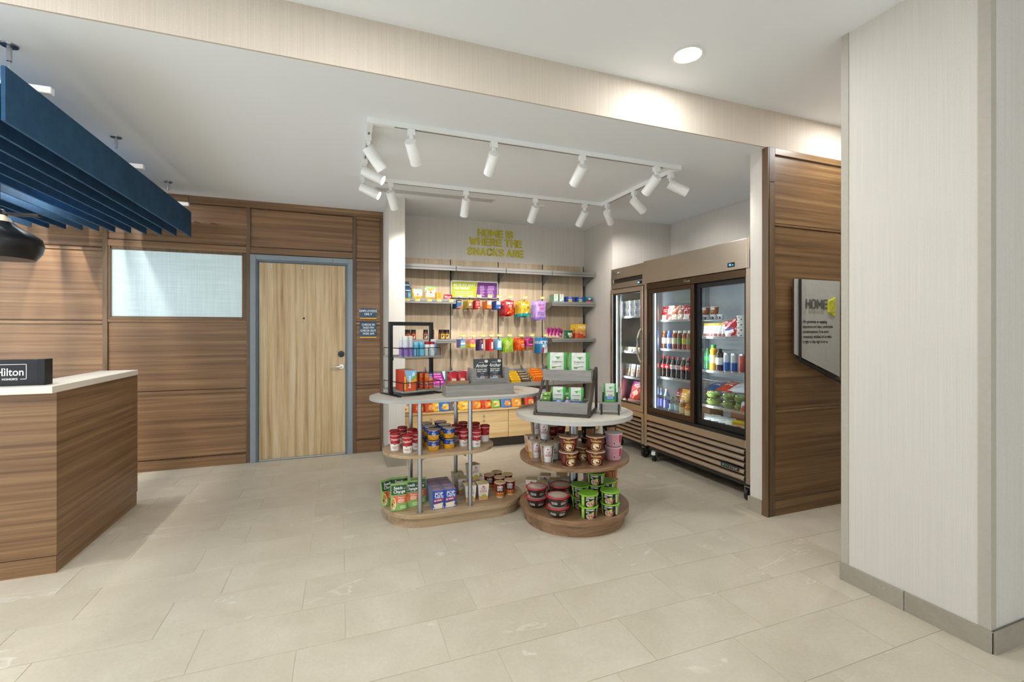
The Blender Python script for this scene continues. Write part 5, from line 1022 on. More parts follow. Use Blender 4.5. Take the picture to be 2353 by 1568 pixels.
# grey low tray, jerky box and cartons behind it
def crate(name, label, loc, rz, w, d, h, cat='tray', th=0.010, m='grey_timber'):
    t = empty(name, label, cat, loc, rz)
    ob('floor_board', MB().box(-w/2+th, w/2-th, -d/2+th, d/2-th, 0, 0.008, m), t, smooth=False)
    for a in ((-w/2, w/2, -d/2, -d/2+th), (-w/2, w/2, d/2-th, d/2), (-w/2, -w/2+th, -d/2+th, d/2-th), (w/2-th, w/2, -d/2+th, d/2-th)): ob('side_board', MB().box(a[0], a[1], a[2], a[3], 0, h, m), t, smooth=False)
    return t
crate('timber_tray', 'long empty grey timber tray at the front of oval table', (0.965, 3.305, tz), 0.0, 0.520, 0.130, 0.078)
tag(ob('price_card', MB().box(-0.03, 0.03, -0.001, 0.001, 0, 0.05, '#cfdcdc'), None, (0.87, 3.30, tz+0.0085), 0, R(-25), smooth=False), 'small pale card lying in the timber tray', 'card')
jb = empty('jerky_box', 'grey timber box with cut-out front holding jerky pouches', 'box', (1.098, 3.475, tz))
for nm, a in (('side_board', (-0.155, -0.143, -0.06, 0.06, 0, 0.185)), ('side_board', (0.143, 0.155, -0.06, 0.06, 0, 0.185)), ('back_board', (-0.143, 0.143, 0.05, 0.06, 0, 0.10)), ('floor_board', (-0.143, 0.143, -0.05, 0.05, 0.0, 0.085)), ('front_board', (-0.143, 0.143, -0.06, -0.05, 0, 0.105)), ('front_post', (-0.143, -0.115, -0.06, -0.05, 0.105, 0.185)), ('front_post', (0.115, 0.143, -0.06, -0.05, 0.105, 0.185))): ob(nm, MB().box(*a, 'grey_timber'), jb, smooth=False)
P_jerky.put((1.040, 3.462, tz+0.0855), 'left dark grey jerky pouch in the timber box', 'jerky pouches', 0.05, R(-4)); P_jerky.put((1.156, 3.488, tz+0.0855), 'right dark grey jerky pouch in the timber box', 'jerky pouches', 0.0, R(-4))
cb = crate('snack_carton', 'kraft carton of red snack pouches beside the jerky box', (0.845, 3.48, tz), 0.1, 0.150, 0.110, 0.095, 'carton', 0.003, '#b58763')
P_redp = sack('snack_pouch', 0.066, 0.150, 0.022, lambda u, v: 'g#b8202a' if abs(u) > .4 or v > .72 else 'g#d9b48a', [('l', -0.02, 0.02, 0.05, 0.1, 3, '#e8dcc8')], 'pillow', 5, 'pouch', 8, 10)
for i in range(2):
    for j in range(4): P_redp.put((0.845-0.034+0.069*i-0.002*j, 3.448+0.022*j, tz+0.0085), '%s red snack pouch in the kraft carton, %s' % (['front', 'second', 'third', 'rear'][j], ['left', 'right'][i]), 'red snack pouches', 0.1)
P_pinkb = carton('pink_carton', 0.075, 0.03, 0.16, '#e3a3a6', [('r', -0.03, 0.03, 0.10, 0.15, '#f0d6d2'), ('r', -0.03, 0.03, 0.03, 0.08, '#d04a52'), ('l', -0.025, 0.025, 0.105, 0.145, 3, '#c86a70')], top='#f0b8b4')
for i in range(2): P_pinkb.put((0.935+0.005*i, 3.52+0.034*i, tz), '%s pink carton standing left of the jerky box' % ['front', 'rear'][i], 'pink cartons', 0.25)
P_tealb = carton('teal_carton', 0.10, 0.05, 0.155, '#5fb0b8', [('r', -0.04, 0.04, 0.03, 0.12, '#d7eceb')], top='#79c3c8')
P_tealb.put((0.83, 3.565, tz), 'teal and white carton behind the red snack pouches')
crate('folded_tray', 'low pale timber tray under the counter rack', (0.52, 3.60, tz), RKR, 0.26, 0.17, 0.026)
# ------------------------------------------------------------------ goods on the round table: middle shelf
rz_ = 0.465
G = 'sleeved noodle cups on the round table'
for u, v, z, r, lab in ((1257, 1064, 0, 0.15, 'front sleeved noodle cup at left of round middle shelf'), (1230, 1054, 0, 0.35, 'second sleeved noodle cup left of the front one'), (1221, 1039, 0, 0.35, 'rear left sleeved noodle cup'), (1275, 1057, 0, -0.35, 'sleeved noodle cup beside the maroon bowls'), (1252, 1041, 0, 0.2, 'sleeved noodle cup hidden in the middle'), (1249, 1048, 0.1195, 0.05, 'sleeved noodle cup stacked on top, front'), (1233, 1035, 0.1195, 0.2, 'sleeved noodle cup stacked on top, rear')):
    p = back(u, v, rz_, 0.034); P_ncup.put((p.x, p.y, rz_+z), lab, G, face(p)+r)
G = 'dark red cups behind the noodle cups'
for u, v, lab in ((1286, 1036, 'dark red cup with pale lid beside the pole, front'), (1270, 1027, 'dark red cup with pale lid, rear left'), (1288, 1020, 'dark red cup with pale lid, rearmost')):
    p = back(u, v, rz_, 0.036); P_redc.put(p, lab, G, face(p))
    if u != 1286: P_redc.put((p.x, p.y, rz_+0.0835), lab.replace('dark red cup', 'upper dark red cup'), G, face(p))
G = 'maroon ramen bowls'
for u, v, st in ((1306.5, 1075, 'left'), (1368.7, 1073.5, 'right')):
    p = back(u, v, rz_, 0.046)
    for k in range(2): P_tonk.put((p.x, p.y, rz_+0.1015*k), '%s maroon ramen bowl of the %s front stack' % (('lower', 'upper')[k], st), G, face(p)+(0.35 if (k, st) == (0, 'left') else 0.0))
p = back(1341, 1061.5, rz_, 0.046)
P_tonk.put(p, 'maroon ramen bowl set back between the two front stacks', G, face(p))
G = 'pink cups'
p = back(1409.5, 1059.5, rz_, 0.050)
for k in range(2): P_pink.put((p.x, p.y, rz_+0.0955*k), '%s pink noodle cup at the right of round middle shelf' % ('lower', 'upper')[k], G, face(p))
G = 'black and orange cups'
for u, v, st in ((1352, 1035, 'beside the pole'), (1400, 1031, 'behind the pink cups')):
    p = back(u, v, rz_, 0.046)
    for k in range(2): P_blk.put((p.x, p.y, rz_+0.0955*k), '%s black and orange noodle cup %s' % (('lower', 'upper')[k], st), G, face(p))
# base shelf
rb_ = 0.119
G = 'dark udon bowls'
for u, v, st in ((1281.5, 1191, 'front'), (1233, 1168, 'left'), (1289, 1163, 'rear')):
    p = back(u, v, rb_, 0.044)
    for k in range(2): P_udon.put((p.x, p.y, rb_+0.0722*k), '%s dark udon bowl with red rim, %s stack' % (('lower', 'upper')[k], st), G, face(p)+0.15*k)
G = 'green pho bowls'
for u, v, st, n in ((1352, 1194, 'front', 2), (1401.5, 1187, 'right', 2), (1333, 1171, 'left rear', 2), (1369, 1168, 'middle rear', 3), (1394, 1160, 'right rear', 2)):
    p = back(u, v, rb_, 0.052)
    for k in range(n): P_pho.put((p.x, p.y, rb_+0.0812*k), '%s green pho bowl of the %s stack' % (('bottom', 'second', 'top')[k], st), G, face(p)+(0.15 if st == 'front' else -0.25))
G = 'orange cups'
p = back(1403, 1132, rb_, 0.046)
for k in range(2): P_org.put((p.x, p.y, rb_+0.0955*k), '%s orange noodle cup with black lines on round base shelf' % ('lower', 'upper')[k], G, face(p))
p = back(1356, 1138, rb_, 0.05)
for k in range(2): P_pink.put((p.x, p.y, rb_+0.0955*k), '%s pink noodle cup behind the pole on base shelf' % ('lower', 'upper')[k], 'pink cups', face(p))
G = 'kraft noodle cartons on the round base'
for i, (u, v) in enumerate(((1222, 1138), (1253, 1128), (1246, 1148), (1275, 1140), (1291, 1127), (1300, 1136))):
    p = back(u, v, rb_, 0.036); P_nbox.put(p, '%s kraft noodle carton behind the udon bowls' % ORD[i], G, R(-28))
# ------------------------------------------------------------------ two-bin stand and small stand on the round table top
ux, uy = math.cos(R(-39)), math.sin(R(-39))
SX, SYY, SZ, SR = 1.4235+0.118, 2.845+0.142, 0.7855, R(-39)
st = empty('two_bin_stand', 'grey timber two-bin counter stand with metal side frames', 'display stand', (SX, SYY, SZ), SR)
for s in (-1, 1):
    x = s*0.190; fmx = MB(); r = 0.009
    for a, c in (((x, -0.185, 0.010), (x, 0.175, 0.010)), ((x, 0.175, 0.010), (x, 0.175, 0.315)), ((x, -0.185, 0.010), (x, 0.165, 0.315))):
        A, B_ = Vector(a), Vector(c); d = (B_-A).normalized(); n_ = d.cross(Vector((1, 0, 0))).normalized()*r; e = Vector((r, 0, 0))
        fmx.add([A-e-n_, A+e-n_, A+e+n_, A-e+n_, B_-e-n_, B_+e-n_, B_+e+n_, B_-e+n_], [(0, 3, 2, 1), (4, 5, 6, 7), (0, 1, 5, 4), (1, 2, 6, 5), (2, 3, 7, 6), (3, 0, 4, 7)], 'b#5c5650')
    ob('side_frame', fmx, st, smooth=False)
ob('cross_bar', MB().box(-0.190, 0.190, -0.19, -0.18, 0.003, 0.018, 'b#5c5650'), st, smooth=False)
def bin_(z, y0, y1, lab):
    b = ob('bin', None, st, (0, 0, z)); b['label'] = lab; w = 0.178; h = 0.078
    for nm, a in (('front_board', (-w, w, y0, y0+0.01, 0, h)), ('back_board', (-w, w, y1-0.01, y1, 0, h)), ('side_board', (-w, -w+0.01, y0+0.01, y1-0.01, 0, h)), ('side_board', (w-0.01, w, y0+0.01, y1-0.01, 0, h)), ('floor_board', (-w+0.01, w-0.01, y0+0.01, y1-0.01, 0.030, 0.038))): ob(nm, MB().box(*a, 'grey_timber'), b, smooth=False)
bin_(0.018, -0.165, 0.02, 'lower bin'); bin_(0.228, 0.0, 0.16, 'upper bin')
SM = Matrix.Translation((SX, SYY, SZ)) @ Matrix.Rotation(SR, 4, 'Z')
for x, lab in ((-0.082, 'large green and white pet treat pouch, upper bin left'), (0.082, 'large green and white pet treat pouch, upper bin right')): P_tro.put(SM @ Vector((x, 0.055, 0.2665)), lab, 'pet treat pouches', SR+0.15, R(-5))
for x, y, lab in ((-0.045, -0.075, 'pet treat pouch with blue band, lower bin left'), (0.085, -0.075, 'pet treat pouch with blue band, lower bin right')): P_trt.put(SM @ Vector((x, y, 0.0565)), lab, 'pet treat pouches', SR+0.15, R(-4))
P_grp = carton('green_pack', 0.062, 0.05, 0.030, '#6f9a3c', [('r', -0.025, 0.025, 0.006, 0.014, '#3d5a22'), ('d', -0.005, 0.022, 0.008, 0.006, '#c9d6b0')], top='#9cc257')
for k in range(3): P_grp.put(SM @ Vector((-0.125, -0.13+0.012*k, 0.0565+0.031*k)), '%s green pack of the pile in the lower bin' % ('bottom', 'middle', 'top')[k], 'green packs in the stand', SR+0.1)
def acrylic(loc, rz, label):
    t = empty('acrylic_holder', label, 'holder', loc, rz, 'clear acrylic holders')
    ob('front_wall', MB().box(-0.05, 0.05, -0.0305, -0.029, 0, 0.062, 'plastic_clear'), t, smooth=False); ob('side_wall', MB().box(-0.0515, -0.05, -0.03, 0.03, 0, 0.075, 'plastic_clear'), t, smooth=False); ob('side_wall', MB().box(0.05, 0.0515, -0.03, 0.03, 0, 0.075, 'plastic_clear'), t, smooth=False)
acrylic(SM @ Vector((-0.04, -0.115, 0.0565)), SR, 'clear acrylic holder left in the lower bin'); acrylic(SM @ Vector((0.09, -0.115, 0.0565)), SR, 'clear acrylic holder right in the lower bin')
for x, c, lab in ((-0.03, '#7fa7c9', 'blue lidded lip balm tub in the lower bin'), (0.03, '#a98ac0', 'lilac lidded lip balm tub in the lower bin')): tag(ob('balm_tub', MB().lathe([(0.018, 0), (0.02, 0.002), (0.02, 0.014), (0.021, 0.015), (0.021, 0.024), (0.017, 0.027), (0.0, 0.028)], ['#a9cf8c', '#a9cf8c', '#a9cf8c', c, c, c], 20), None, SM @ Vector((x, -0.128, 0.080)), 0, R(50)), lab, 'tub', 'lip balm tubs')
SS_ = empty('pouch_stand', 'small grey timber stand holding one pet treat pouch', 'display stand', (1.800, 2.815, SZ), R(-33))
for nm, a in (('side_board', (-0.076, -0.055, -0.04, 0.04, 0.03, 0.185)), ('side_board', (0.055, 0.076, -0.04, 0.04, 0.03, 0.185)), ('front_board', (-0.055, 0.055, -0.04, -0.032, 0.03, 0.085)), ('back_board', (-0.055, 0.055, 0.032, 0.04, 0.03, 0.15)), ('floor_board', (-0.055, 0.055, -0.032, 0.032, 0.03, 0.086))): ob(nm, MB().box(*a, 'grey_timber'), SS_, smooth=False)
for x in (-0.06, 0.06):
    for y in (-0.045, 0.045): ob('leg', MB().box(x-0.006, x+0.006, y-0.004, y+0.004, 0, 0.075, 's#1b1b1b'), SS_, smooth=False)
P_trs.put(Vector((1.800, 2.815, SZ+0.0865)), 'pet treat pouch with blue band in the small stand', 'pet treat pouches', R(-33)+0.1, R(-4), s=1.0)
# ------------------------------------------------------------------ hooks with price tags, and what hangs on them
tagm = MB().box(-0.028, 0.028, -0.001, 0.001, -0.030, 0.0, '#d9cf8e').add([(-0.028, -0.0013, -0.016), (-0.028, -0.0013, 0.0), (0.028, -0.0013, 0.0), (0.028, -0.0013, -0.006)], [(0, 1, 2, 3)][:1], '#bfae3c').lines(-0.018, 0.018, -0.027, -0.018, 1, '#f4f0da', lambda x, z: (x, -0.0016, z), 0.6).mesh('price_tag', False)
rodm = MB().tube([(0, 0, 0), (0, -0.27, 0.006), (0, -0.31, 0.030)], 0.0028, 'm#6c6e70', 6).tube([(0, -0.0, 0.020), (0, -0.28, 0.036), (0, -0.318, 0.052)], 0.0022, 'm#6c6e70', 6).mesh('rod')
def hook(x, z, lab):
    h = empty('display_hook', lab, 'hook', (x, SB-0.003, z), group='price-tagged display hooks')
    ob('rod', rodm, h); ob('price_tag', tagm, h, (0, -0.322, 0.070))
H2, H3 = (1057, 1081, 1101, 1126, 1146.5, 1172.5, 1207, 1246), (1063.5, 1087.6, 1109.4, 1129.5, 1147.8, 1171.3, 1198, 1222.7, 1254)
X2, X3 = [xat(u, SB-0.325) for u in H2], [xat(u, SB-0.325) for u in H3]
for i, x in enumerate(X2): hook(x, 1.728, 'upper row display hook with yellow price tag, %s' % ORD[i])
for i, x in enumerate(X3): hook(x, 1.272, 'lower row display hook with yellow price tag, %s' % ORD[i])
NTH = ['front', 'second', 'third', 'fourth', 'fifth', 'sixth']
def hang(P, x, ztop, n, dp, y0, what, grp, h, rz=0.10, jit=0.05):
    for k in range(n):
        nm = 'front' if k == 0 else ('rear' if k == n-1 else NTH[k])
        P.put((x+random.uniform(-.004, .004), y0+dp*k, ztop-h+random.uniform(-0.003, 0.003)-0.002*k), '%s %s' % (nm, what), grp, rz+random.uniform(-jit, jit))
bx = lambda nm, body, prt, w=0.058, h=0.095, left=None, top=None: carton(nm, w, 0.047, h, body, prt, left, top)
B = [bx('pain_relief_box', '#1c5a8c', [('r', -0.029, 0.029, 0.062, 0.095, '#16456e'), ('t', 'Advil', 0.044, 0.018, 0, 0.066, '#e8c83a'), ('p', [(-0.029, 0.0), (0.029, 0.0), (0.029, 0.032), (-0.01, 0.012)], '#d9581c')]),
     bx('sleep_aid_box', '#7a5a2c', [('r', -0.029, 0.029, 0.075, 0.095, '#d3b62a'), ('l', -0.022, 0.022, 0.03, 0.07, 3, '#e6dcc0'), ('d', 0.0, 0.04, 0.008, 0.008, '#f0ead8')], left='#b5982a', top='#d3b62a'),
     bx('cold_medicine_box', '#b8242a', [('t', 'TYLENOL', 0.046, 0.013, 0, 0.068, '#f2e6e0'), ('l', -0.02, 0.02, 0.03, 0.06, 3, '#e8c8c0'), ('r', 0.004, 0.026, 0.004, 0.012, '#e6cf4a')]),
     bx('allergy_box', '#d9762f', [('r', -0.024, 0.024, 0.045, 0.090, '#f1ece4'), ('t', 'Motrin', 0.040, 0.012, 0, 0.068, '#c8402a'), ('l', -0.018, 0.018, 0.05, 0.064, 1, '#6fa3b8')]),
     bx('digestive_box', '#2d57a8', [('r', -0.024, 0.024, 0.050, 0.090, '#eef0f2'), ('t', 'Alka', 0.032, 0.012, 0, 0.070, '#2a3f7c'), ('l', -0.018, 0.018, 0.052, 0.066, 1, '#7aa8d8'), ('r', 0.004, 0.024, 0.010, 0.018, '#e8d84a')])]
names2 = ['blue and yellow pain relief box', 'brown and yellow medicine box', 'red medicine box', 'orange and white medicine box', 'blue and white medicine box']
UC2 = (1054.5, 1079, 1097.5, 1123.5, 1144.5)
for P_, u, nm in zip(B, UC2, names2): hang(P_, xat(u, 5.19), 1.735, 4, 0.050, 5.170, nm+' on the upper hook row', nm+'es', 0.095)
P_cheez = sack('cracker_bag', 0.118, 0.175, 0.045, lambda u, v: 'g#b3161c' if v > .5 or u < -0.2+(.5-v) else 'g#c4301c', [('t', 'CHEEZ-IT', 0.090, 0.022, 0, 0.128, '#f3e8dc'), ('l', -0.02, 0.03, 0.085, 0.12, 2, '#f0d8c0'), ('p', [(-0.03, 0.055), (0.01, 0.02), (0.05, 0.05), (0.012, 0.085)], '#e0862c'), ('r', -0.03, -0.008, 0.012, 0.032, '#d9b36a')], seed=31)
P_goldf = sack('fish_cracker_bag', 0.125, 0.190, 0.045, lambda u, v: 'g#2f9a92' if v < .22+.05*u else 'g#dba81c', [('t', 'SNACKS', 0.08, 0.016, 0, 0.158, '#7a5a18'), ('d', 0.032, 0.105, 0.011, 0.013, '#5d3b1c'), ('d', -0.015, 0.085, 0.006, 0.020, '#3a8f8a'), ('l', -0.04, 0.05, 0.125, 0.15, 1, '#d8e4c0'), ('d', 0.012, 0.045, 0.016, 0.014, '#e2cfa4')], seed=32)
P_skinny = sack('popcorn_bag', 0.150, 0.232, 0.055, lambda u, v: 'g#b394cf' if v > .12 else 'g#8f6fb8', [('t', 'SKINNY', 0.088, 0.030, 0.004, 0.165, '#a3175c'), ('t', 'POP', 0.075, 0.034, 0.006, 0.118, '#b81a4c'), ('l', -0.05, 0.055, 0.055, 0.10, 2, '#9a5fa8')], seed=33)
hang(P_cheez, xat(1169, 5.18), 1.742, 5, 0.050, 5.16, 'red cracker bag on the upper hook row', 'red cracker bags', 0.175); hang(P_goldf, xat(1205, 5.18), 1.745, 5, 0.050, 5.16, 'yellow and teal snack bag on the upper hook row', 'yellow and teal snack bags', 0.190); hang(P_skinny, xat(1242, 5.14), 1.745, 3, 0.065, 5.14, 'lilac popcorn bag on the upper hook row', 'lilac popcorn bags', 0.232)
C_ = [carton('plaster_box', 0.060, 0.034, 0.098, '#4c8ec4', [('r', -0.03, 0.03, 0.0, 0.022, '#7ab86a'), ('r', -0.026, 0.026, 0.035, 0.06, '#e6eef2'), ('t', 'BAND-AID', 0.046, 0.012, 0, 0.068, '#f2f4f4')], left='#8a6aa8'),
      carton('pink_packet', 0.064, 0.016, 0.095, '#d9707c', [('p', [(-0.032, 0.0), (0.032, 0.0), (0.032, 0.040), (0.0, 0.030), (-0.032, 0.042)], '#e2c22c'), ('l', -0.022, 0.022, 0.055, 0.085, 2, '#f2c8c0')], left='#d4a83c'),
      carton('purple_packet', 0.048, 0.020, 0.135, '#43315c', [('r', 0.004, 0.020, 0.02, 0.075, '#c9c2d2'), ('d', 0.0, 0.105, 0.014, 0.014, '#a8584c'), ('l', -0.018, 0.0, 0.03, 0.09, 3, '#6d5a86')]),
      carton('red_packet', 0.050, 0.022, 0.140, '#c01c28', [('r', 0.0, 0.022, 0.025, 0.105, '#e9e2de'), ('l', 0.002, 0.020, 0.03, 0.1, 5, '#8a8a8a')], top='#e6dcd8'),
      carton('light_blue_packet', 0.054, 0.016, 0.130, '#7fb4d2', [('r', -0.020, 0.022, 0.03, 0.11, '#d2e2ea'), ('d', 0.002, 0.05, 0.010, 0.014, '#e9f0f2'), ('r', -0.027, 0.027, 0.0, 0.02, '#3f8fc4'), ('d', 0.0, 0.119, 0.010, 0.006, '#454a52')])]
names3 = ['blue plaster box', 'pink and yellow packet', 'dark purple packet', 'red and white packet', 'light blue packet']
for P_, u, nm, hh, n in zip(C_, (1062, 1086, 1105.5, 1128, 1146), names3, (0.098, 0.095, 0.135, 0.140, 0.130), (4, 6, 4, 4, 5)): hang(P_, xat(u, 5.19), 1.282, n, 0.036 if n > 4 else 0.046, 5.170, nm+' on the lower hook row', nm+'s', hh)
P_pist = sack('pistachio_bag', 0.112, 0.165, 0.045, lambda u, v: 'g#8db82a' if not (abs(u+.45) < .22 and .2 < v < .75) else 'g#b8a878', [('d', -0.01, 0.135, 0.008, 0.008, '#4c5a30'), ('p', [(0.012, 0.14), (0.046, 0.14), (0.05, 0.02), (0.03, 0.02)], '#a9cf52')], seed=41)
P_reese = sack('orange_candy_bag', 0.088, 0.150, 0.04, lambda u, v: 'g#cf4e14' if v < .85 or u < 0 else 'g#7a4a20', [('d', 0.018, 0.055, 0.026, 0.024, '#d8a888'), ('t', 'REESES', 0.06, 0.016, 0, 0.095, '#e9a01c')], seed=42)
P_mag = sack('trail_mix_bag', 0.092, 0.150, 0.04, lambda u, v: 'g#a8226c' if v > .3 else 'g#8a6848', [('r', -0.03, 0.03, 0.085, 0.115, '#3a2030'), ('l', -0.03, 0.03, 0.06, 0.08, 1, '#e6b4cf')], seed=43)
P_welch = sack('fruit_snack_bag', 0.105, 0.190, 0.03, lambda u, v: 'g#2f7fb4' if v > .55 or u < -.5 else ('g#b83c30' if v < .35 and u < 0 else 'g#ccd6d8'), [('r', -0.048, 0.05, 0.118, 0.150, '#e8eaea'), ('t', "Welch's", 0.088, 0.024, 0.002, 0.123, '#1c2a38'), ('l', -0.0, 0.04, 0.05, 0.10, 3, '#8a9aa4'), ('d', -0.02, 0.045, 0.014, 0.014, '#b02c2c')], seed=44)
for P_, u, nm, hh, n, dp in ((P_pist, 1168, 'lime green nut bag', 0.165, 4, 0.055), (P_reese, 1196, 'orange candy bag', 0.150, 5, 0.045), (P_mag, 1217, 'magenta trail mix bag', 0.150, 5, 0.045), (P_welch, 1248, 'blue and white fruit snack bag', 0.190, 5, 0.045)): hang(P_, xat(u, 5.18), 1.292, n, dp, 5.16, nm+' on the lower hook row', nm+'s', hh)
# ------------------------------------------------------------------ upper shelf, left bay
zt = 1.7385
def on_shelf(P, u, y, z, lab, grp=None, rz=0.0, rx=0.0, s=1.0): return P.put((xat(u, y), y, z), lab, grp, rz, rx, 0, s)
P_bpk = carton('blue_display_box', 0.078, 0.06, 0.125, '#1f4a6c', [('r', -0.004, 0.034, 0.0, 0.075, '#3f98a4'), ('r', -0.034, -0.010, 0.01, 0.07, '#3a5a78'), ('r', -0.030, 0.030, 0.085, 0.097, '#c9d6de'), ('d', -0.02, 0.05, 0.007, 0.012, '#c84a3c'), ('l', 0.0, 0.03, 0.02, 0.06, 3, '#c8e2e2')])
o = on_shelf(P_bpk, 938, 5.20, zt, 'dark blue counter display box with raised header card', None, 0.15); ob('header_card', MB().slab([(-0.034, 0.125), (0.034, 0.125), (0.034, 0.165), (0.022, 0.170), (0.022, 0.195), (-0.022, 0.195), (-0.022, 0.170), (-0.034, 0.165)], 0.045, 0.048, '#1b3f5e').rect(-0.030, 0.030, 0.150, 0.160, '#d2dce2', flat(0.045, 0.001)), o, smooth=False)
P_wipe = sack('wipes_pouch', 0.118, 0.112, 0.05, lambda u, v: 'g#d9a52c' if v < .3 or u < -.7 else ('g#9cc4cc' if v > .78 else 'g#e8e4da'), [('p', [(-0.03, 0.085), (0.035, 0.085), (0.02, 0.065), (0.003, 0.055), (-0.014, 0.065)], '#e2b030'), ('d', 0.003, 0.050, 0.011, 0.010, '#b8402c'), ('l', -0.03, 0.04, 0.008, 0.02, 1, '#a8701c')], 'stand', 51, 'pouch')
on_shelf(P_wipe, 958.5, 5.22, zt, 'yellow and white wipes pouch with teal top', None, 0.1)
P_mask = sack('face_mask_pouch', 0.125, 0.150, 0.02, lambda u, v: 'g#d99a2c' if v < .18 or (v < .55 and abs(u) > .88) else ('g#7fb46a' if v > .88 else 'g#dfe0d2'), [('p', [(-0.042, 0.13), (0.046, 0.13), (0.04, 0.105), (0.003, 0.085), (-0.034, 0.105)], '#e0a82a'), ('d', 0.003, 0.078, 0.011, 0.011, '#b8402c'), ('l', -0.03, 0.035, 0.045, 0.062, 2, '#6a7a5a'), ('d', -0.052, 0.09, 0.006, 0.02, '#4f9a4a'), ('l', -0.03, 0.04, 0.008, 0.02, 1, '#a8701c')], 'stand', 52, 'pouch')
on_shelf(P_mask, 989, 5.25, zt, 'large white and yellow face mask pouch', None, 0.08)
P_yb = carton('yellow_box', 0.066, 0.05, 0.078, '#dda02c', [('d', 0.0, 0.034, 0.015, 0.015, '#6a4a1c'), ('d', 0.0, 0.034, 0.010, 0.010, '#dda02c'), ('l', -0.022, 0.022, 0.055, 0.072, 2, '#8a5c1c')]); on_shelf(P_yb, 1010, 5.20, zt, 'small yellow box with dark ring mark', None, 0.1)
P_hall = sack('cough_drop_bag', 0.105, 0.058, 0.04, lambda u, v: 'g#961a26', [('t', 'HALLS', 0.062, 0.018, 0.004, 0.022, '#f0e4e2'), ('l', -0.02, 0.03, 0.005, 0.016, 1, '#d8a8a8')], 'stand', 53); on_shelf(P_hall, 1029, 5.21, zt, 'dark red cough drop bag at shelf end', None, 0.1)
for i, u in enumerate((936.5, 959.5, 987, 1009.5, 1037)): tag(ob('shelf_tag', MB().box(-0.026, 0.026, -0.0012, 0, -0.032, -0.002, '#d3c88a').add([(-0.026, -0.0016, -0.026), (-0.026, -0.0016, -0.002), (0.026, -0.0016, -0.002), (0.026, -0.0016, -0.012)], [(0, 1, 2, 3)], '#b9a63c'), None, (xat(u, SY-0.0115), SY-0.0117, 1.741), smooth=False), '%s yellow price tag on the upper left shelf' % ORD[i], 'price tag', 'shelf price tags')
# upper shelf, right bay
P_grn = carton('pale_green_box', 0.058, 0.030, 0.098, '#dfe4d4', [('l', -0.018, 0.018, 0.066, 0.088, 2, '#6a9a7c'), ('d', -0.01, 0.05, 0.006, 0.006, '#6f7f78'), ('p', [(-0.02, 0.008), (0.026, 0.008), (0.026, 0.030)], '#8ec4c0')], left='#7fb58e', top='#a9cfae')
k = 0
for c, u in enumerate((1277.5, 1290)):
    for r in range(4): P_grn.put((xat(u, 5.18)-0.0*r, 5.175+0.034*r, 1.7385), '%s pale green box, %s column on the upper right shelf' % (NTH[r] if r < 3 else 'rear', ('left', 'right')[c]), 'pale green boxes')
P_tam = lambda c, nm: carton(nm, 0.112, 0.06, 0.070, '#1b3f98', [('d', 0.002, 0.0195, 0.028, 0.019, c), ('r', -0.028, 0.030, 0.030, 0.044, '#1b3f98'), ('t', 'TAMPAX', 0.060, 0.015, 0, 0.031, '#eef2f8'), ('d', 0.0, 0.062, 0.026, 0.006, '#8fb0d8')])
on_shelf(P_tam('#e0b02c', 'tampon_box'), 1310, 5.18, 1.7385, 'blue box with yellow half circle on the upper right shelf', 'blue tampon boxes'); on_shelf(P_tam('#9ac43a', 'tampon_box'), 1333.5, 5.18, 1.7385, 'blue box with lime half circle on the upper right shelf', 'blue tampon boxes')
P_rain = carton('rainbow_box', 0.098, 0.06, 0.076, '#2d8f8c', [('r', -0.049, 0.049, 0.022, 0.055, '#2a4a88'), ('p', [(-0.049, 0.010), (0.03, 0.010), (0.03, 0.022), (-0.049, 0.024)], '#d8343c'), ('p', [(-0.049, 0.002), (0.02, 0.002), (0.02, 0.010), (-0.049, 0.010)], '#e6c22c'), ('d', 0.0, 0.050, 0.020, 0.012, '#cfd8dc'), ('d', 0.042, 0.04, 0.008, 0.02, '#7c2f7c')], top='#58b0a4'); on_shelf(P_rain, 1354.5, 5.185, 1.7385, 'teal box with rainbow stripes at the shelf end', None, 0.05)
# lower shelf left: jars
def jar(lab_c, nm): 
    r, h = 0.029, 0.080; f = cone(r, r, h); L = MB(); L.rect(-0.026, 0.026, 0.010, 0.066, lab_c, f, 8, 1); L.disc(-0.004, 0.040, 0.012, 0.014, '#3a2c26', cone(r, r, h, 0.0014), 12); L.disc(0.006, 0.032, 0.007, 0.009, '#d8d0c4', cone(r, r, h, 0.002), 8); L.lines(-0.02, 0.02, 0.012, 0.02, 1, '#e8d8c8', cone(r, r, h, 0.0014), 0.5)
    return Proto(nm, 'jar', MB().lathe([(r*0.9, 0), (r, 0.004), (r, h), (r*0.8, h+0.008), (r*0.8, h+0.010)], 's#4a2a1c', 20), [('lid', MB().lathe([(r*0.93, h+0.008), (r*0.93, h+0.030), (r*0.85, h+0.033), (0, h+0.033)], 's#191412', 20), 'black screw lid'), ('label', L, None)])
JO, JB, JY = jar('#c0582c', 'nut_jar'), jar('#8a6a54', 'nut_jar'), jar('#c9962c', 'nut_jar'); zl = 1.2775
for P_, u, y, lab in ((JO, 937.5, 5.19, 'front orange labelled nut jar, left'), (JO, 950, 5.20, 'front orange labelled nut jar, right'), (JO, 934.5, 5.27, 'orange labelled nut jar behind the front pair'), (JB, 978, 5.20, 'brown labelled nut jar seen through the black rack'), (JB, 992, 5.20, 'brown labelled nut jar behind the black rack post'), (JY, 1017, 5.19, 'yellow labelled nut jar, front left'), (JY, 1027.5, 5.19, 'yellow labelled nut jar, front right'), (JY, 1013, 5.27, 'yellow labelled nut jar, rear')): on_shelf(P_, u, y, zl, lab, 'nut jars')
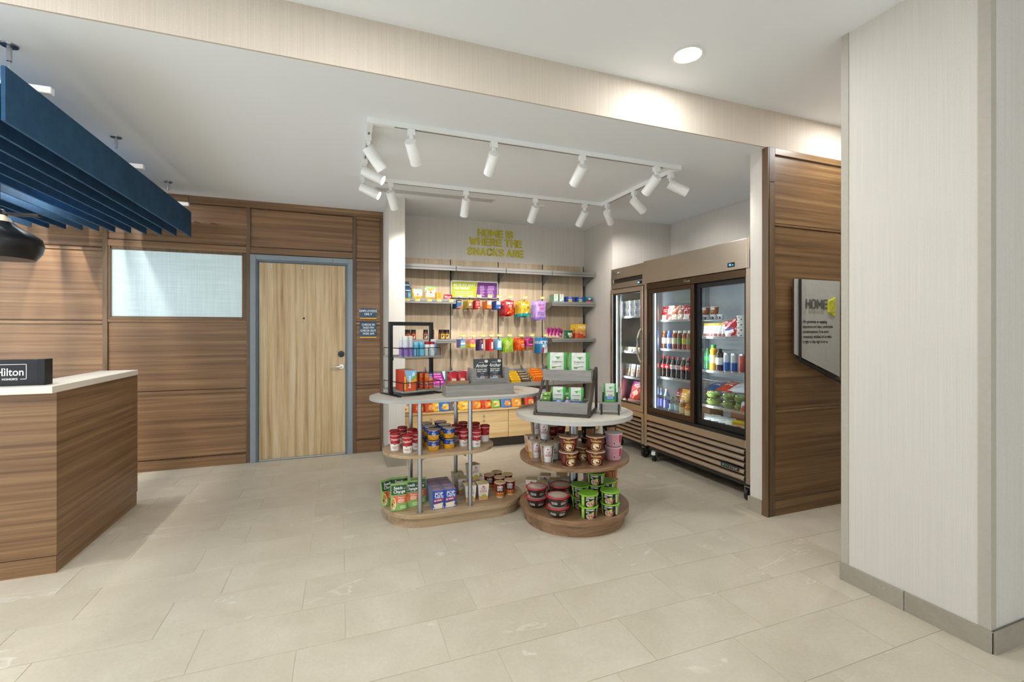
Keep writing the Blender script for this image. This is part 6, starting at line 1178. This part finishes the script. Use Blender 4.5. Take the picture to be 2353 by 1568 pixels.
# lower shelf right: bags
P_mg2 = sack('magenta_snack_bag', 0.10, 0.135, 0.05, lambda u, v: 'g#a0246a' if v > .28 else 'g#b89a84', [('r', -0.03, 0.035, 0.085, 0.105, '#3a2434'), ('d', 0.01, 0.06, 0.024, 0.018, '#d88ab8')], 'stand', 61)
for i in range(4): P_mg2.put((xat(1259, 5.2)+0.045*i, 5.19+0.022*(3-i)*0.4, zl), '%s magenta snack bag leaning on the lower right shelf' % ORD[i], 'leaning magenta snack bags', 0.35, 0, R(22))
P_gb = sack('green_coffee_bag', 0.135, 0.105, 0.06, lambda u, v: 'g#1d5a34', [('r', -0.02, 0.05, 0.04, 0.075, '#c9d2c8'), ('d', 0.018, 0.03, 0.032, 0.016, '#c9a088')], 'stand', 62); on_shelf(P_gb, 1306, 5.20, zl, 'dark green snack bag on the lower right shelf', None, 0.15)
P_lay = sack('crisp_bag', 0.165, 0.185, 0.06, lambda u, v: 'g#dfb026' if v > .62 else ('g#b9451c' if v < .36 else 'g#c98a50'), [('t', "Lay's", 0.10, 0.036, 0.012, 0.135, '#f3ead2'), ('l', -0.02, 0.03, 0.06, 0.075, 1, '#f0dcb8'), ('d', 0.05, 0.055, 0.022, 0.024, '#c98a50')], 'stand', 63); on_shelf(P_lay, 1333, 5.23, zl, 'big yellow and orange crisp bag at the shelf end', None, 0.1, R(4)); on_shelf(P_lay, 1322, 5.31, zl, 'yellow and orange crisp bag behind the big one', None, 0.15, R(4))
# ------------------------------------------------------------------ candy deck: bars lying in rows up the slope
SLOPE = math.atan2(0.155, 0.31)
def bar(nm, c1, c2, txt, tc, w=0.150, d=0.042, h=0.020):
    b = MB(); n = 10
    prof = [(-d/2, h*0.35), (-d/2+0.006, 0.0), (d/2-0.006, 0.0), (d/2, h*0.35), (d/2-0.006, h), (-d/2+0.006, h)]
    b.slabx([(y, z) for y, z in prof], -w/2+0.010, w/2-0.010, c1)
    for s in (-1, 1): b.box(min(s*(w/2-0.010), s*w/2), max(s*(w/2-0.010), s*w/2), -d/2, d/2, h*0.4, h*0.5, c2)
    L = MB(); L.fit(txt, w*0.55, h*0.7, tc, lambda x, z: (x, -d/2+0.012+z, h+0.0008), 0, 0, 0.02) if txt else None
    L.rect(-w/2+0.012, w/2-0.012, h*0.5, h*0.75, c2, lambda x, z: (x, -d/2-0.0006+0.003, z))
    return Proto(nm, 'candy bar', b, [('print', L, None)])
def deck_row(P, x, rows, high, what, grp, rz=0.0, z0=0.0):
    for r in range(rows):
        for k in range(high):
            y = SY-0.03+0.030+0.050*r; z = DZ-0.003+(0.050*r+0.03)*math.tan(SLOPE)+0.0225*k*1.02+z0
            P.put((x+random.uniform(-.004, .004), y, z), '%s %s, %s layer' % (['front', 'second', 'third', 'fourth', 'fifth'][r], what, ['bottom', 'second', 'third', 'fourth'][k]), grp, rz+random.uniform(-.04, .04), SLOPE)
PB = bar('pink_candy_bar', 'g#c03a9c', 'g#d98ac4', 'GUM', '#f0d8ea', 0.13); BB = bar('blue_candy_bar', 'g#e4dfd4', 'g#23508c', 'ALMOND', '#23508c', 0.15); YB_ = bar('yellow_candy_bar', 'g#d9ac1c', 'g#8a5a1c', 'M&M', '#3a2414', 0.14); BR2 = bar('brown_candy_bar', 'g#55402e', 'g#c9b48c', 'SNICK', '#e4dac4', 0.16); OB = bar('orange_candy_bar', 'g#d9601c', 'g#e2a02c', 'REESE', '#e8c22c', 0.16)
dx = lambda u: xat(u, 5.16)
deck_row(PB, dx(1009), 4, 2, 'pink wrapped candy bar', 'pink candy bars'); deck_row(BB, dx(1031)+0.02, 4, 3, 'blue and white candy bar', 'blue candy bars'); deck_row(YB_, dx(1184), 4, 2, 'yellow candy bar', 'yellow candy bars'); deck_row(BR2, dx(1206), 4, 2, 'brown candy bar', 'brown candy bars'); deck_row(OB, dx(1233)+0.03, 4, 3, 'orange candy bar', 'orange candy bars')
RW = bar('red_candy_bar', 'g#a81c24', 'g#e8dcd4', 'KIT', '#f2e8e0', 0.15); deck_row(RW, dx(1065), 4, 1, 'red candy bar behind the jerky box', 'red candy bars'); deck_row(RW, dx(1275), 4, 2, 'red candy bar behind the pet treats', 'red candy bars')
# ------------------------------------------------------------------ chip bags standing on the oak ledge
CH = [(932, '#b58a62', '#e2cfae', 'tan', 'CHEX'), (962, '#b8401c', '#d9803c', 'rust red', 'DORITOS'), (989, '#b04a22', '#d98a4c', 'copper', 'DORITOS'), (1004, '#d9a838', '#e8c870', 'pale yellow', "LAY'S"), (1021, '#2c6ab8', '#e6b83c', 'bright blue', 'RUFFLES'), (1045, '#6a5a52', '#a8806a', 'grey brown', 'POPCHIPS'), (1066, '#dca81c', '#f0d070', 'golden yellow', "LAY'S"), (1095, '#cf6a1c', '#e2a24c', 'orange', 'CHEETOS'), (1118, '#c03a1c', '#e28a3c', 'tomato red', 'CHEETOS'), (1138, '#6aa838', '#c8d89c', 'leaf green', 'SUNCHIPS'), (1163, '#4a72b4', '#c98a4c', 'denim blue', 'RUFFLES'), (1187, '#d98a24', '#e8b86c', 'amber', 'FRITOS'), (1216, '#cc3a24', '#e69a7c', 'scarlet', 'DORITOS'), (1246, '#b9a4d0', '#c23a7c', 'lilac and pink', 'SKINNY'), (1276, '#c83a2c', '#e0a060', 'dark coral', 'DORITOS'), (1303, '#4a8a4a', '#c8d8a8', 'moss green', 'CHIPS')]
for i, (u, c1, c2, nm, tx) in enumerate(CH):
    P_ = sack('chip_bag', 0.140, 0.185, 0.070, (lambda a, b: lambda u, v: 'g'+(b if (abs(u-0.1) < .5 and .12 < v < .42) else a))(c1, c2), [('t', tx, 0.095, 0.026, 0, 0.105, '#f2ead8'), ('d', 0.022, 0.045, 0.022, 0.017, '#e8b45a'), ('d', -0.018, 0.042, 0.020, 0.015, '#c98a3c')], 'stand', 70+i, 'bag', 10, 12, 2.2)
    P_.put((xat(u, 5.13), 5.115+0.012*(i % 2), 0.4705), '%s chip bag standing on the oak ledge' % nm, 'chip bags on the oak ledge', random.uniform(0.05, .3), R(-8))
# ------------------------------------------------------------------ cold goods: everything faces -x, so turned by -90 degrees
RF = R(-90)
xs = CX+0.19                                             # row behind the shelf front
def ya(u, x=None): return onX(u, HV, x or xs).y
def soda(nm, body, lab, cap, lab2=None, h=0.215, r=0.033):
    return Proto(nm, 'bottle', MB().lathe([(r*0.8, 0), (r, 0.008), (r*0.97, h*0.20), (r*0.90, h*0.34), (r, h*0.42), (r, h*0.62), (r*0.92, h*0.72), (r*0.5, h*0.86), (0.0125, h*0.90), (0.0125, h*0.93), (0, h*0.93)], [body, body, body, body, lab, body, body, 'g#3a2a24' if body.endswith('1a1210') else body, body, body], 20), [('cap', MB().lathe([(0.0145, h*0.91), (0.0145, h*0.985), (0.012, h), (0, h)], cap, 14), None)]+([('print', MB().fit(lab2[0], 0.042, 0.016, lab2[1], cone(r, r, h, 0.0012), 0, h*0.48, 0.02, 0.2), None)] if lab2 else []))
COKE, DIET, ROOT = soda('cola_bottle', 'g#1a1210', 'g#b81420', 'g#c81c24', ('Coke', '#f2ece8')), soda('diet_cola_bottle', 'g#1a1210', 'g#b9b4b0', 'g#b8242c', ('Coke', '#b01c24')), soda('root_beer_bottle', 'g#2a1610', 'g#c4421c', 'g#d9d4cc', ('BARQ', '#efe6dc'))
for i, (u, P_) in enumerate(((1525, COKE), (1536.5, COKE), (1548, DIET), (1560, DIET), (1571.5, ROOT), (1583, COKE))): P_.put((xs, ya(u), LS[1]+0.001), '%s dark soda bottle on the third cooler shelf, left bay' % ORD[i], 'dark soda bottles', RF)
def flask(nm, body, lab, cap, h=0.190, r=0.031): return Proto(nm, 'bottle', MB().lathe([(r*0.85, 0), (r, 0.006), (r, h*0.28), (r, h*0.60), (r*0.86, h*0.68), (r*0.95, h*0.78), (r*0.62, h*0.87), (0.0, h*0.87)], [body, body, lab, body, body, body, body], 20), [('cap', MB().lathe([(r*0.60, h*0.86), (r*0.60, h*0.985), (r*0.5, h), (0, h)], cap, 16), None)])
for i, (u, a) in enumerate(((1520, ('green_tea_bottle', 'g#8ab03a', 'g#6f9a2c', 'g#7aa032')), (1527.5, ('chocolate_milk_bottle', 'g#6a4030', 'g#c9b4a4', 'g#b5713c')), (1539, ('blue_drink_bottle', 'g#4a6fc0', 'g#d9dce4', 'g#5a78c4')), (1551.5, ('tea_bottle', 'g#8a3a1c', 'g#c9b894', 'g#e9e6e0')), (1563, ('iced_tea_bottle', 'g#5a2a1c', 'g#3a6a2c', 'g#dcd9d2')), (1574.5, ('lemon_tea_bottle', 'g#7a3a1c', 'g#b8a02c', 'g#e2e0da')), (1585, ('peach_tea_bottle', 'g#8a4a2c', 'g#5a7a3c', 'g#e2e0da')))): flask(*a).put((xs+(0.05 if i == 0 else 0), ya(u, xs+(0.05 if i == 0 else 0)), LS[2]+0.001), '%s drink bottle on the second cooler shelf, left bay' % ORD[i], 'tea and juice bottles', RF)
WATER = Proto('smart_water_bottle', 'bottle', MB().lathe([(0.028, 0), (0.032, 0.006), (0.032, 0.07), (0.032, 0.15), (0.030, 0.19), (0.016, 0.235), (0.013, 0.245), (0, 0.245)], ['plastic_clear', 'plastic_clear', 'g#6a6fb8', 'plastic_clear', 'g#7fa0c4', 'plastic_clear', 'plastic_clear'], 20), [('cap', MB().lathe([(0.0155, 0.236), (0.0155, 0.262), (0.0, 0.264)], 'g#c9d0d8', 14), None)])
CLEAR = Proto('spring_water_bottle', 'bottle', MB().lathe([(0.027, 0), (0.031, 0.006), (0.029, 0.05), (0.031, 0.065), (0.031, 0.12), (0.026, 0.15), (0.013, 0.172), (0.012, 0.182), (0, 0.182)], ['plastic_clear', 'plastic_clear', 'plastic_clear', 'g#9fbac0', 'plastic_clear', 'plastic_clear', 'plastic_clear', 'plastic_clear'], 20), [('cap', MB().lathe([(0.014, 0.175), (0.014, 0.192), (0.0, 0.194)], 'g#4c9a6a', 14), None)])
JUICE = flask('apple_juice_bottle', 'g#9a6a2c', 'g#c9b48c', 'g#e6e4de', 0.185, 0.031); ORJ = flask('orange_juice_bottle', 'g#d98a2c', 'g#e8c890', 'g#e0862c', 0.150, 0.027)
for u, P_, lab in ((1517, WATER, 'tall clear water bottle with violet label, left'), (1532, WATER, 'tall clear water bottle with violet label, right'), (1545, CLEAR, 'clear water bottle with green cap, left'), (1557, CLEAR, 'clear water bottle with green cap, right'), (1568.5, JUICE, 'amber juice bottle with white cap on cooler floor'), (1580, ORJ, 'small orange juice bottle on cooler floor')): P_.put((xs-0.03, ya(u, xs-0.03), LS[0]+0.001), lab, 'bottles on the cooler floor', RF)
for i, (u, c) in enumerate(((1545, '#7c2a34'), (1560, '#8a3038'), (1574, '#c9963c'))): sack('fruit_bag', 0.13, 0.14, 0.07, solid('g'+c), [('l', -0.04, 0.04, 0.05, 0.10, 2, '#e8dcd0')], 'stand', 90+i).put((CX+0.40, ya(u, CX+0.40), LS[0]+0.11), '%s snack bag behind the water bottles' % ['dark red', 'maroon', 'yellow'][i], 'bags behind the water bottles', RF, R(-6))
tag(ob('riser_box', MB().box(CX+0.33, CX+0.50, 3.50, 3.98, LS[0]+0.001, LS[0]+0.108, '#7b5a3e'), None, smooth=False), 'brown carton riser at the back of the cooler floor', 'carton')
BAGC = [('g#b8323c', '#e8e4e0'), ('g#a8282c', '#e2d8b8'), ('g#c0c4c8', '#c84a2c'), ('g#c8602c', '#f0e0c8'), ('g#8a5a44', '#e0cfc0'), ('g#b03040', '#e8e4e0')]
for i, u in enumerate((1516, 1529, 1541, 1553, 1566, 1580)): sack('sweets_bag', 0.105, 0.150-0.01*(i % 2), 0.06, (lambda a: lambda u, v: a[0] if v > .35 or abs(u) > .7 else 'g'+a[1])(BAGC[i]), [('l', -0.03, 0.03, 0.08, 0.12, 2, BAGC[i][1])], 'stand', 95+i).put((xs+0.01, ya(u, xs+0.01), LS[3]+0.001), '%s wrapped snack on the top cooler shelf, left bay' % ORD[i], 'wrapped snacks in the cooler', RF+random.uniform(-.2, .2), R(-4))
# right bay
YOG = plaincup('yogurt_cup', 0.052, 0.027, 0.034, '#dfe2e4', '#e6e8ea', lambda L, f, g: (L.rect(-0.024, 0.024, 0.008, 0.032, '#2a2430', f, 6, 1), L.disc(0, 0.02, 0.010, 0.008, '#c9c4bc', g, 10)))
CER = plaincup('cereal_cup', 0.075, 0.032, 0.040, '#9a5a34', '#d9d2c8', lambda L, f, g: (L.rect(-0.03, 0.03, 0.045, 0.068, '#e0dcd4', f, 6, 1), L.disc(0, 0.03, 0.016, 0.014, '#c9893c', g, 12)))
xr_ = CX+0.46
for i, u in enumerate((1623, 1640, 1656)): YOG.put((xr_, ya(u, xr_), RS[4]+0.001), '%s small white yogurt cup in the right bay' % ORD[i], 'yogurt cups', RF)
for i, u in enumerate((1622, 1642)): CER.put((xr_, ya(u, xr_), RS[4]+0.057), '%s brown snack cup standing on the yogurt cups' % ['left', 'right'][i], 'snack cups', RF)
CHS = sack('cheese_bag', 0.075, 0.125, 0.03, lambda u, v: 'g#d9a82c' if v > .82 else ('g#8a5a54' if v < .2 else 'g#d4d6d8'), [('l', -0.02, 0.02, 0.03, 0.08, 3, '#a8a4a8')], 'stand', 101)
for i, u in enumerate((1625, 1634, 1646, 1658, 1668)): CHS.put((xs, ya(u), RS[3]+0.001), '%s white and yellow cheese snack bag in the right bay' % ORD[i], 'cheese snack bags', RF+0.5, R(-14))
sack('beef_bag', 0.19, 0.150, 0.06, lambda u, v: 'g#a3202a' if u+v > .1 or u > .2 else 'g#c4c0c4', [('r', -0.05, 0.03, 0.03, 0.06, '#e2e0e2'), ('r', -0.06, 0.03, 0.065, 0.08, '#3a4a9a')], 'stand', 102).put((xs+0.01, ya(1685, xs+0.01), RS[3]+0.001), 'large red and white snack bag leaning in the right bay', None, RF+0.1, R(-6), R(-14))
TUB = plaincup('white_tub', 0.042, 0.036, 0.040, '#e6e4df', '#efede8', lambda L, f, g: (L.lines(-0.02, 0.02, 0.024, 0.034, 1, '#5a5a5a', f, 0.5), L.disc(0.022, 0.012, 0.006, 0.006, '#2a2a30', f, 10)))
for k in range(4): TUB.put((xs-0.01, ya(1705, xs-0.01), RS[3]+0.001+0.0455*k), '%s white dessert tub in the stack at the right' % ['bottom', 'second', 'third', 'top'][k], 'white dessert tubs', RF)
def tin(nm, a, b, h=0.165, r=0.0265): return Proto(nm, 'can', MB().lathe([(r*0.8, 0), (r, 0.008), (r, h*0.5), (r, h*0.90), (r*0.85, h*0.97), (r*0.83, h), (0, h-0.003)], ['m#b9bcc0', b, a, 'm#c4c8cc', 'm#c4c8cc', 'm#aeb2b6'], 20), [])
OJ = flask('orange_squash_bottle', 'g#dba21c', 'g#e8d8b0', 'g#3f9a4a', 0.235, 0.036); ICE = flask('iced_coffee_bottle', 'g#3a2a24', 'g#d8d4ce', 'g#2a201c', 0.20, 0.033); GRN = soda('green_soda_bottle', 'g#2c6a44', 'g#2f8a4a', 'g#2c6a44', None, 0.20)
for u, P_, lab in ((1626, GRN, 'green soda bottle at the left of the drinks shelf'), (1640, OJ, 'orange juice bottle with green cap on the drinks shelf'), (1654, ICE, 'dark iced coffee bottle with white mark'), (1670, tin('blue_energy_can', 's#b8bec6', 's#2c5aa8'), 'left blue and silver energy drink can'), (1687, tin('blue_energy_can', 's#b8bec6', 's#2c5aa8'), 'right blue and silver energy drink can'), (1706, tin('red_can', 's#c04438', 's#b03a34'), 'red and silver can at the shelf end')): P_.put((xs, ya(u), RS[2]+0.001), lab, 'drinks on the right bay shelf', RF)
for i, u in enumerate((1626, 1641, 1656, 1671)): tin('silver_can', 'm#9aa4ac', 'm#a8b0b8', 0.12, 0.028).put((CX+0.50, ya(u, CX+0.50), RS[2]+0.001), '%s silver can at the back of the drinks shelf' % ORD[i], 'silver cans at the back', RF)
def salad(i): 
    b = MB().lathe([(0.055, 0), (0.060, 0.003), (0.078, 0.040), (0.080, 0.042)], 'plastic_clear', 24)
    fill = MB(); rs = random.Random(i)
    fill.lathe([(0.05, 0.004), (0.068, 0.034), (0.05, 0.046), (0.0, 0.050)], ['#8a9a3c', '#a8b45a', '#b8bf6c'], 18)
    for k in range(12): a = rs.uniform(0, 6.28); r_ = rs.uniform(0.01, 0.05); fill.lathe([(0, 0.038), (0.012, 0.046), (0.006, 0.056), (0, 0.058)], ['#c9c98a', '#8fa83c', '#d9d2a4', '#a8b048'][k % 4], 7, r_*math.sin(a), r_*math.cos(a))
    return Proto('salad_bowl', 'bowl', b, [('salad', fill, 'chopped green salad'), ('lid', MB().lathe([(0.080, 0.042), (0.083, 0.043), (0.083, 0.046), (0.074, 0.048), (0.062, 0.064), (0.0, 0.066)], 'plastic_film', 24), 'clear domed lid')])
SAL = salad(3)
for c, (u, lab) in enumerate(((1640, 'left'), (1678, 'middle'), (1706, 'right'))):
    for k in range(2): SAL.put((xs+0.02, ya(u, xs+0.02), RS[1]+0.001+0.0668*k), '%s green salad bowl in the %s stack' % (('lower', 'upper')[k], lab), 'green salad bowls', RF)
for i, (u, c1, lab) in enumerate(((1632, 'g#3c5a8c', 'blue snack bag lying above the salads'), (1660, 'g#b83a24', 'red crisp bag lying above the salads'), (1690, 'g#c8ccd0', 'silver bag lying above the salads'))): sack('flat_bag', 0.20, 0.22, 0.06, solid(c1), [('l', -0.05, 0.05, 0.08, 0.16, 3, '#e6d8cc')], 'pillow', 110+i).put((CX+0.36, ya(u, CX+0.36), RS[1]+0.10+0.012*i), lab, 'bags lying above the salads', RF, R(-70))
tag(ob('riser_box', MB().box(CX+0.30, CX+0.62, 2.86, 3.36, RS[1]+0.002, RS[1]+0.095, '#c3cacc'), None, smooth=False), 'white riser tray behind the salad bowls', 'tray')
P_meat = sack('deli_pack', 0.10, 0.085, 0.03, lambda u, v: 'g#c8ccd0' if v > .4 else 'g#b03a34', [('r', -0.03, 0.04, 0.03, 0.05, '#a8282c')], 'stand', 115); P_meat.put((xs-0.04, ya(1712, xs-0.04), RS[1]+0.001), 'red and white deli pack beside the salads', None, RF, R(-12))
EGG = plaincup('protein_cup', 0.055, 0.034, 0.041, '#c9cdcf', '#dcdfe0', lambda L, f, g: (L.rect(-0.03, 0.03, 0.002, 0.020, '#d9925a', f, 6, 1), L.disc(0, 0.034, 0.013, 0.011, '#a8a8a4', g, 10)))
for r in range(3):
    for i, u in enumerate((1629, 1646, 1663, 1680)):
        x = xs-0.02+0.085*r; EGG.put((x, ya(u, x), RS[0]+0.001), '%s white protein cup, %s row on the cooler floor' % (ORD[i], ('front', 'middle', 'rear')[r]), 'protein cups', RF)
P_lun = carton('yellow_lunch_pack', 0.13, 0.035, 0.085, '#d9b81c', [('r', -0.055, 0.055, 0.010, 0.060, '#c9b090'), ('t', 'Lunchables', 0.10, 0.014, 0, 0.066, '#b8402c'), ('d', 0.0, 0.035, 0.03, 0.018, '#8a6a5a')], top='#e0c42c')
for i in range(2): P_lun.put((xs-0.03+0.06*i, ya(1704-7*i, xs), RS[0]+0.001), '%s yellow lunch pack at the right of the cooler floor' % ['front', 'rear'][i], 'yellow lunch packs', RF+0.25)
for k in range(1): tag(ob('back_carton', MB().box(CX+0.45, CX+0.75, 2.90, 3.36, RS[0]+0.001, RS[0]+0.16, '#8a5a38'), None, smooth=False), 'brown cardboard carton at the back of right cooler floor', 'carton')
# freezer
PINT = plaincup('ice_cream_tub', 0.090, 0.036, 0.043, '#d4d6d0', '#dcd8cc', lambda L, f, g: (L.rect(-0.034, 0.034, 0.02, 0.06, '#b9a8c4', f, 8, 1), L.lines(-0.02, 0.02, 0.03, 0.055, 2, '#5a5a6a', g, 0.5), L.disc(0.0, 0.072, 0.012, 0.008, '#6a9ab0', g, 10)))
for k in range(2):
    for i, u in enumerate((1440, 1453, 1466, 1477)): PINT.put((xs, ya(u), FZ[3]+0.001+0.0935*k), '%s ice cream tub, %s layer in the freezer' % (ORD[i], ('lower', 'upper')[k]), 'ice cream tubs', RF)
BAR_ = sack('ice_bar', 0.075, 0.05, 0.035, lambda u, v: 'g#d8d8cc', [('d', 0.01, 0.025, 0.014, 0.014, '#c9b83c')], 'stand', 121)
for i, u in enumerate((1438, 1449, 1460, 1470)): BAR_.put((xs, ya(u), FZ[2]+0.001), '%s pale wrapped ice bar in the freezer' % ORD[i], 'wrapped ice bars', RF+0.2)
SND = sack('ice_sandwich_pouch', 0.075, 0.145, 0.03, lambda u, v: 'g#c9ccc4' if v > .4 else 'g#b0a094', [('d', 0.0, 0.06, 0.02, 0.03, '#b5703c'), ('l', -0.02, 0.02, 0.10, 0.12, 1, '#4a8a6a')], 'stand', 122)
for i, u in enumerate((1442, 1454, 1467)): SND.put((xs, ya(u), FZ[1]+0.001), '%s white frozen snack pouch in the freezer' % ORD[i], 'frozen snack pouches', RF+0.15, R(-6))
sack('frozen_bag', 0.22, 0.20, 0.10, lambda u, v: 'g#a8508c' if u < -.45 or v > .85 else 'g#b8382c', [('d', 0.02, 0.09, 0.06, 0.05, '#d98a5c'), ('t', 'PIZZA', 0.12, 0.03, 0.02, 0.14, '#efe4dc')], 'stand', 123).put((xs+0.04, ya(1462, xs+0.04), FZ[0]+0.07), 'large red and purple frozen bag low in the freezer', None, RF, R(-8))
carton('pizza_box', 0.24, 0.12, 0.065, '#7a3a2c', [('t', 'egg rolls', 0.10, 0.022, 0.03, 0.02, '#e6d2b8')], top='#b98a54').put((xs-0.03, ya(1457, xs-0.03), FZ[0]+0.001), 'brown frozen food box on the freezer floor', None, RF)
tag(ob('foil_ball', MB().lathe([(0, 0), (0.03, 0.006), (0.042, 0.03), (0.036, 0.055), (0.015, 0.07), (0, 0.072)], 'g#c9b98c', 14), None, (xs-0.04, ya(1434, xs-0.04), FZ[0]+0.001)), 'round beige wrapped roll on the freezer floor', 'food')
